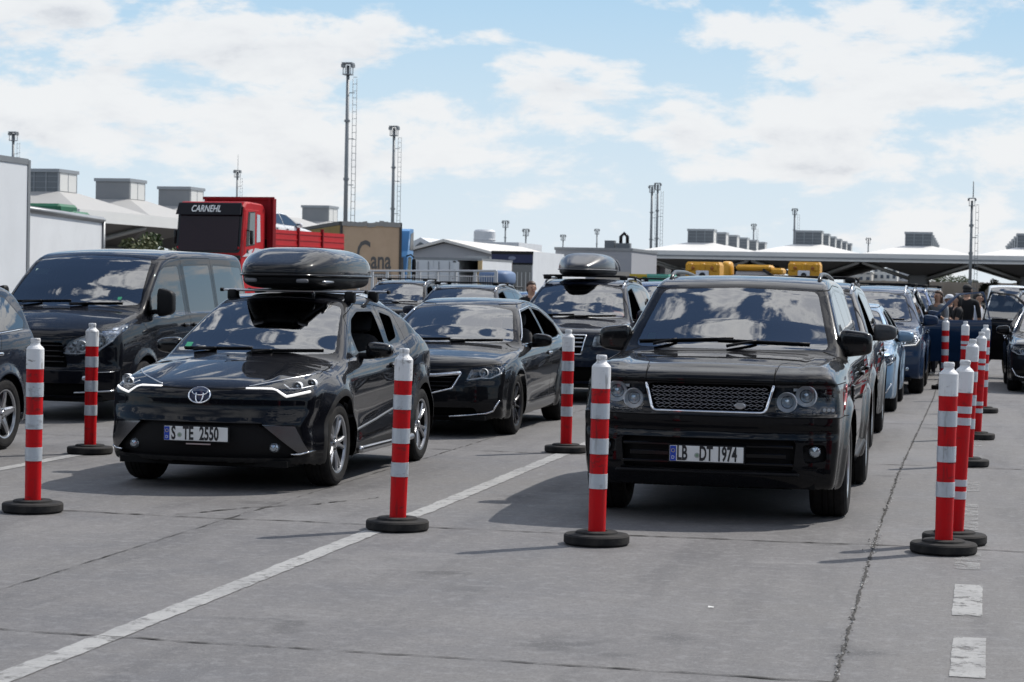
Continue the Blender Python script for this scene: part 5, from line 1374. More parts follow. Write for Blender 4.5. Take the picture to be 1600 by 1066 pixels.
M_ROOFG = mat('roof_grey', (.36, .355, .345), .6, noise=(.25, .4, (.38, .375, .36)))
M_LOUV = mat('louvre_grey', (.12, .135, .15), .35, .3)
M_BLACKT = mat('dark_void', (.008, .008, .009), .9)
M_HEAD = mat('floodlight_grey', (.20, .21, .22), .4, .4)

def lantern(par, c, w, d, h, boarded=False):
    """glazed roof monitor; c is the middle of its foot"""
    x, y, z = c; b = MB()
    b.box((x, y, z+h/2), (w, d, h), 0); b.box((x, y, z+h+.06), (w+.20, d+.20, .22), 1)
    if not boarded:
        for k in range(4): b.box((x-w/2+w*k/3, y-d/2-.02, z+h/2), (.06, .05, h), 1)
        for k in range(3): b.box((x, y-d/2-.015, z+h*(.2+.28*k)), (w-.1, .04, .03), 1)
    b.box((x+w/2+.012, y, z+h/2), (.03, d-.2, h-.1), 2)
    for k in range(3): b.box((x+w/2+.03, y-d/2+.15+(d-.3)*k/2, z+h/2), (.03, .06, h-.1), 1)
    b.build('roof_lantern', [M_LANB if boarded else M_LOUV, M_LANT, M_LANP], par)

def canopy(label, bays, rows, bx, by, z_e, z_top, lw, ld, lh, fasc, roofm=None, skip=(), boarded=False, col=True, colw=1.0):
    t = thing('canopy', label, 'canopy', (bays[0], rows[0], 0)); ox, oy = bays[0], rows[0]
    hx, hy = bx/2, by/2
    for x in bays:
        b = MB()
        for y in rows:
            X, Y = x-ox, y-oy; q = [(X-hx, Y-hy), (X+hx, Y-hy), (X+hx, Y+hy), (X-hx, Y+hy)]
            g = [(X-lw/2-.1, Y-ld/2-.1), (X+lw/2+.1, Y-ld/2-.1), (X+lw/2+.1, Y+ld/2+.1), (X-lw/2-.1, Y+ld/2+.1)]
            V = [(*p, z_e+fasc) for p in q]+[(*p, z_top) for p in g]
            b.add(V, [(0, 1, 5, 4), (1, 2, 6, 5), (2, 3, 7, 6), (3, 0, 4, 7), (4, 5, 6, 7)], 0)
        b.build('roof', [roofm or M_ROOFW], t)
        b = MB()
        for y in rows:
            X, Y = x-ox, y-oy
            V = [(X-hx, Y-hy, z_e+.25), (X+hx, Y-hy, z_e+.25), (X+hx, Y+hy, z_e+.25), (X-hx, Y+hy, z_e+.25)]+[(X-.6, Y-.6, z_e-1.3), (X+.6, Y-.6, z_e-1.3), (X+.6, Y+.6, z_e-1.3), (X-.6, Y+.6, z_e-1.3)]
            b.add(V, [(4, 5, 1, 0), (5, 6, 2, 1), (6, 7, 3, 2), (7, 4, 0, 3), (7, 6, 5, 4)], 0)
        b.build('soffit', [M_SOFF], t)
        for j, y in enumerate(rows):
            X, Y = x-ox, y-oy
            if j not in skip: lantern(t, (X, Y, z_top), lw, ld, lh, boarded and j > 0)
            if col and j < 2:
                b = MB(); b.box((X, Y, (z_e-1.2)/2), (colw*2, colw*2, z_e-1.2), 0, ch=.15)
                b.build('column', [M_COLM], t)
                if j == 0:
                    b = MB()
                    for sx in (-1, 1):
                        for sy in (-1, 1): b.tube([(X+sx*.5, Y+sy*.5, z_e-1.75), (X+sx*(hx-.2), Y+sy*(hy-.3), z_e-.05)], .19, 4)
                    b.build('strut', [M_BEAM], t)
    x0, x1, y0, y1 = bays[0]-ox-hx, bays[-1]-ox+hx, rows[0]-oy-hy, rows[-1]-oy+hy; b = MB(); zc = z_e+fasc/2
    b.box(((x0+x1)/2, y0, zc), (x1-x0+.3, .3, fasc), 0); b.box((x1, (y0+y1)/2, zc), (.3, y1-y0-.3, fasc), 0); b.box((x0, (y0+y1)/2, zc), (.3, y1-y0-.3, fasc), 0)
    b.build('fascia', [M_FASC], t)
    b = MB(); b.box(((x0+x1)/2, y0-.18, zc-.1), (x1-x0, .08, .16), 0); b.build('gutter', [M_STEEL], t)
    return t
canopy('long white canopy of low pyramids on dark columns, right background', [-27.6, -16.2, -4.8, 6.6, 18.0], [229, 241, 253, 265, 277, 289], 11.4, 12, 4.55, 6.35, 2.7, 2.7, 1.3, .85)
canopy('nearer white canopy with boarded roof lanterns behind the white trailers, left', [-58.6], [131, 143, 155, 167, 179, 191], 9.2, 12, 5.0, 7.0, 2.5, 3.0, 1.3, .75, roofm=M_ROOFG, skip=(3, 4), boarded=True)

def mast(px, ytop, Y, label, width=.5, ladder=True, heads=True, lean=0.0, base_px=None, hs=1.0, ant=0):
    p = at(px, ytop, Y); H = p[2]; t = thing('light_mast', label, 'light mast', (p[0], p[1], 0), 0, 'tall light masts')
    b = MB(); width *= .85; b.tube([(0, 0, 0), (0, 0, H*.5), (0, 0, H-.3)], [width*.5, width*.42, width*.33], 10); 
    for k in range(1, 4): b.lathe([(width*.5, -.12), (width*.62, -.12), (width*.62, .12), (width*.5, .12)], 10, 0, c=(0, 0, H*k/4))
    b.build('pole', [M_MAST], t)
    if ladder:
        b = MB(); x = width*.5+.55*hs
        for dx in (-.22*hs, .22*hs): b.tube([(x+dx, 0, 1), (x+dx, 0, H*.93)], .035*hs, 4)
        for k in range(int(H*.92/.75)): b.box((x, 0, 1.2+.75*k), (.46*hs, .04, .05))
        for k in range(int(H/5)): b.box((x*.5, 0, 2+5*k), (x, .07, .09))
        b.build('ladder', [M_MAST], t)
    if heads:
        b = MB(); w = .85*hs
        b.box((0, 0, H-1.3*hs), (w*1.15, w*1.15, .10*hs)); b.box((0, 0, H-.08), (w*1.35, w*1.35, .14*hs))
        for sx in (-1, 1):
            for sy in (-1, 1): b.box((sx*w*.5, sy*w*.5, H-.7*hs), (.08*hs, .08*hs, 1.2*hs))
        for sx in (-1, 1):
            for k in (-1, 1): b.box((sx*w*.62, k*w*.3, H-.35*hs), (.30*hs, .34*hs, .36*hs))
        b.build('floodlight_head', [M_HEAD], t)
    if ant:
        b = MB(); b.tube([(.1, 0, H), (.1, 0, H+ant)], .05, 4); b.build('lightning_rod', [M_MAST], t)
    return t
mast(544, 98, 225, 'tallest light mast with a caged ladder, left of centre', .62, hs=1.0)
mast(616, 197, 320, 'second tall light mast right of the tallest one', .72, hs=1.15)
mast(21, 206, 340, 'light mast above the white trailer at the left edge', .75, hs=1.15)
mast(371, 266, 455, 'light mast above the red truck cab', .7, hs=1.2, ant=3.5)
mast(1019, 290, 480, 'left one of the close pair of light masts above the right canopy', .85, hs=1.2)
mast(1028, 286, 470, 'right one of the close pair of light masts above the right canopy', .8, hs=1.2)
mast(1519, 309, 215, 'light mast standing in front of the right canopy', .42, hs=.62, ant=1.6)
mast(1242, 326, 600, 'light mast just left of the middle lantern of the right canopy', .9, hs=1.3)
mast(1178, 350, 780, 'light mast between the first two peaks of the right canopy', .9, hs=1.5)
mast(790, 345, 640, 'slender light mast above the dark blue trailer', .75, ladder=False, hs=1.6)
mast(822, 358, 640, 'slender light mast right of the one above the dark blue trailer', .75, ladder=False, hs=1.6)
mast(880, 367, 800, 'faint light mast above the satin roof box', .8, ladder=False, hs=1.6)
mast(933, 358, 800, 'faint light mast above the flat grey building', .8, ladder=False, hs=1.5)
mast(1357, 372, 800, 'faint light mast between the middle and right peaks of the right canopy', .8, ladder=False, hs=1.5)

def box_trailer(label, p0, Yl, zt, w=2.5, L=12.5, m=M_WALL, rz=0.0, zb=1.15, frame=M_STEEL, doors=True, name='box_trailer', cat='trailer', edge=None):
    """p0: x of the right edge of the rear face at distance Yl"""
    t = thing(name, label, cat, (p0-w/2, Yl+L/2, 0), rz); b = MB()
    b.box((0, 0, (zt+zb)/2), (w, L, zt-zb), 0); b.build('cargo_box', [m], t)
    b = MB()
    for sx in (-1, 1):
        for sy in (-1, 1): b.box((sx*(w/2-.04), sy*(L/2-.04), (zt+zb)/2), (.12, .12, zt-zb+.04))
        b.box((sx*(w/2-.03), 0, zt-.02), (.10, L-.18, .12)); b.box((sx*(w/2-.03), 0, zb+.02), (.10, L-.18, .14))
    b.box((0, -L/2+.03, zt-.03), (w-.2, .10, .16)); b.box((0, L/2-.03, zt-.03), (w-.2, .10, .16)); b.box((0, -L/2+.03, zb), (w-.2, .10, .16))
    b.build('edge_frame', [edge or frame], t)
    if doors:
        b = MB()
        for sx in (-1, 1): b.box((sx*w*.245, -L/2-.012, (zt+zb)/2), (w*.47, .03, zt-zb-.26), 0)
        for x in (-.75, -.25, .25, .75): b.tube([(x*w*.5, -L/2-.05, zb+.1), (x*w*.5, -L/2-.05, zt-.2)], .022, 5, 1)
        b.build('rear_door', [m, frame], t)
    b = MB(); b.box((0, .3, .95), (.9, L-1, .22), 0)
    for y in (L/2-2.2, L/2-3.5, L/2-4.8):
        for sx in (-1, 1): b.lathe([(.2, -.14), (.48, -.14), (.5, -.1), (.5, .1), (.48, .14), (.2, .14)], 20, 0, axis=0, c=(sx*(w/2-.2), -y+.2, .5))
    b.build('chassis', [M_WELL], t)
    return t
# white trailers at the left edge
pL = at(40, 251, 42); box_trailer('tall white box trailer cut off by the left edge', pL[0], 37.0, pL[2], L=5.2)
pT = at(160, 345, 84)
t = thing('curtain_trailer', 'low white trailer with a sagging grey top rail beside the tall one', 'trailer', tuple(pT*[1, 1, 0]))
def white_two():
    a = at(42, 326, 72); c = at(160, 344, 84); b = MB(); o = np.array([c[0], c[1], 0])
    d = (a-c)*[1, 1, 0]; dn = d/np.linalg.norm(d); n = np.array([-dn[1], dn[0], 0]); n = n if n[0] < 0 else -n
    c0 = np.array([0, 0, 0]); a0 = d*1.25
    V = [c0+[0, 0, 1.1], a0+[0, 0, 1.1], a0+[0, 0, a[2]], c0+[0, 0, c[2]]]; V += [v+n*2.5 for v in V]
    b.add(V, [(0, 3, 2, 1), (4, 5, 6, 7), (3, 7, 6, 2), (0, 4, 7, 3), (1, 2, 6, 5), (0, 1, 5, 4)], 0); b.build('side_curtain', [M_WALL], t)
    b = MB(); b.tube([V[3]-n*.05, V[2]-n*.05], .12, 4); b.tube([c0-n*.05+[0, 0, 1], c0-n*.05+[0, 0, c[2]]], .09, 4); b.build('top_rail', [M_STEEL], t)
    b = MB(); b.tube([c0+n*1.2+[0, 0, .5], a0+n*1.2+[0, 0, .5]], .5, 12); b.build('chassis', [M_WELL], t)
    g = at(85, 327, 90); gt = thing('stacked_load', 'green tarpaulin covered load showing over the low white trailer', 'load', (g[0], g[1], 0)); gm = mat('green_tarp', (.012, .11, .055), .6, noise=(2, .5, (.02, .16, .09)))
    b = MB(); b.box((-.1, 0, g[2]/2+.1), (1.6, 2, g[2]+.25), 0, ch=.12); b.box((.95, 0, g[2]/2-.05), (.7, 2, g[2]-.1), 0, ch=.1); b.box((-1.1, 0, g[2]/2-.05), (.7, 2, g[2]-.05), 0, ch=.1); b.build('tarpaulin', [gm], gt)
    b = MB(); 
    for k in range(4): b.tube([(1.1+.16*k, -.9, g[2]-.5), (1.2+.16*k, -.8, g[2]-.1-.07*k)], .05, 5)
    b.build('strap_bundle', [M_TRIM], gt)
white_two()

def fence(label, p, q, h, n, m, bars=10, post=.05, mesh_r=.008, name='mesh_fence'):
    p = np.array(p, float); q = np.array(q, float); t = thing(name, label, 'fence', (p[0], p[1], 0)); d = q-p
    for k in range(n+1):
        c = d*k/n; b = MB(); b.box((c[0], c[1], h/2), (post, post, h)); b.build('post', [m], t)
    for k in range(n):
        b = MB(); c0 = d*k/n; c1 = d*(k+1)/n
        for i in range(1, bars):
            c = c0+(c1-c0)*i/bars; b.box((c[0], c[1], h*.5), (mesh_r*2, mesh_r*2, h*.9))
        for z in (.08*h, .5*h, .93*h): b.tube([(*c0, z), (*c1, z)], mesh_r*1.6, 4)
        b.build('mesh_panel', [m], t)
    b = MB(); b.tube([(0, 0, h), (d[0], d[1], h)], post*.45, 6); b.build('top_rail', [m], t)
    return t
M_FENCE = mat('fence_pale', (.48, .49, .50), .5, .2)
a = at(-40, 430, 43); c = at(43, 430, 43.5); fence('white barred fence below the tall white trailer', a[:2], c[:2], 2.22, 3, mat('fence_white', (.66, .66, .65), .5), 14, .06, .011)
a = at(560, 430, 62); c = at(775, 440, 50); fence('pale wire fence with posts in front of the tan lorry and sheds', a[:2], c[:2], 1.95, 8, M_FENCE, 9, .07, .006)
# ---------------------------------------------------------------- lorries and sheds
M_TRED = mat('truck_red', (.42, .006, .010), .45, spec=.25, noise=(1.5, .4, (.32, .010, .014)))
M_TREDD = mat('truck_red_dark', (.20, .004, .008), .6, spec=.15, noise=(1.2, .4, (.11, .008, .012)))
M_TGLASS = glass('truck_glass', (.10, .06, .07), 1.45)
def red_truck():
    Y = 68.0; p = at(330, 400, Y); rz = R_(7.5)
    t = thing('flatbed_truck', 'red flatbed truck with black sun visor carrying a white car', 'truck', (p[0]-.12, p[1], 0), -rz)
    zc = at(330, 314, Y)[2]; zb = at(330, 396, Y)[2]-.15; hw = 1.22      # cab roof, cab sill heights
    H = zc-zb; b = MB()
    prof = [(0, zb-1.2), (0, zb+.35), (.06, zb+.55), (.18, zc-.16), (.34, zc-.02), (.6, zc), (1.55, zc-.04), (1.72, zc-.2), (1.75, zb-1.2)]
    V = []; n = len(prof)
    for (x, k) in ((-hw, 1), (-hw+.06, 0), (hw-.06, 0), (hw, 1)):
        for (y, z) in prof: V.append((x, y+(.05 if k else 0), z-(.05 if k and z > zb+.5 else 0)))
    F = [tuple(range(n-1, -1, -1)), tuple(3*n+i for i in range(n))]
    for s_ in range(3):
        for i in range(n): F.append((s_*n+i, s_*n+(i+1) % n, (s_+1)*n+(i+1) % n, (s_+1)*n+i))
    b.add(V, [f[::-1] for f in F], 0); b.build('cab', [M_TRED], t)
    # windscreen, black surround and sun visor
    def fy(z): return float(np.interp(z, [q[1] for q in prof[:5]], [q[0] for q in prof[:5]]))
    def panel(name, x0, x1, z0, z1, m, off, par=t, r=.06):
        P = rounded([(x0, z0), (x1, z0), (x1, z1), (x0, z1)], r, 4); V = [(x, fy(z)-off, z) for x, z in P]+[(x, fy(z)-off+.02, z) for x, z in P]; k = len(P)
        return mesh_obj(name, V, [tuple(range(k)), ]+[(i, k+i, k+(i+1) % k, (i+1) % k) for i in range(k)], m, par)
    zw0, zw1 = zb+.22, zc-.42
    panel('windscreen_surround', -1.19, 1.19, zw0-.05, zc-.1, M_TRIM, .012, r=.14); ws = panel('windscreen', -1.10, 1.10, zw0+.02, zw1, mat('truck_screen', (.016, .004, .008), .15, spec=.25), .03, r=.10)
    b = MB(); V = [(-1.2, -.05, zc-.46), (1.2, -.05, zc-.46), (1.16, .10, zc-.07), (-1.16, .10, zc-.07)]; V += [(x, y+.05, z+.02) for x, y, z in V]; b.add(V, [(0, 1, 2, 3), (7, 6, 5, 4), (0, 3, 7, 4), (1, 5, 6, 2), (0, 4, 5, 1), (3, 2, 6, 7)], 0); v = b.build('sun_visor', [mat('visor_black', (.006, .006, .010), .5, spec=.2)], t)
    l = text_mesh('CARNEHL', .335, .004, M_WHITE, .74, 'lettering', v, shear=.12, offset=.004); l.location = (-.10, .022, zc-.265); l.rotation_euler = (-math.atan2(.15, .39), 0, 0)
    # boxes standing for a pale reflection of the mirror bracket; never built
    b = MB(); b.box((-.78, .22, zw0+.32), (.16, .02, .40), R=rotm(0, .15)); b.box((-.86, .24, zw0+.16), (.12, .02, .3), R=rotm(0, .4)); 
    b = MB(); b.box((0, -.03, zb+.02), (2.44, .1, .16), ch=.03); b.box((0, -.02, zb-.10), (2.3, .08, .06)); b.build('grille_band', [M_TRIM], t)
    b = MB(); b.box((.9, -.09, zb+.01), (.30, .02, .05)); b.build('nameplate', [M_SATIN], t)
    # side doors with windows
    for sd in (1, -1):
        x = sd*(hw+.002); b = MB(); b.box((x, .78, zb+.02+H*.42), (.02, 1.02, H*.86), 0, ch=.01); d = b.build('door', [M_TRED], t)
        b = MB(); P = [(.34, zb+.40), (1.00, zb+.46), (1.00, zc-.32), (.50, zc-.34), (.38, zb+.8)]; b.prism(P, sd*(hw+.012), sd*(hw+.02), 0, 0); b.build('window_frame', [M_TRIM], d)
        b = MB(); P = [(.52, zb+.46), (.97, zb+.50), (.97, zc-.36), (.60, zc-.38)]; b.prism(P, sd*(hw+.020), sd*(hw+.028), 0, 0); b.build('window', [mat('truck_side_glass', (.05, .075, .08), .06, coat=1)], d)
        b = MB(); P = [(1.14, zb+.55), (1.42, zb+.58), (1.36, zc-.42), (1.14, zc-.40)]; b.prism(P, sd*(hw+.012), sd*(hw+.022), 0, 0); b.build('quarter_window', [mat('pale_glass', (.35, .40, .45), .08, coat=1)], t)
        b = MB(); P = [(.10, zb+.05), (.95, zb+.09), (1.55, zb+.09), (1.55, zb+.33), (1.05, zb+.36), (.66, zb+.30)]; b.prism(P, sd*(hw+.012), sd*(hw+.016), 0, 0)
        b.prism([(.70, zb+.10), (.80, zb+.12), (1.02, zb+.36), (.92, zb+.36)], sd*(hw+.016), sd*(hw+.019), 0, 1); b.prism([(.38, zb+.18), (.54, zb+.16), (.52, zb+.32), (.42, zb+.30)], sd*(hw+.016), sd*(hw+.02), 0, 2); b.build('side_stripe', [mat('stripe_silver', (.48, .49, .52), .4), M_TRED, M_TRIM], t)
        b = MB(); b.blob((sd*(hw+.20), -.02+.4, zb+.70), (.05, .07, .24), (.4, .4), (12, 8)); b.tube([(sd*hw, .40, zb+.95), (sd*(hw+.2), .38, zb+.90)], .02, 5); b.build('mirror', [M_TRIM], t)
    # tall headboard behind the cab and dropside bed
    zh = at(420, 307, Y)[2]; b = MB(); b.box((.12, 2.10, (zh+zb-.9)/2), (2.62, .26, zh-zb+.9), 0, ch=.02); b.box((.12, 1.96, zh+.0), (2.7, .06, .10), 0)
    for x in (-1.1, 1.3): b.box((x, 1.94, (zh+zb)/2), (.12, .06, zh-zb), 0)
    b.build('headboard', [M_TREDD], t)
    b = MB(); b.box((1.10, 2.14, zb+.0), (.28, .36, 1.4), ch=.03); b.build('exhaust_stack', [M_TRIM], t)
    zs = at(480, 361, Y+4)[2]
    for sd in (1, -1):
        for k in range(3):
            b = MB(); y0 = 2.30+2.02*k
            b.box((sd*1.25, y0+.99, zs-.42), (.05, 1.94, .84), 0)
            for q in range(4): b.box((sd*1.28, y0+.99, zs-.10-.21*q), (.03, 1.92, .05), 0)
            b.build('dropside_board', [M_TRED], t)
            b = MB(); b.box((sd*1.28, y0, zs-.36), (.10, .09, .95)); b.build('stake_post', [M_TREDD], t)
    b = MB(); b.box((0, 5.3, zs-.90), (2.5, 6.2, .14)); b.build('bed_floor', [M_WELL], t)
    b = MB(); b.box((0, 3.6, .95), (.9, 8.5, .3))
    for y in (1.0, 5.2, 6.5):
        for sx in (-1, 1): b.lathe([(.2, -.15), (.5, -.15), (.53, -.1), (.53, .1), (.5, .15), (.2, .15)], 20, 0, axis=0, c=(sx*1.02, y, .53))
    b.box((0, .9, zb-1.7), (2.2, 1.6, 1.4)); b.build('chassis', [M_WELL], t)
    return t, zs
rt, zs_bed = red_truck()
P_WHITE = paint('paint_white', (.66, .68, .69), dust=.05)
def car_copy(src, name, label, x, y, rz, old, new, group=None, z=0.0, cat='car', rims=None):
    c = copy_tree(src); c.name = name; c['label'] = label; c['category'] = cat
    if 'group' in c: del c['group']
    if group: c['group'] = group
    c.location = (x, y, z); c.rotation_euler = (0, 0, rz); repaint(c, old, new)
    if rims:
        for o in c.children:
            if o.name.startswith('wheel') and 'arch' not in o.name:
                for r_ in o.children:
                    if r_.name.startswith('rim'): r_.data = rims
    return c
P_SUVP = P_NAVY; P_SEDP = MATS['paint_graphite_black']; P_VANP = MATS['paint_night_blue']; P_RRP = MATS['paint_black']
# the white car carried on the bed: nose towards the tail of the truck
M_ = rt.matrix_basis.copy(); 
def on_truck(x, y, z):
    v = Matrix.Translation(rt.location) @ Matrix.Rotation(rt.rotation_euler[2], 4, 'Z') @ Vector((x, y, z)); return v
wv = on_truck(0.0, 6.95, zs_bed-.80); car_copy(sed, 'sedan_car', 'white car loaded on the bed of the red truck', wv[0], wv[1], math.pi+rt.rotation_euler[2], P_SEDP, P_WHITE, z=wv[2])

def lorry_cab(label, x, y, rz, m, zt=3.6, name='lorry_cab', w=2.45):
    t = thing(name, label, 'truck', (x, y, 0), rz); b = MB(); hw = w/2
    prof = [(0, .6), (0, 1.5), (.10, 1.75), (.34, 2.7), (.55, 2.95), (1.0, zt-.1), (1.5, zt), (2.1, zt), (2.1, .6)]
    b.prism([(y_, z_) for y_, z_ in prof], -hw, hw, 0, 0); b.build('cab', [m], t)
    b = MB(); V = [(-hw+.08, .095, 1.80), (hw-.08, .095, 1.80), (hw-.15, .318, 2.66), (-hw+.15, .318, 2.66)]; V = [(a_, b_-.012, c_) for a_, b_, c_ in V]; b.add(V, [(0, 1, 2, 3)], 0); b.build('windscreen', [M_GLASSD], t)
    b = MB(); b.box((0, -.02, 1.0), (w*.8, .05, .7)); b.build('grille', [M_TRIM], t)
    for sd in (1, -1):
        b = MB(); b.box((sd*(hw+.005), .95, 1.75), (.02, 1.15, 2.0), 0, ch=.005); d = b.build('door', [m], t)
        b = MB(); b.prism([(.42, 1.85), (1.42, 1.80), (1.42, 2.62), (.66, 2.62)], sd*(hw+.016), sd*(hw+.026), 0, 0); b.build('window', [mat('pale_yellow_glass', (.38, .40, .33), .06, coat=1)], d)
        b = MB(); b.prism([(.36, 1.78), (1.48, 1.74), (1.48, 2.68), (.62, 2.68)], sd*(hw+.010), sd*(hw+.016), 0, 0); b.build('window_frame', [M_TRIM], d)
        b = MB(); b.blob((sd*(hw+.33), .18, 2.15), (.09, .07, .46), (.35, .35), (12, 8)); b.tube([(sd*hw, .25, 2.72), (sd*(hw+.2), .17, 2.78), (sd*(hw+.33), .18, 2.66)], .035, 6); b.tube([(sd*hw, .25, 1.66), (sd*(hw+.33), .18, 1.66), (sd*(hw+.33), .18, 1.8)], .03, 6); b.build('mirror', [M_TRIM], t)
        b = MB(); b.prism([(1.0, 2.98), (2.08, 2.98), (2.08, zt-.12), (1.30, zt-.22)], sd*(hw+.004), sd*(hw+.012), 0, 0); b.build('roof_deflector', [M_TRIM if sd < 0 else M_TRIM], t)
    b = MB()
    for y_ in (.95, 3.2):
        for sx in (-1, 1): b.lathe([(.2, -.15), (.48, -.15), (.5, -.1), (.5, .1), (.48, .15), (.2, .15)], 20, 0, axis=0, c=(sx*1.02, y_, .5))
    b.box((0, 2.4, .9), (1.0, 3.6, .3)); b.build('chassis', [M_WELL], t)
    return t
M_TBLUE = mat('truck_blue', (.07, .24, .50), .35, coat=.4, noise=(2, .3, (.06, .19, .42)))
M_TAN = mat('tan_curtain', (.52, .37, .245), .75, noise=(1.6, .5, (.44, .31, .20)))
M_OLIVE = mat('olive_curtain', (.24, .15, .018), .75, noise=(1.4, .5, (.17, .11, .015)))
def tan_trailer():
    pt = at(622, 349, 84); pl = at(538, 349, 84); w = 2.5; rz = R_(24.5); c, s_ = math.cos(rz), math.sin(rz)
    k = (pt[0]-pl[0])/(w*c); w = w*k; L = 13.0; zt = pt[2]; zb = 1.15
    t = thing('box_trailer', 'tan curtain-sided lorry trailer with large grey lettering and a mustard side', 'trailer', (pt[0]-w/2*c, 84-w/2*s_*0, 0), rz); b = MB()
    b.box((0, L/2, (zt+zb)/2), (w-.06, L, zt-zb-.1), 0); b.build('cargo_box', [M_STEEL], t)
    b = MB(); b.box((0, -.02, (zt+zb)/2), (w-.16, .06, zt-zb-.24)); rc = b.build('rear_curtain', [M_TAN], t)
    b = MB(); b.box((-w/2+.01, L/2+.05, (zt+zb)/2), (.06, L-.2, zt-zb-.24)); b.build('side_curtain', [M_OLIVE], t)
    ed = mat('trailer_edge_dark', (.05, .045, .04), .7); b = MB()
    for sx in (-1, 1):
        b.box((sx*(w/2-.03), -.03, (zt+zb)/2), (.10, .12, zt-zb)); b.box((sx*(w/2-.02), L/2+.04, zt-.03), (.12, L-.14, .14))
    b.box((0, -.02, zb), (w-.16, .12, .16)); b.build('edge_frame', [ed], t)
    gm = mat('lettering_grey', (.105, .10, .095), .7)
    l1 = text_mesh('C', 1.7, .004, gm, .52, 'lettering', rc, offset=.01); l1.location = (-.30, -.06, 2.62)
    l1 = text_mesh('ana', 1.0, .004, gm, .62, 'lettering', rc, offset=.02); l1.location = (.42, -.06, 2.46)
    b = MB(); b.box((.10, -.057, 2.02), (1.5, .01, .025)); b.box((.20, -.057, 1.88), (1.3, .01, .16)); b.build('underline', [gm], rc)
    b = MB(); rs = np.random.RandomState(5); xs = np.linspace(-w/2+.05, w/2-.05, 15)
    for i in range(14): b.box(((xs[i]+xs[i+1])/2, -.05, zt-.06+rs.normal(0, .02)), ((xs[1]-xs[0])*1.1, .09, .16+.05*rs.rand()), R=rotm(0, rs.normal(0, .12)))
    b.build('torn_roof_edge', [mat('tarp_grey', (.30, .29, .27), .8)], t)
    b = MB(); b.box((0, L/2, .8), (1.0, L-1, .5))
    for y in (1.5, 2.8, 4.1):
        for sx in (-1, 1): b.lathe([(.2, -.14), (.48, -.14), (.5, -.1), (.5, .1), (.48, .14), (.2, .14)], 20, 0, axis=0, c=(sx*(w/2-.2), y, .5))
    b.build('chassis', [M_WELL], t)
tan_trailer()
pc = at(646, 400, 88); lorry_cab('light blue lorry cab with black mirror beside the tan trailer', pc[0]-1.38, 87.2, R_(6), M_TBLUE, zt=at(630, 357, 88)[2])

# pale gabled shed, white trailer, opened dark trailer, navy trailer
M_SHED = mat('shed_grey', (.36, .365, .385), .7, noise=(.3, .3, (.31, .315, .33)))
M_SHEDR = mat('shed_roof', (.62, .60, .56), .7)
def shed():
    Y = 165; a = at(640, 392, Y); pk = at(695, 378, Y); e = at(770, 396, Y)
    t = thing('storage_shed', 'grey gabled shed with pale roof behind the white trailer', 'shed', (pk[0], Y, 0))
    x0, x1 = a[0]-pk[0], e[0]-pk[0]; b = MB(); L = 30
    b.prism([(x0, 0), (x1, 0), (x1, e[2]-.1), (0, pk[2]-.1), (x0, a[2]-.1)], 0, L, 1, 0); b.build('wall', [M_SHED], t)
    b = MB()
    for (p, q) in (((x0-.4, a[2]-.15), (0, pk[2])), ((0, pk[2]), (x1+.5, e[2]-.2))):
        V = [(p[0], -.5, p[1]), (q[0], -.5, q[1]), (q[0], L, q[1]), (p[0], L, p[1])]; V += [(x, y, z+.22) for x, y, z in V]
        b.add(V, [(3, 2, 1, 0), (4, 5, 6, 7), (0, 1, 5, 4), (2, 3, 7, 6), (0, 4, 7, 3), (1, 2, 6, 5)], 0)
    b.build('roof', [M_SHEDR], t)
    b = MB(); g = at(660, 372, Y+40)
    b2 = at(757, 382, 260); s_ = thing('water_tank', 'white ribbed water tank rising behind the sheds', 'tank', (b2[0], 260, 0)); zt = at(757, 359, 260)[2]
    b.lathe([(.01, 0), (1.35, 0), (1.35, zt-.25), (1.15, zt-.02), (.01, zt)], 28, 0); 
    for k in range(9): b.lathe([(1.35, zt*.0+.8*k+.5), (1.40, .8*k+.55), (1.40, .8*k+.62), (1.35, .8*k+.67)], 28, 0)
    b.build('tank_shell', [M_WALL], s_)
    w = at(645, 372, 210); e2 = at(660, 385, 210); sh_ = thing('storage_shed', 'white shed roofs with a dark gable vent behind the grey shed', 'shed', (w[0]+1.2, 210, 0)); b = MB()
    zt = at(645, 371, 210)[2]; b.prism([(-2.6, 0), (1.8, 0), (1.8, zt-1.1), (-.4, zt), (-2.6, zt-1.1)], 0, 12, 1, 0); b.box((5.5, 6, zt/2-.1), (8.5, 12, zt-.5), 0); b.build('wall', [M_WALL], sh_)
    b = MB(); b.add([(-1.1, -.02, zt-1.0), (.6, -.02, zt-1.0), (-.4, -.02, zt-.45)], [(0, 1, 2)]); b.build('gable_vent', [M_LOUV], sh_)
shed()
p = at(711, 404, 120); box_trailer('plain white box trailer in front of the grey shed', p[0], 120, p[2], w=2.5, L=9, doors=True)
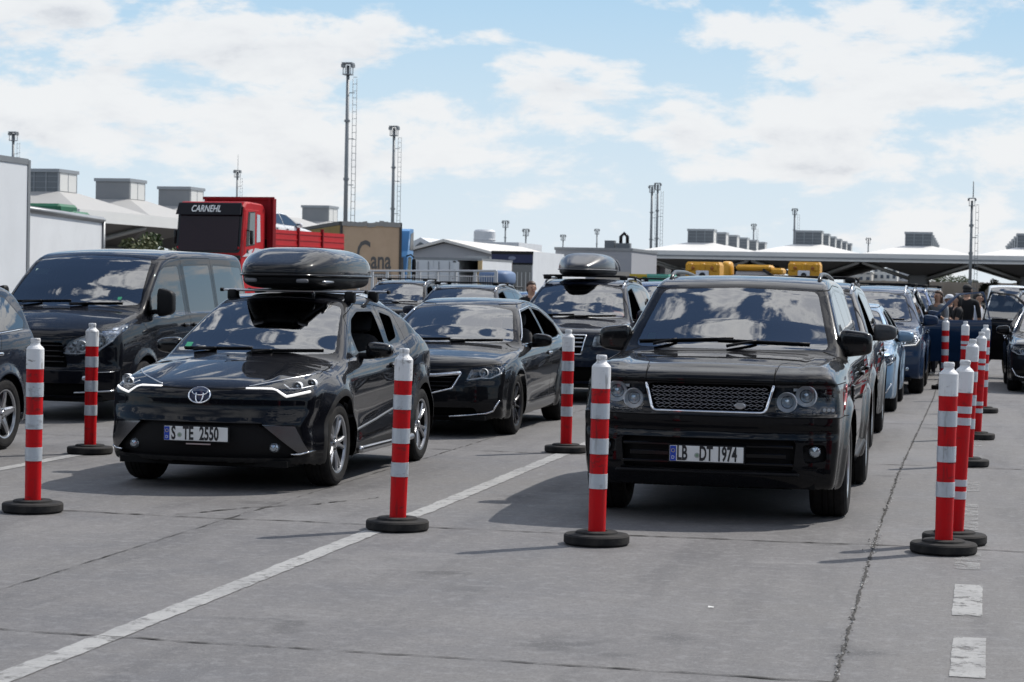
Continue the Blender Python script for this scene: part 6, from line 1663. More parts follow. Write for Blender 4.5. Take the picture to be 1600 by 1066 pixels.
def open_trailer():
    p = at(711, 406, 112); q = at(753, 404, 112); t = thing('box_trailer', 'opened trailer with dark brown inside and a tan upright', 'trailer', ((p[0]+q[0])/2, 112, 0)); w = q[0]-p[0]; b = MB(); zt = q[2]
    b.box((0, 4, zt-.06), (w, 8, .12)); b.box((-w/2+.07, 4, zt/2+.5), (.14, 8, zt-1.2), 1); b.box((w/2-.06, 4.1, zt/2+.5), (.10, 7.8, zt-1.2), 1); b.box((w/2-.1, .06, zt/2+.5), (.22, .10, zt-1.2), 2); b.box((0, 7.9, zt/2+.5), (w, .1, zt-1.2), 3); b.box((0, 4, 1.1), (w, 8, .16)); b.build('shell', [M_STEEL, M_WALL, mat('tan_upright', (.50, .36, .18), .7), mat('brown_lining', (.055, .028, .016), .8)], t)
    b = MB()
    for k in range(4): b.box((-w/2-.02, -.05, 1.4+.45*k), (.18, .05, .06))
    b.box((-w/2+.1, -.03, 2.2), (.28, .06, 1.1), 1); b.build('ladder_rack', [M_TRIM, M_WALL], t)
    b = MB(); b.box((0, 2, .55), (w*.8, 3, .9)); b.build('chassis', [M_WELL], t)
open_trailer()
def navy_trailer():
    p = at(769, 393, 124); q = at(833, 393, 124); w = q[0]-p[0]; t = thing('box_trailer', 'trailer with a navy top panel and grey ribbed rear doors', 'trailer', ((p[0]+q[0])/2, 124, 0)); zt = q[2]; zm = at(800, 412, 124)[2]; b = MB()
    b.box((0, 5, (zt+1)/2), (w, 10, zt-1.0), 0); b.build('cargo_box', [M_WALL], t)
    b = MB(); b.box((0, -.04, (zt+zm)/2), (w+.02, .08, zt-zm), 0); b.box((0, -.06, zt-.1), (w+.06, .12, .16), 1); b.box((0, -.06, zm), (w, .06, .1), 1); b.build('header_panel', [mat('header_navy', (.012, .018, .065), .5), M_TRIM], t)
    b = MB(); b.blob((0, -.10, (zt+zm)/2-.05), (.24, .01, .12), (1, 1), (12, 6)); b.build('emblem', [mat('emblem_pale', (.16, .18, .26), .5)], t)
    for k in range(2):
        b = MB(); x = (-.5+k)*w*.48; b.box((x, -.05, (zm+1.1)/2), (w*.47, .06, zm-1.25), 0)
        for i in range(5): b.box((x-w*.2+i*w*.1, -.09, (zm+1.0)/2-.15), (.05, .04, zm-1.7), 1)
        b.build('rear_door', [mat('door_grey', (.17, .17, .165), .6), mat('door_rib_pale', (.48, .48, .47), .6)], t)
    b = MB(); b.box((0, 4, .6), (w*.8, 8, .8)); b.build('chassis', [M_WELL], t)
navy_trailer()
p = at(764, 402, 128); box_trailer('narrow white trailer end left of the navy trailer', p[0], 128, p[2], w=1.5, L=6, doors=True)
p = at(878, 404, 136); box_trailer('pale trailer right of the navy one, behind the roof box', p[0], 136, p[2]-.25, w=3.2, L=9, doors=True)
def barrier_arm():
    a = at(834, 394, 150); c = at(885, 404, 150); t = thing('loading_ramp', 'pale sloping lean-to roof beside the navy trailer', 'roof', (a[0], 150, 0)); b = MB()
    V = [(0, 0, a[2]), (c[0]-a[0], 0, c[2]), (c[0]-a[0], 6, c[2]), (0, 6, a[2])]; V += [(x, y, z-.35) for x, y, z in V]; b.add(V, [(0, 1, 2, 3), (7, 6, 5, 4), (0, 4, 5, 1), (1, 5, 6, 2), (2, 6, 7, 3), (3, 7, 4, 0)]); b.build('roof_sheet', [M_SHEDR], t)
    for x in (.2, c[0]-a[0]-.2): b = MB(); b.box((x, .3, (c[2]-.3)/2), (.2, .2, c[2]-.3)); b.build('post', [M_STEEL], t)
barrier_arm()
def grey_block():
    Y = 190; a = at(868, 390, Y); c = at(987, 392, Y); t = thing('flat_building', 'flat grey building with rooftop machinery behind the satin roof box', 'building', ((a[0]+c[0])/2, Y, 0)); w = c[0]-a[0]; zt = c[2]; b = MB()
    b.box((0, 8, zt/2), (w, 16, zt), 0); b.box((0, 8, zt+.1), (w+.2, 16.2, .25), 1); b.build('wall', [mat('block_grey', (.30, .305, .325), .7), M_STEEL], t)
    b = MB(); b.box((w*.26, .5, zt*.30), (w*.45, 1.2, zt*.6), 0); b.build('lower_wing', [mat('block_beige', (.42, .38, .33), .8)], t)
    u = at(948, 385, Y); b = MB(); b.box((u[0]-(a[0]+c[0])/2, 2, zt+.55), (.9, 1, .75)); b.box((u[0]-(a[0]+c[0])/2+1.2, 2, zt+.45), (1.3, 1, .5)); b.build('air_unit', [M_LOUV], t)
    b = MB(); x = u[0]-(a[0]+c[0])/2+.95; b.tube([(x, 2, zt), (x, 2, zt+1.3), (x+.3, 2, zt+1.6), (x+.6, 2, zt+1.3), (x+.6, 2, zt+.6)], .16, 8); b.build('duct', [M_TRIM], t)
grey_block()
# ---------------------------------------------------------------- yellow units, walls, blocks of flats, greenery
M_YEL = mat('machine_yellow', (.58, .29, .012), .45, noise=(3, .4, (.46, .22, .012)))
def yellow_unit(px0, px1, ytop, Y, label):
    a = at(px0, ytop, Y); c = at(px1, ytop, Y); w = c[0]-a[0]; zt = a[2]; t = thing('yellow_bin', label, 'bin', ((a[0]+c[0])/2, Y, 0)); b = MB()
    V = []
    for (z, k, d) in ((0, .80, .7), (zt-1.1, .92, .85), (zt-.35, 1.0, .95), (zt-.10, 1.0, .95), (zt, .90, .82)):
        V += [(-w/2*k, -d*.6, z), (w/2*k, -d*.6, z), (w/2*k, d*.6, z), (-w/2*k, d*.6, z)]
    F = [(0, 3, 2, 1), (16, 17, 18, 19)]
    for s_ in range(4):
        for i in range(4): F.append((s_*4+i, s_*4+(i+1) % 4, (s_+1)*4+(i+1) % 4, (s_+1)*4+i))
    b.add(V, F, 0)
    for sx in (-1, 0, 1): b.box((sx*w*.36, -.57, zt-.17), (w*.16, .10, .26), 0, ch=.04)
    b.build('body', [M_YEL], t)
    b = MB(); b.box((0, -.60, zt-.52), (w*.38, .06, .50), 0, ch=.02); pnl = b.build('white_panel', [mat('label_white', (.62, .64, .68), .5)], t)
    b = MB(); b.lathe([(.01, -.05), (w*.085, -.04), (w*.10, .02)], 14, 0, axis=1, c=(0, -.62, zt-.42)); b.build('knob', [M_TRIM], pnl)
    for sx in (-1, 1): b = MB(); b.lathe([(.01, -.03), (.05, -.02), (.06, .03)], 10, 0, axis=1, c=(sx*w*.28, -.62, zt-.20)); b.build('reflector', [mat('amber_dark', (.30, .10, .01), .3)], t)
    return t
yellow_unit(1075, 1128, 409, 66, 'left yellow bin with white panel showing over the black off-roader')
yellow_unit(1234, 1283, 409, 66, 'right yellow bin with white panel showing over the black off-roader')
def yellow_loader():
    Y = 72; a = at(1128, 409, Y); c = at(1146, 409, Y); t = thing('yellow_bin', 'smaller rounded yellow bin just behind the left one', 'bin', ((a[0]+c[0])/2, Y, 0)); b = MB()
    b.blob((0, 0, a[2]-.4), ((c[0]-a[0])/2, .5, .42), (.5, .5), (16, 10)); b.box((0, 0, (a[2]-.4)/2), ((c[0]-a[0])*.8, .8, a[2]-.5)); b.build('body', [M_YEL], t)
    a = at(1150, 414, Y); c = at(1226, 416, Y); w = c[0]-a[0]; t = thing('road_sweeper', 'long low yellow topped machine between the two yellow bins', 'machine', ((a[0]+c[0])/2, Y, 0)); b = MB(); z = a[2]
    b.box((-w*.1, 0, z-.09), (w*.72, 1.5, .20), 0, ch=.07); b.box((w*.36, 0, z-.20), (w*.28, 1.3, .22), 0, ch=.06); b.build('cover', [M_YEL], t)
    b = MB(); b.box((-w*.15, 0, (z-.2)/2), (w*.62, 1.4, z-.22), 0, ch=.04); b.box((w*.33, 0, (z-.4)/2), (w*.3, 1.3, z-.45), 0, ch=.04); b.box((-w*.46, .0, (z-.3)/2), (w*.12, 1.2, z-.35), 0, ch=.03); b.build('body', [mat('machine_silver', (.36, .37, .40), .4, .4)], t)
    b = MB(); b.tube([(w*.1, -.8, z-.15), (w*.5, -.85, z-.55)], .05, 6); b.build('hose', [M_TRIM], t)
yellow_loader()
def skips():
    Y = 88; a = at(984, 430, Y); m_ = at(1011, 430, Y); c = at(1045, 430, Y)
    for (p, q, mm, lab, st) in ((a, m_, mat('skip_yellow', (.48, .34, .02), .5), 'yellow container with green diagonal bands beside the off-roader roof', True), (m_, c, mat('skip_teal', (.10, .36, .28), .5), 'pale teal container right of the yellow one', False)):
        t = thing('container', lab, 'container', ((p[0]+q[0])/2, Y, 0)); w = q[0]-p[0]; b = MB(); z = p[2]; b.box((0, 1.2, z/2+.1), (w-.02, 2.4, z-.2), 0); b.box((0, 1.2, z), (w, 2.5, .1), 0)
        b.build('body', [mm], t)
        if st:
            b = MB()
            for k in (0, 1): b.add([(w*(.05+.22*k), -.012, z*.35), (w*(.17+.22*k), -.012, z*.35), (w*(.36+.10*k), -.012, z-.06), (w*(.24+.10*k), -.012, z-.06)], [(0, 1, 2, 3)])
            b.build('green_band', [mat('band_green', (.02, .20, .08), .5)], t)
skips()
def far_hall():
    Y = 222; a = at(1062, 392, Y-10); b = MB()
    t = thing('gate_hall', 'low pale hall with square window openings under the left end of the long canopy', 'building', (at(1020, 430, Y+40)[0], Y+40, 0)); w = 12; z = 5.2
    b.box((0, 2, .8), (w, 4, 1.6)); b.box((0, 2, z-.4), (w, 4, .8))
    for k in range(7): b.box((-w/2+.4+k*(w-.8)/6, 2, z/2), (.7, 3.8, z-.4))
    b.build('wall', [mat('hall_beige', (.52, .48, .42), .8)], t); b = MB(); b.box((0, 3.2, z/2), (w-.4, .1, z-1.5)); b.build('glazing', [mat('hall_glass', (.50, .45, .50), .3)], t)
far_hall()
def flats():
    mw = [mat('flats_cream', (.50, .48, .44), .8), mat('flats_white', (.60, .60, .58), .8), mat('flats_grey', (.40, .41, .43), .8)]
    for (x0, x1, yt, Y, k, lab, nf) in ((1318, 1362, 426, 420, 0, 'cream block of flats far under the canopy, left of three', 4), (1364, 1402, 421, 430, 1, 'white block of flats far under the canopy with dark ground floor', 4), (1404, 1436, 422, 445, 2, 'grey block of flats far under the canopy beside the dark column', 4)):
        a = at(x0, yt, Y); c = at(x1, yt, Y); w = c[0]-a[0]; z = a[2]; t = thing('apartment_block', lab, 'building', ((a[0]+c[0])/2, Y, 0)); b = MB()
        b.box((0, 5, z/2), (w, 10, z), 0); b.box((0, 5, z+.1), (w+.3, 10.3, .3), 0); b.build('wall', [mw[k]], t)
        for f in range(nf):
            for i in range(4):
                b = MB(); b.box((-w/2+w*(i+.5)/4, -.03, 1.2+(z-.4)*(f+.35)/nf), (w*.12, .08, z*.12)); b.build('window', [mat('flats_window', (.06, .08, .11), .2)], t)
        if k == 1: b = MB(); b.box((0, -.6, 2.2), (w*.9, 1.2, .9)); b.build('dark_awning', [M_SOFF], t)
    a = at(1330, 440, 300); c = at(1612, 452, 300); zt = at(1480, 441, 300)[2]; t = thing('boundary_wall', 'long beige wall below the canopy in the right background', 'wall', ((a[0]+c[0])/2, 300, 0)); b = MB(); w = c[0]-a[0]
    b.box((0, 0, zt/2), (w, .4, zt), 0)
    for k in range(12): b.box((-w/2+w*k/11, -.1, zt/2), (.5, .5, zt+.15), 0)
    b.build('wall', [mat('beige_wall', (.46, .41, .34), .85, noise=(.4, .4, (.38, .34, .29)))], t)
    a = at(1556, 462, 240); t = thing('hoarding', 'ochre board panel on the beige wall at right', 'board', (a[0]+1.8, 240, 0)); b = MB(); b.box((0, 0, 1.35), (4.0, .15, 1.5), 0)
    for x in (-1.7, 1.7): b.box((x, .1, .7), (.12, .12, 1.4), 1)
    b.build('panel', [mat('ochre', (.42, .22, .06), .8), M_STEEL], t)
flats()
M_LEAF = mat('leaf_green', (.055, .085, .022), .6, noise=(1.2, .8, (.03, .05, .014)))
M_LEAF2 = mat('leaf_olive', (.085, .095, .030), .6, noise=(1.2, .8, (.05, .055, .02)))
M_BARK = mat('bark', (.09, .07, .05), .9)
def tree(x, y, h, r, label, m, seed, n=1500, leaf=.28):
    rs = np.random.RandomState(seed); t = thing('tree', label, 'tree', (x, y, 0)); b = MB()
    b.tube([(0, 0, 0), (.05, 0, h*.25), (.1, .05, h*.6)], [.16, .12, .05], 7)
    cl = []
    for k in range(9):
        a = rs.rand()*6.28; q = np.array([math.cos(a)*r*rs.uniform(.2, .75), math.sin(a)*r*rs.uniform(.2, .75), h*rs.uniform(.38, .86)]); cl.append((q, r*rs.uniform(.30, .52))); b.tube([(.05, 0, h*.25), tuple(q*[.5, .5, .8]), tuple(q)], [.07, .045, .02], 5)
    b.build('trunk', [M_BARK], t)
    V = []; F = []
    for i in range(n):
        q, rr_ = cl[rs.randint(len(cl))]; d = rs.normal(0, 1, 3); d /= np.linalg.norm(d); c = q+d*rr_*rs.rand()**.4*[1, 1, .8]
        u = rs.normal(0, 1, 3); u /= np.linalg.norm(u); w = np.cross(u, rs.normal(0, 1, 3)); w /= np.linalg.norm(w); s = leaf*rs.uniform(.5, 1.1)
        k = len(V); V += [c-u*s*.5, c+w*s*.35, c+u*s*.5, c-w*s*.35]; F.append((k, k+1, k+2, k+3))
    mesh_obj('crown', V, F, m, t); return t
for i, (px, py, Y, h, r, m, lab) in enumerate([(1474, 440, 320, 5.2, 2.6, M_LEAF, 'round bushy tree under the canopy right of the dark column'), (1495, 440, 325, 4.6, 2.4, M_LEAF, 'bushy tree behind the wall, between the round one and the mast'), (1512, 440, 330, 4.0, 2.0, M_LEAF2, 'small olive tree beside the light mast under the canopy'), (1548, 442, 280, 3.7, 1.5, M_LEAF2, 'thin spindly shrub before the beige wall at right'),
        (228, 384, 118, 4.3, 1.6, M_LEAF2, 'bushy tree under the left canopy beside the white trailer'), (256, 384, 120, 4.4, 1.7, M_LEAF, 'bushy tree under the left canopy next to the red truck cab'), (205, 384, 150, 4.4, 1.8, M_LEAF, 'dim bush under the left canopy behind the others')]):
    p = at(px, py, Y); tree(p[0], Y, h, r, lab, m, 20+i)
# ---------------------------------------------------------------- more cars of the queues (copies)
P_GREY = paint('paint_grey', (.055, .058, .062), .3); P_SILV = paint('paint_silver', (.36, .38, .40), .6, .3); P_SBLU = paint('paint_silver_blue', (.17, .26, .36), .5, .3)
P_MBLU = paint('paint_mid_blue', (.02, .05, .14), .2); P_BLK = paint('paint_jet_black', (.004, .004, .005))
C = car_copy
def bars_on(root, sh_top, ys, x=.60, z=1.80):
    for yb in ys:
        b = MB(); b.blob((0, yb, z), (.66, .035, .016), (.4, .4), (20, 8))
        for sd in (-1, 1): b.blob((sd*.58, yb, z-.025), (.06, .05, .035), (.5, .5), (12, 8))
        b.build('roof_bar', [M_PLAST], root)
b_ = bars_on(suv, None, (2.35, 3.25), z=1.80)
bx2 = roof_box('soft', 'satin dark roof box on the suv behind the sedan'); bx2.location = (-5.66, 29.4+3.02, 1.80)
LE = C(suv, 'suv_car', 'dark blue car with silver five-spoke wheel cut off by the left edge', -9.71, 15.48, 0, P_SUVP, P_NAVY, rims=rim_mesh(.25, .245, 5, 'star', [M_ALLOY, M_WELL, M_DISC])); LE.scale = (.93, .93, .93)
C(sed, 'sedan_car', 'silver sedan glimpsed behind the rear of the black crossover', -9.75, 29.3, 0, P_SEDP, P_SILV)
for o in list(LE.children):                  # this one carries no roof bars
    if o.name.startswith(('roof_bar',)):
        for c_ in list(o.children_recursive): bpy.data.objects.remove(c_)
        bpy.data.objects.remove(o)
w_ = C(suv, 'suv_car', 'dark estate car with silver rails and black roof bars behind the sedan', -9.45, 38.2, 0, P_SUVP, P_NAVY); w_.scale = (1, 1, .925)
w2_ = C(suv, 'suv_car', 'dark suv showing its windscreen left of the car with black roof bars', -13.6, 49.0, 0, P_SUVP, P_BLK); w2_.scale = (1, 1, .96)
C(sed, 'sedan_car', 'blue sedan roof between the estate and the suv with satin roof box', -9.5, 45.6, 0, P_SEDP, P_MBLU)
C(sed, 'sedan_car', 'distant dark sedan that carries a blue-grey roof bag', -12.9, 56.5, 0, P_SEDP, P_BLK)
def roof_bag():
    t = thing('roof_box', 'blue-grey roof bag on the distant sedan behind the estate', 'roof box', (-12.85, 58.9, 1.50)); b = MB()
    b.blob((0, 0, .30), (.46, .75, .22), (.5, .5), (20, 12)); b.build('bag', [mat('bag_blue', (.10, .16, .28), .6)], t); b = MB(); b.box((0, 0, .05), (1.3, 1.0, .06), ch=.02); b.build('rack', [M_PLAST], t)
roof_bag()
C(suv, 'suv_car', 'dark grey suv directly behind the black off-roader', -1.83, 21.9, 0, P_SUVP, P_GREY)
C(sed, 'sedan_car', 'silver-blue sedan second behind the black off-roader', -1.78, 29.1, 0, P_SEDP, P_SBLU)
C(suv, 'suv_car', 'blue suv showing a little of its roof beside the suv with satin roof box', -5.3, 36.8, 0, P_SUVP, P_MBLU)
C(suv, 'suv_car', 'dark blue suv behind the one with an open door', -1.45, 46.2, 0, P_SUVP, P_MBLU)
C(sed, 'sedan_car', 'dark sedan whose headlight enters at the right edge', 1.66, 36.6, 0, P_SEDP, P_BLK)
for i, (x, y, src, old, new, lab) in enumerate([
    (2.9, 54, sed, P_SEDP, P_SILV, 'pale silver car with raised tailgate line behind the black car at right'), (2.2, 60.5, suv, P_SUVP, P_GREY, 'grey suv highest among the cars at the right edge'),
    (-1.2, 53, suv, P_SUVP, P_NAVY, 'navy suv third in line behind the suv with glowing headlight'), (4.6, 66, sed, P_SEDP, P_MBLU, 'mid blue sedan behind the grey suv at the right edge'),
    (-3.4, 64, suv, P_SUVP, P_NAVY, 'navy suv far back left of the standing people'),
    (-5.2, 58, sed, P_SEDP, P_SILV, 'silver sedan far back behind the off-roader queue'), (4.2, 80, sed, P_SEDP, P_WHITE, 'white sedan far back at the right'), (6.6, 88, suv, P_SUVP, P_MBLU, 'blue suv farthest back at the right edge'), (-2.0, 84, suv, P_SUVP, P_MBLU, 'blue suv far back beneath the dark canopy column'), (1.9, 96, van, P_VANP, P_WHITE, 'white van far back before the beige wall'),
    (-5.4, 44.5, sed, P_SEDP, P_NAVY, 'navy sedan hidden behind the off-roader roof')]):
    C(src, src.name.split('.')[0], lab, x, y, 0, old, new, cat='van' if src is van else 'car')

def open_door(root, side, ang):
    yh = 1.41
    for o in root.children:
        if o.name.startswith('door') and o.type == 'MESH' and 'handle' not in o.name and 'mirror' not in o.name:
            co = np.zeros(len(o.data.vertices)*3); o.data.vertices.foreach_get('co', co); co = co.reshape(-1, 3); m = co.mean(0)
            if m[0]*side > 0 and m[1] < 2.6:
                h = Vector((co[:, 0].max() if side > 0 else co[:, 0].min(), yh, 0)); R = Matrix.Rotation(ang, 3, 'Z'); o.rotation_euler = (0, 0, ang); o.location = h-R @ h
                b = MB()                       # the inner trim of the opened door
                b.box((m[0]-side*.07, m[1], .72), (.08, 1.05, .62), 0, ch=.03); b.build('door_trim', [M_INT], o); return h
    return None
od = C(suv, 'suv_car', 'blue suv with its driver door wide open near the bollards', -1.55, 40.0, 0, P_SUVP, paint('paint_royal_blue', (.006, .021, .055)))
open_door(od, 1, R_(-62))
od2 = C(suv, 'suv_car', 'black suv at the right edge with its passenger door open', 2.38, 41.4, R_(-2), P_SUVP, P_BLK)
open_door(od2, -1, R_(64)); repaint(od2, M_GLASSS, M_GLASSD)
p = at(1372, 450, 98)
C(van, 'passenger_van', 'long navy van parked broadside beneath the canopy column', p[0], 98.8, R_(90), P_VANP, P_NAVY, cat='van')
# ---------------------------------------------------------------- dark canopy added unseen behind the camera, to darken what the cars mirror
def added_canopy():
    t = thing('canopy', 'dark-soffited inspection canopy facing the queues, mirrored in the car noses', 'canopy', (-2, -24, 0)); b = MB()
    b.box((0, -6, 6.6), (120, 26, 1.0)); b.build('roof', [mat('added_soffit', (.035, .035, .036), .9, spec=.1)], t)
    for k in range(9):
        x = -48+12*k; b = MB(); b.box((x, 4, 3.05), (.9, .9, 6.1), ch=.05); b.build('column', [M_COLM], t)
        b = MB(); b.box((x+4.5, 0, 1.4), (2.0, 5, 2.8), 0, ch=.05); b.box((x+4.5, 0, 2.95), (2.4, 5.4, .25), 1); b.build('added_booth', [mat('added_booth_dark', (.03, .032, .035), .6, spec=.2), M_SOFF], t)
    b = MB(); b.box((0, -17, 3), (120, .4, 6)); b.build('back_wall', [mat('added_wall', (.05, .05, .052), .9, spec=.1)], t)
added_canopy()
# ---------------------------------------------------------------- people
M_SKIN = mat('skin', (.44, .26, .18), .5, spec=.3); M_HAIRB = mat('hair_brown', (.045, .022, .012), .6); M_HAIRD = mat('hair_black', (.012, .010, .009), .6)
M_EYE = mat('eye_dark', (.02, .015, .012), .2); M_LIP = mat('lips', (.28, .09, .08), .5); M_SHOE = mat('shoe_dark', (.02, .02, .022), .6); M_SOLE = mat('shoe_pale', (.5, .5, .48), .6)
def person(x, y, rz, H, label, shirt, trousers, hair, hair_len=.1, cap=None, arms=None, legs=None, lean=0.0, sleeve=.55, shorts=False, z0=0.0, group=None, shoe=None):
    """arms: for left/right an (elbow, hand) offset pair from the shoulder; legs: (knee, foot) pairs from the hip; units of body height"""
    t = thing('person', label, 'person', (x, y, z0), rz, group)
    J = []; E = []; Rd = []
    def j(p, r, par=None):
        J.append(np.array(p, float)); Rd.append(r); k = len(J)-1
        if par is not None: E.append((par, k))
        return k
    f = lean
    pel = j((0, 0, .52), (.088, .066)); wa = j((0, -f*.3, .60), (.078, .056), pel); ch = j((0, -f*.7, .71), (.094, .064), wa); ut = j((0, -f, .795), (.080, .050), ch)
    nk = j((0, -f-.004, .845), (.033, .034), ut); hb = j((0, -f-.012, .885), (.040, .046), nk); hm = j((0, -f-.016, .93), (.046, .056), hb); ht = j((0, -f-.012, .968), (.038, .045), hm)
    arms = arms or {}; legs = legs or {}
    hands = {}
    for sd, nm in ((1, 'r'), (-1, 'l')):
        e, h = arms.get(nm, ((sd*.03, .01, -.17), (sd*.035, -.03, -.32)))
        sh_ = np.array([sd*.112, -f, .80]); s0 = j(sh_, (.036, .036), ut); e0 = j(sh_+np.array(e), (.026, .026), s0); h_ = sh_+np.array(h); wr = j(h_, (.017, .017), e0)
        d = np.array(h)-np.array(e); d = d/np.linalg.norm(d); sdv = np.cross(d, (0, 1, 0)) if abs(d[1]) < .8 else np.cross(d, (0, 0, 1)); sdv /= np.linalg.norm(sdv); bend = np.cross(d, sdv)
        pm_ = j(h_+d*.026, (.019, .011), wr); hands[nm] = h_
        for k in range(4):
            o = (k-1.5)*.0105; L = (.040, .047, .044, .034)[k]; a = j(h_+d*.050+sdv*o, (.0058, .0055), pm_); j(h_+d*(.050+L*.9)+sdv*o*1.1+bend*.012*sd, (.0045, .0045), a)
        th = j(h_+d*.022-sdv*.022*sd, (.0065, .006), pm_); j(h_+d*.052-sdv*.030*sd+bend*.010, (.005, .005), th)
        kn, ft = legs.get(nm, ((sd*.004, -.01, -.24), (sd*.012, .012, -.475)))
        hp = np.array([sd*.052, 0, .50]); h0 = j(hp, (.052, .052), pel); k0 = j(hp+np.array(kn), (.036, .036), h0); mid = j(hp+(np.array(kn)*.55+np.array(ft)*.45)+np.array([0, .006, 0]), (.034, .034), k0); a0 = j(hp+np.array(ft), (.024, .024), mid); j(hp+np.array(ft)+np.array([sd*.008, -.075, -.012]), (.023, .014), a0)
    J = np.array(J)*H
    me = bpy.data.meshes.new('person_skeleton'); me.from_pydata([tuple(v) for v in J], E, []); o = bpy.data.objects.new('person_tmp', me); COL.objects.link(o)
    sk = o.modifiers.new('skin', 'SKIN'); sk.use_smooth_shade = True
    for i, v in enumerate(me.skin_vertices[0].data): v.radius = (Rd[i][0]*H, Rd[i][1]*H); v.use_root = (i == 0)
    ss = o.modifiers.new('sub', 'SUBSURF'); ss.levels = 2; ss.render_levels = 2
    bpy.context.view_layer.update(); dg = bpy.context.evaluated_depsgraph_get(); bm = bpy.data.meshes.new_from_object(o.evaluated_get(dg)); bpy.data.objects.remove(o); bpy.data.meshes.remove(me)
    bm.name = 'body'; bm.materials.clear()
    for m in (M_SKIN, shirt, trousers, shoe or M_SHOE): bm.materials.append(m)
    n = len(bm.polygons); ce = np.zeros(n*3); bm.polygons.foreach_get('center', ce); ce = ce.reshape(-1, 3)/H
    seg = [(np.array(J[a])/H, np.array(J[b])/H, a, b) for a, b in E]
    best = np.full(n, 9.0); bi = np.zeros(n, int); bq = np.zeros(n)
    for (a_, b_, ia, ib_) in seg:
        d = b_-a_; qq = np.clip(((ce-a_)@d)/max(d@d, 1e-9), 0, 1); r_ = np.linalg.norm(ce-a_-qq[:, None]*d, axis=1); w_ = r_ < best
        best[w_] = r_[w_]; bi[w_] = ib_; bq[w_] = qq[w_]
    fm = np.zeros(n, np.int32)
    for i in range(n):
        ib = int(bi[i]); q = bq[i]
        if ib in (wa, ch, ut): m_ = 1 if not (ib == wa and q < .35) else 2
        elif ib in (nk, hb, hm, ht): m_ = 1 if ib == nk and q < .35 else 0
        else:
            # joints per side: 18 = shoulder, elbow, wrist, palm, 8 finger, 2 thumb, hip, knee, mid, ankle, toe
            r = (ib-8) % 19
            if r == 0: m_ = 1
            elif r == 1: m_ = 1 if q < sleeve/.5 else 0
            elif r == 2: m_ = 1 if sleeve > .9 else 0
            elif r < 14: m_ = 0
            elif r in (14, 15): m_ = 2
            elif r in (16, 17): m_ = 0 if shorts else 2
            else: m_ = 3
        fm[i] = m_
    bm.polygons.foreach_set('material_index', fm); bm.polygons.foreach_set('use_smooth', np.ones(n, bool)); bm.update()
    bo = bpy.data.objects.new('body', bm); link(bo, t)
    c = J[hm]; b = MB()                                     # face
    for sd in (-1, 1): b.blob((c[0]+sd*.019*H, c[1]-.050*H, c[2]-.002*H), (.0075*H, .005*H, .0045*H), (1, 1), (8, 6), 0)
    b.blob((c[0], c[1]-.060*H, c[2]-.014*H), (.007*H, .010*H, .014*H), (1, 1), (8, 6), 1); b.blob((c[0], c[1]-.050*H, c[2]-.034*H), (.015*H, .005*H, .0045*H), (1, 1), (8, 6), 2)
    for sd in (-1, 1): b.blob((c[0]+sd*.047*H, c[1]+.004*H, c[2]-.008*H), (.006*H, .012*H, .018*H), (1, 1), (8, 6), 1)
    b.build('face', [M_EYE, M_SKIN, M_LIP], bo)
    if cap is None:
        b = MB(); rs = np.random.RandomState(int(H*1000) % 97)
        def hf(V):
            V = V.copy(); n_ = V/np.linalg.norm(V, axis=1)[:, None]; fr = (n_[:, 1] < -.25) & (n_[:, 2] < .42); V[fr] *= .72; dn = (n_[:, 1] > -.2) & (n_[:, 2] < -.2); V[dn, 2] -= hair_len*H*(.4+.6*np.abs(n_[dn, 2])); V += rs.normal(0, .0022*H, V.shape); return V
        b.blob((c[0], c[1]+.010*H, c[2]+.010*H), (.052*H, .060*H, .056*H), (1, 1), (22, 16), 0, fn=hf); b.build('hair', [hair], bo)
    else:
        b = MB(); b.blob((c[0], c[1]+.006*H, c[2]+.020*H), (.053*H, .061*H, .048*H), (.9, 1), (20, 12), 0, fn=lambda V: np.stack([V[:, 0], V[:, 1], np.maximum(V[:, 2], -.008*H)], 1)); b.blob((c[0], c[1]-.075*H, c[2]+.014*H), (.040*H, .045*H, .006*H), (.8, .8), (14, 6), 0); b.build('cap', [cap], bo)
        b = MB(); b.blob((c[0], c[1]+.022*H, c[2]-.006*H), (.047*H, .042*H, .034*H), (1, 1), (14, 10)); b.build('hair', [hair], bo)
    return t
F_GREY = mat('cloth_grey', (.19, .205, .22), .9); F_BLACK = mat('cloth_black', (.010, .010, .012), .9); F_WHITE = mat('cloth_white', (.60, .62, .66), .9, noise=(9, .5, (.28, .38, .60)))
F_DENIM = mat('denim_dark', (.018, .022, .035), .9); F_KHAKI = mat('cloth_khaki', (.11, .09, .06), .9); F_CAPW = mat('cap_white', (.6, .62, .65), .8); F_PINK = mat('cloth_salmon', (.42, .16, .12), .9)
def at_ground(px, py, z=0): 
    d = CM @ np.array([(px-800)/3350, -(py-533)/3350, -1.0]); k = (z-1.67)/d[2]; return np.array([0, 0, 1.67])+k*d
def on(px, Y): d = at(px, 500, Y); return d[0]
Yp = 43.2
person(on(1466, Yp), Yp, R_(-38), 1.70, 'woman with long brown hair and grey t-shirt standing behind the open blue door', F_GREY, F_DENIM, M_HAIRB, .17, arms={'l': ((-.02, -.05, -.16), (.07, -.16, -.10)), 'r': ((.03, -.03, -.17), (.05, -.15, -.12))}, shoe=M_SOLE)
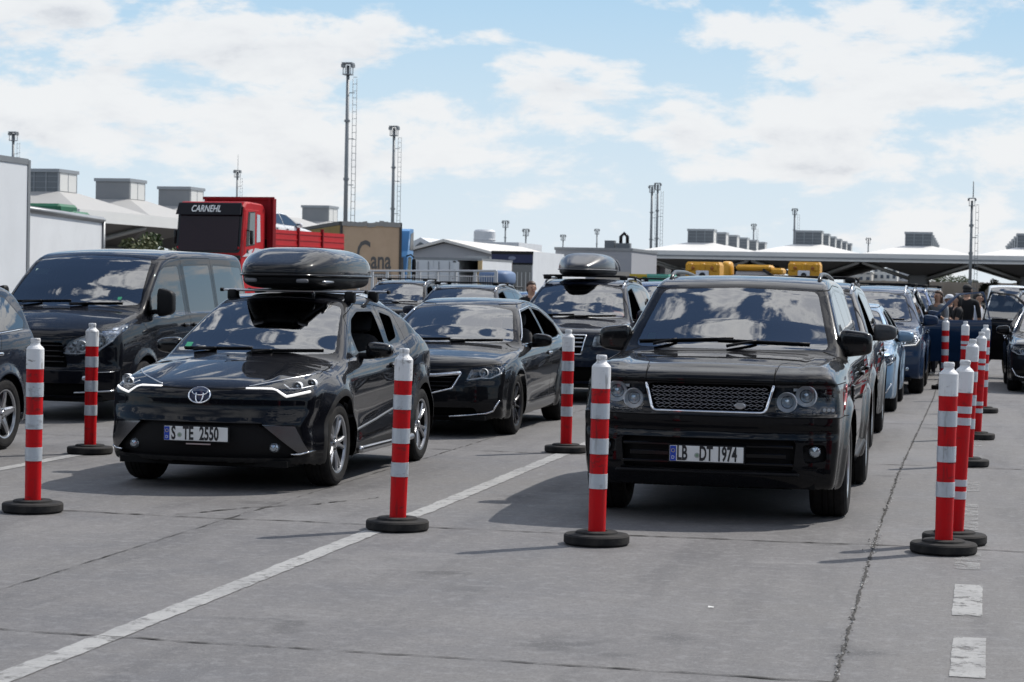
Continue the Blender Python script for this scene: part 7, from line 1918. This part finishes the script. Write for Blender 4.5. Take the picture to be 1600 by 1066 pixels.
person(on(1510, 44.4), 44.4, R_(172), 1.83, 'man in black t-shirt and black cap seen from behind beside the open doors', F_BLACK, F_DENIM, M_HAIRD, .0, cap=mat('cap_black', (.012, .012, .013), .8), arms={'r': ((.05, -.02, -.16), (.05, -.12, -.25))})
person(on(1484, 45.6), 45.6, R_(-60), 1.62, 'person in pale cap half hidden between the woman and the man in black', F_BLACK, F_BLACK, M_HAIRD, .02, cap=F_CAPW)
person(on(1496, 43.9), 43.9, R_(-75), 1.62, 'dark-haired woman lifting a bare forearm between the woman in grey and the man in black', F_BLACK, F_DENIM, M_HAIRD, .08, arms={'l': ((-.02, -.06, -.15), (.04, -.18, -.05)), 'r': ((.03, -.06, -.15), (.02, -.19, -.08))}, sleeve=.3)
person(on(1526, 46.5), 46.5, R_(70), 1.66, 'young man in white and blue shirt right of the man in black', F_WHITE, F_DENIM, M_HAIRD, .0, sleeve=.5)
person(on(1556, 43.6), 43.6, R_(120), 1.66, 'person striding in dark trousers behind the open door of the black suv', F_BLACK, F_KHAKI, M_HAIRD, .0, legs={'l': ((-.004, -.10, -.22), (-.01, -.10, -.46)), 'r': ((.004, .02, -.24), (.012, .16, -.45))}, lean=.06, shoe=M_SOLE)
person(on(829, 37.0), 37.0, R_(30), 1.72, 'brown-haired person standing behind the suv with the satin roof box', F_BLACK, F_DENIM, M_HAIRB, .03)
person(on(1010, 31.5), 34.8, R_(-25), 1.66, 'person with cropped hair standing between the two front queues of parked cars', F_BLACK, F_DENIM, M_HAIRD, .0)
sit = dict(legs={'l': ((-.02, -.22, .0), (-.02, -.30, -.24)), 'r': ((.02, -.22, .0), (.02, -.30, -.24))}, arms={'r': ((.06, -.08, -.12), (.05, -.20, -.06)), 'l': ((-.04, -.08, -.14), (-.01, -.22, -.08))})
person(-5.70+.37, 22.2+2.28, 0.0, 1.74, 'driver with brown hair sitting at the open window of the dark sedan', F_BLACK, F_DENIM, M_HAIRB, .02, z0=-.335, **sit)
person(-5.57+.37, 29.4+2.28, 0.0, 1.74, 'driver in salmon shirt at the open window of the suv with satin roof box', F_PINK, F_DENIM, M_HAIRD, .02, z0=-.17, **sit)
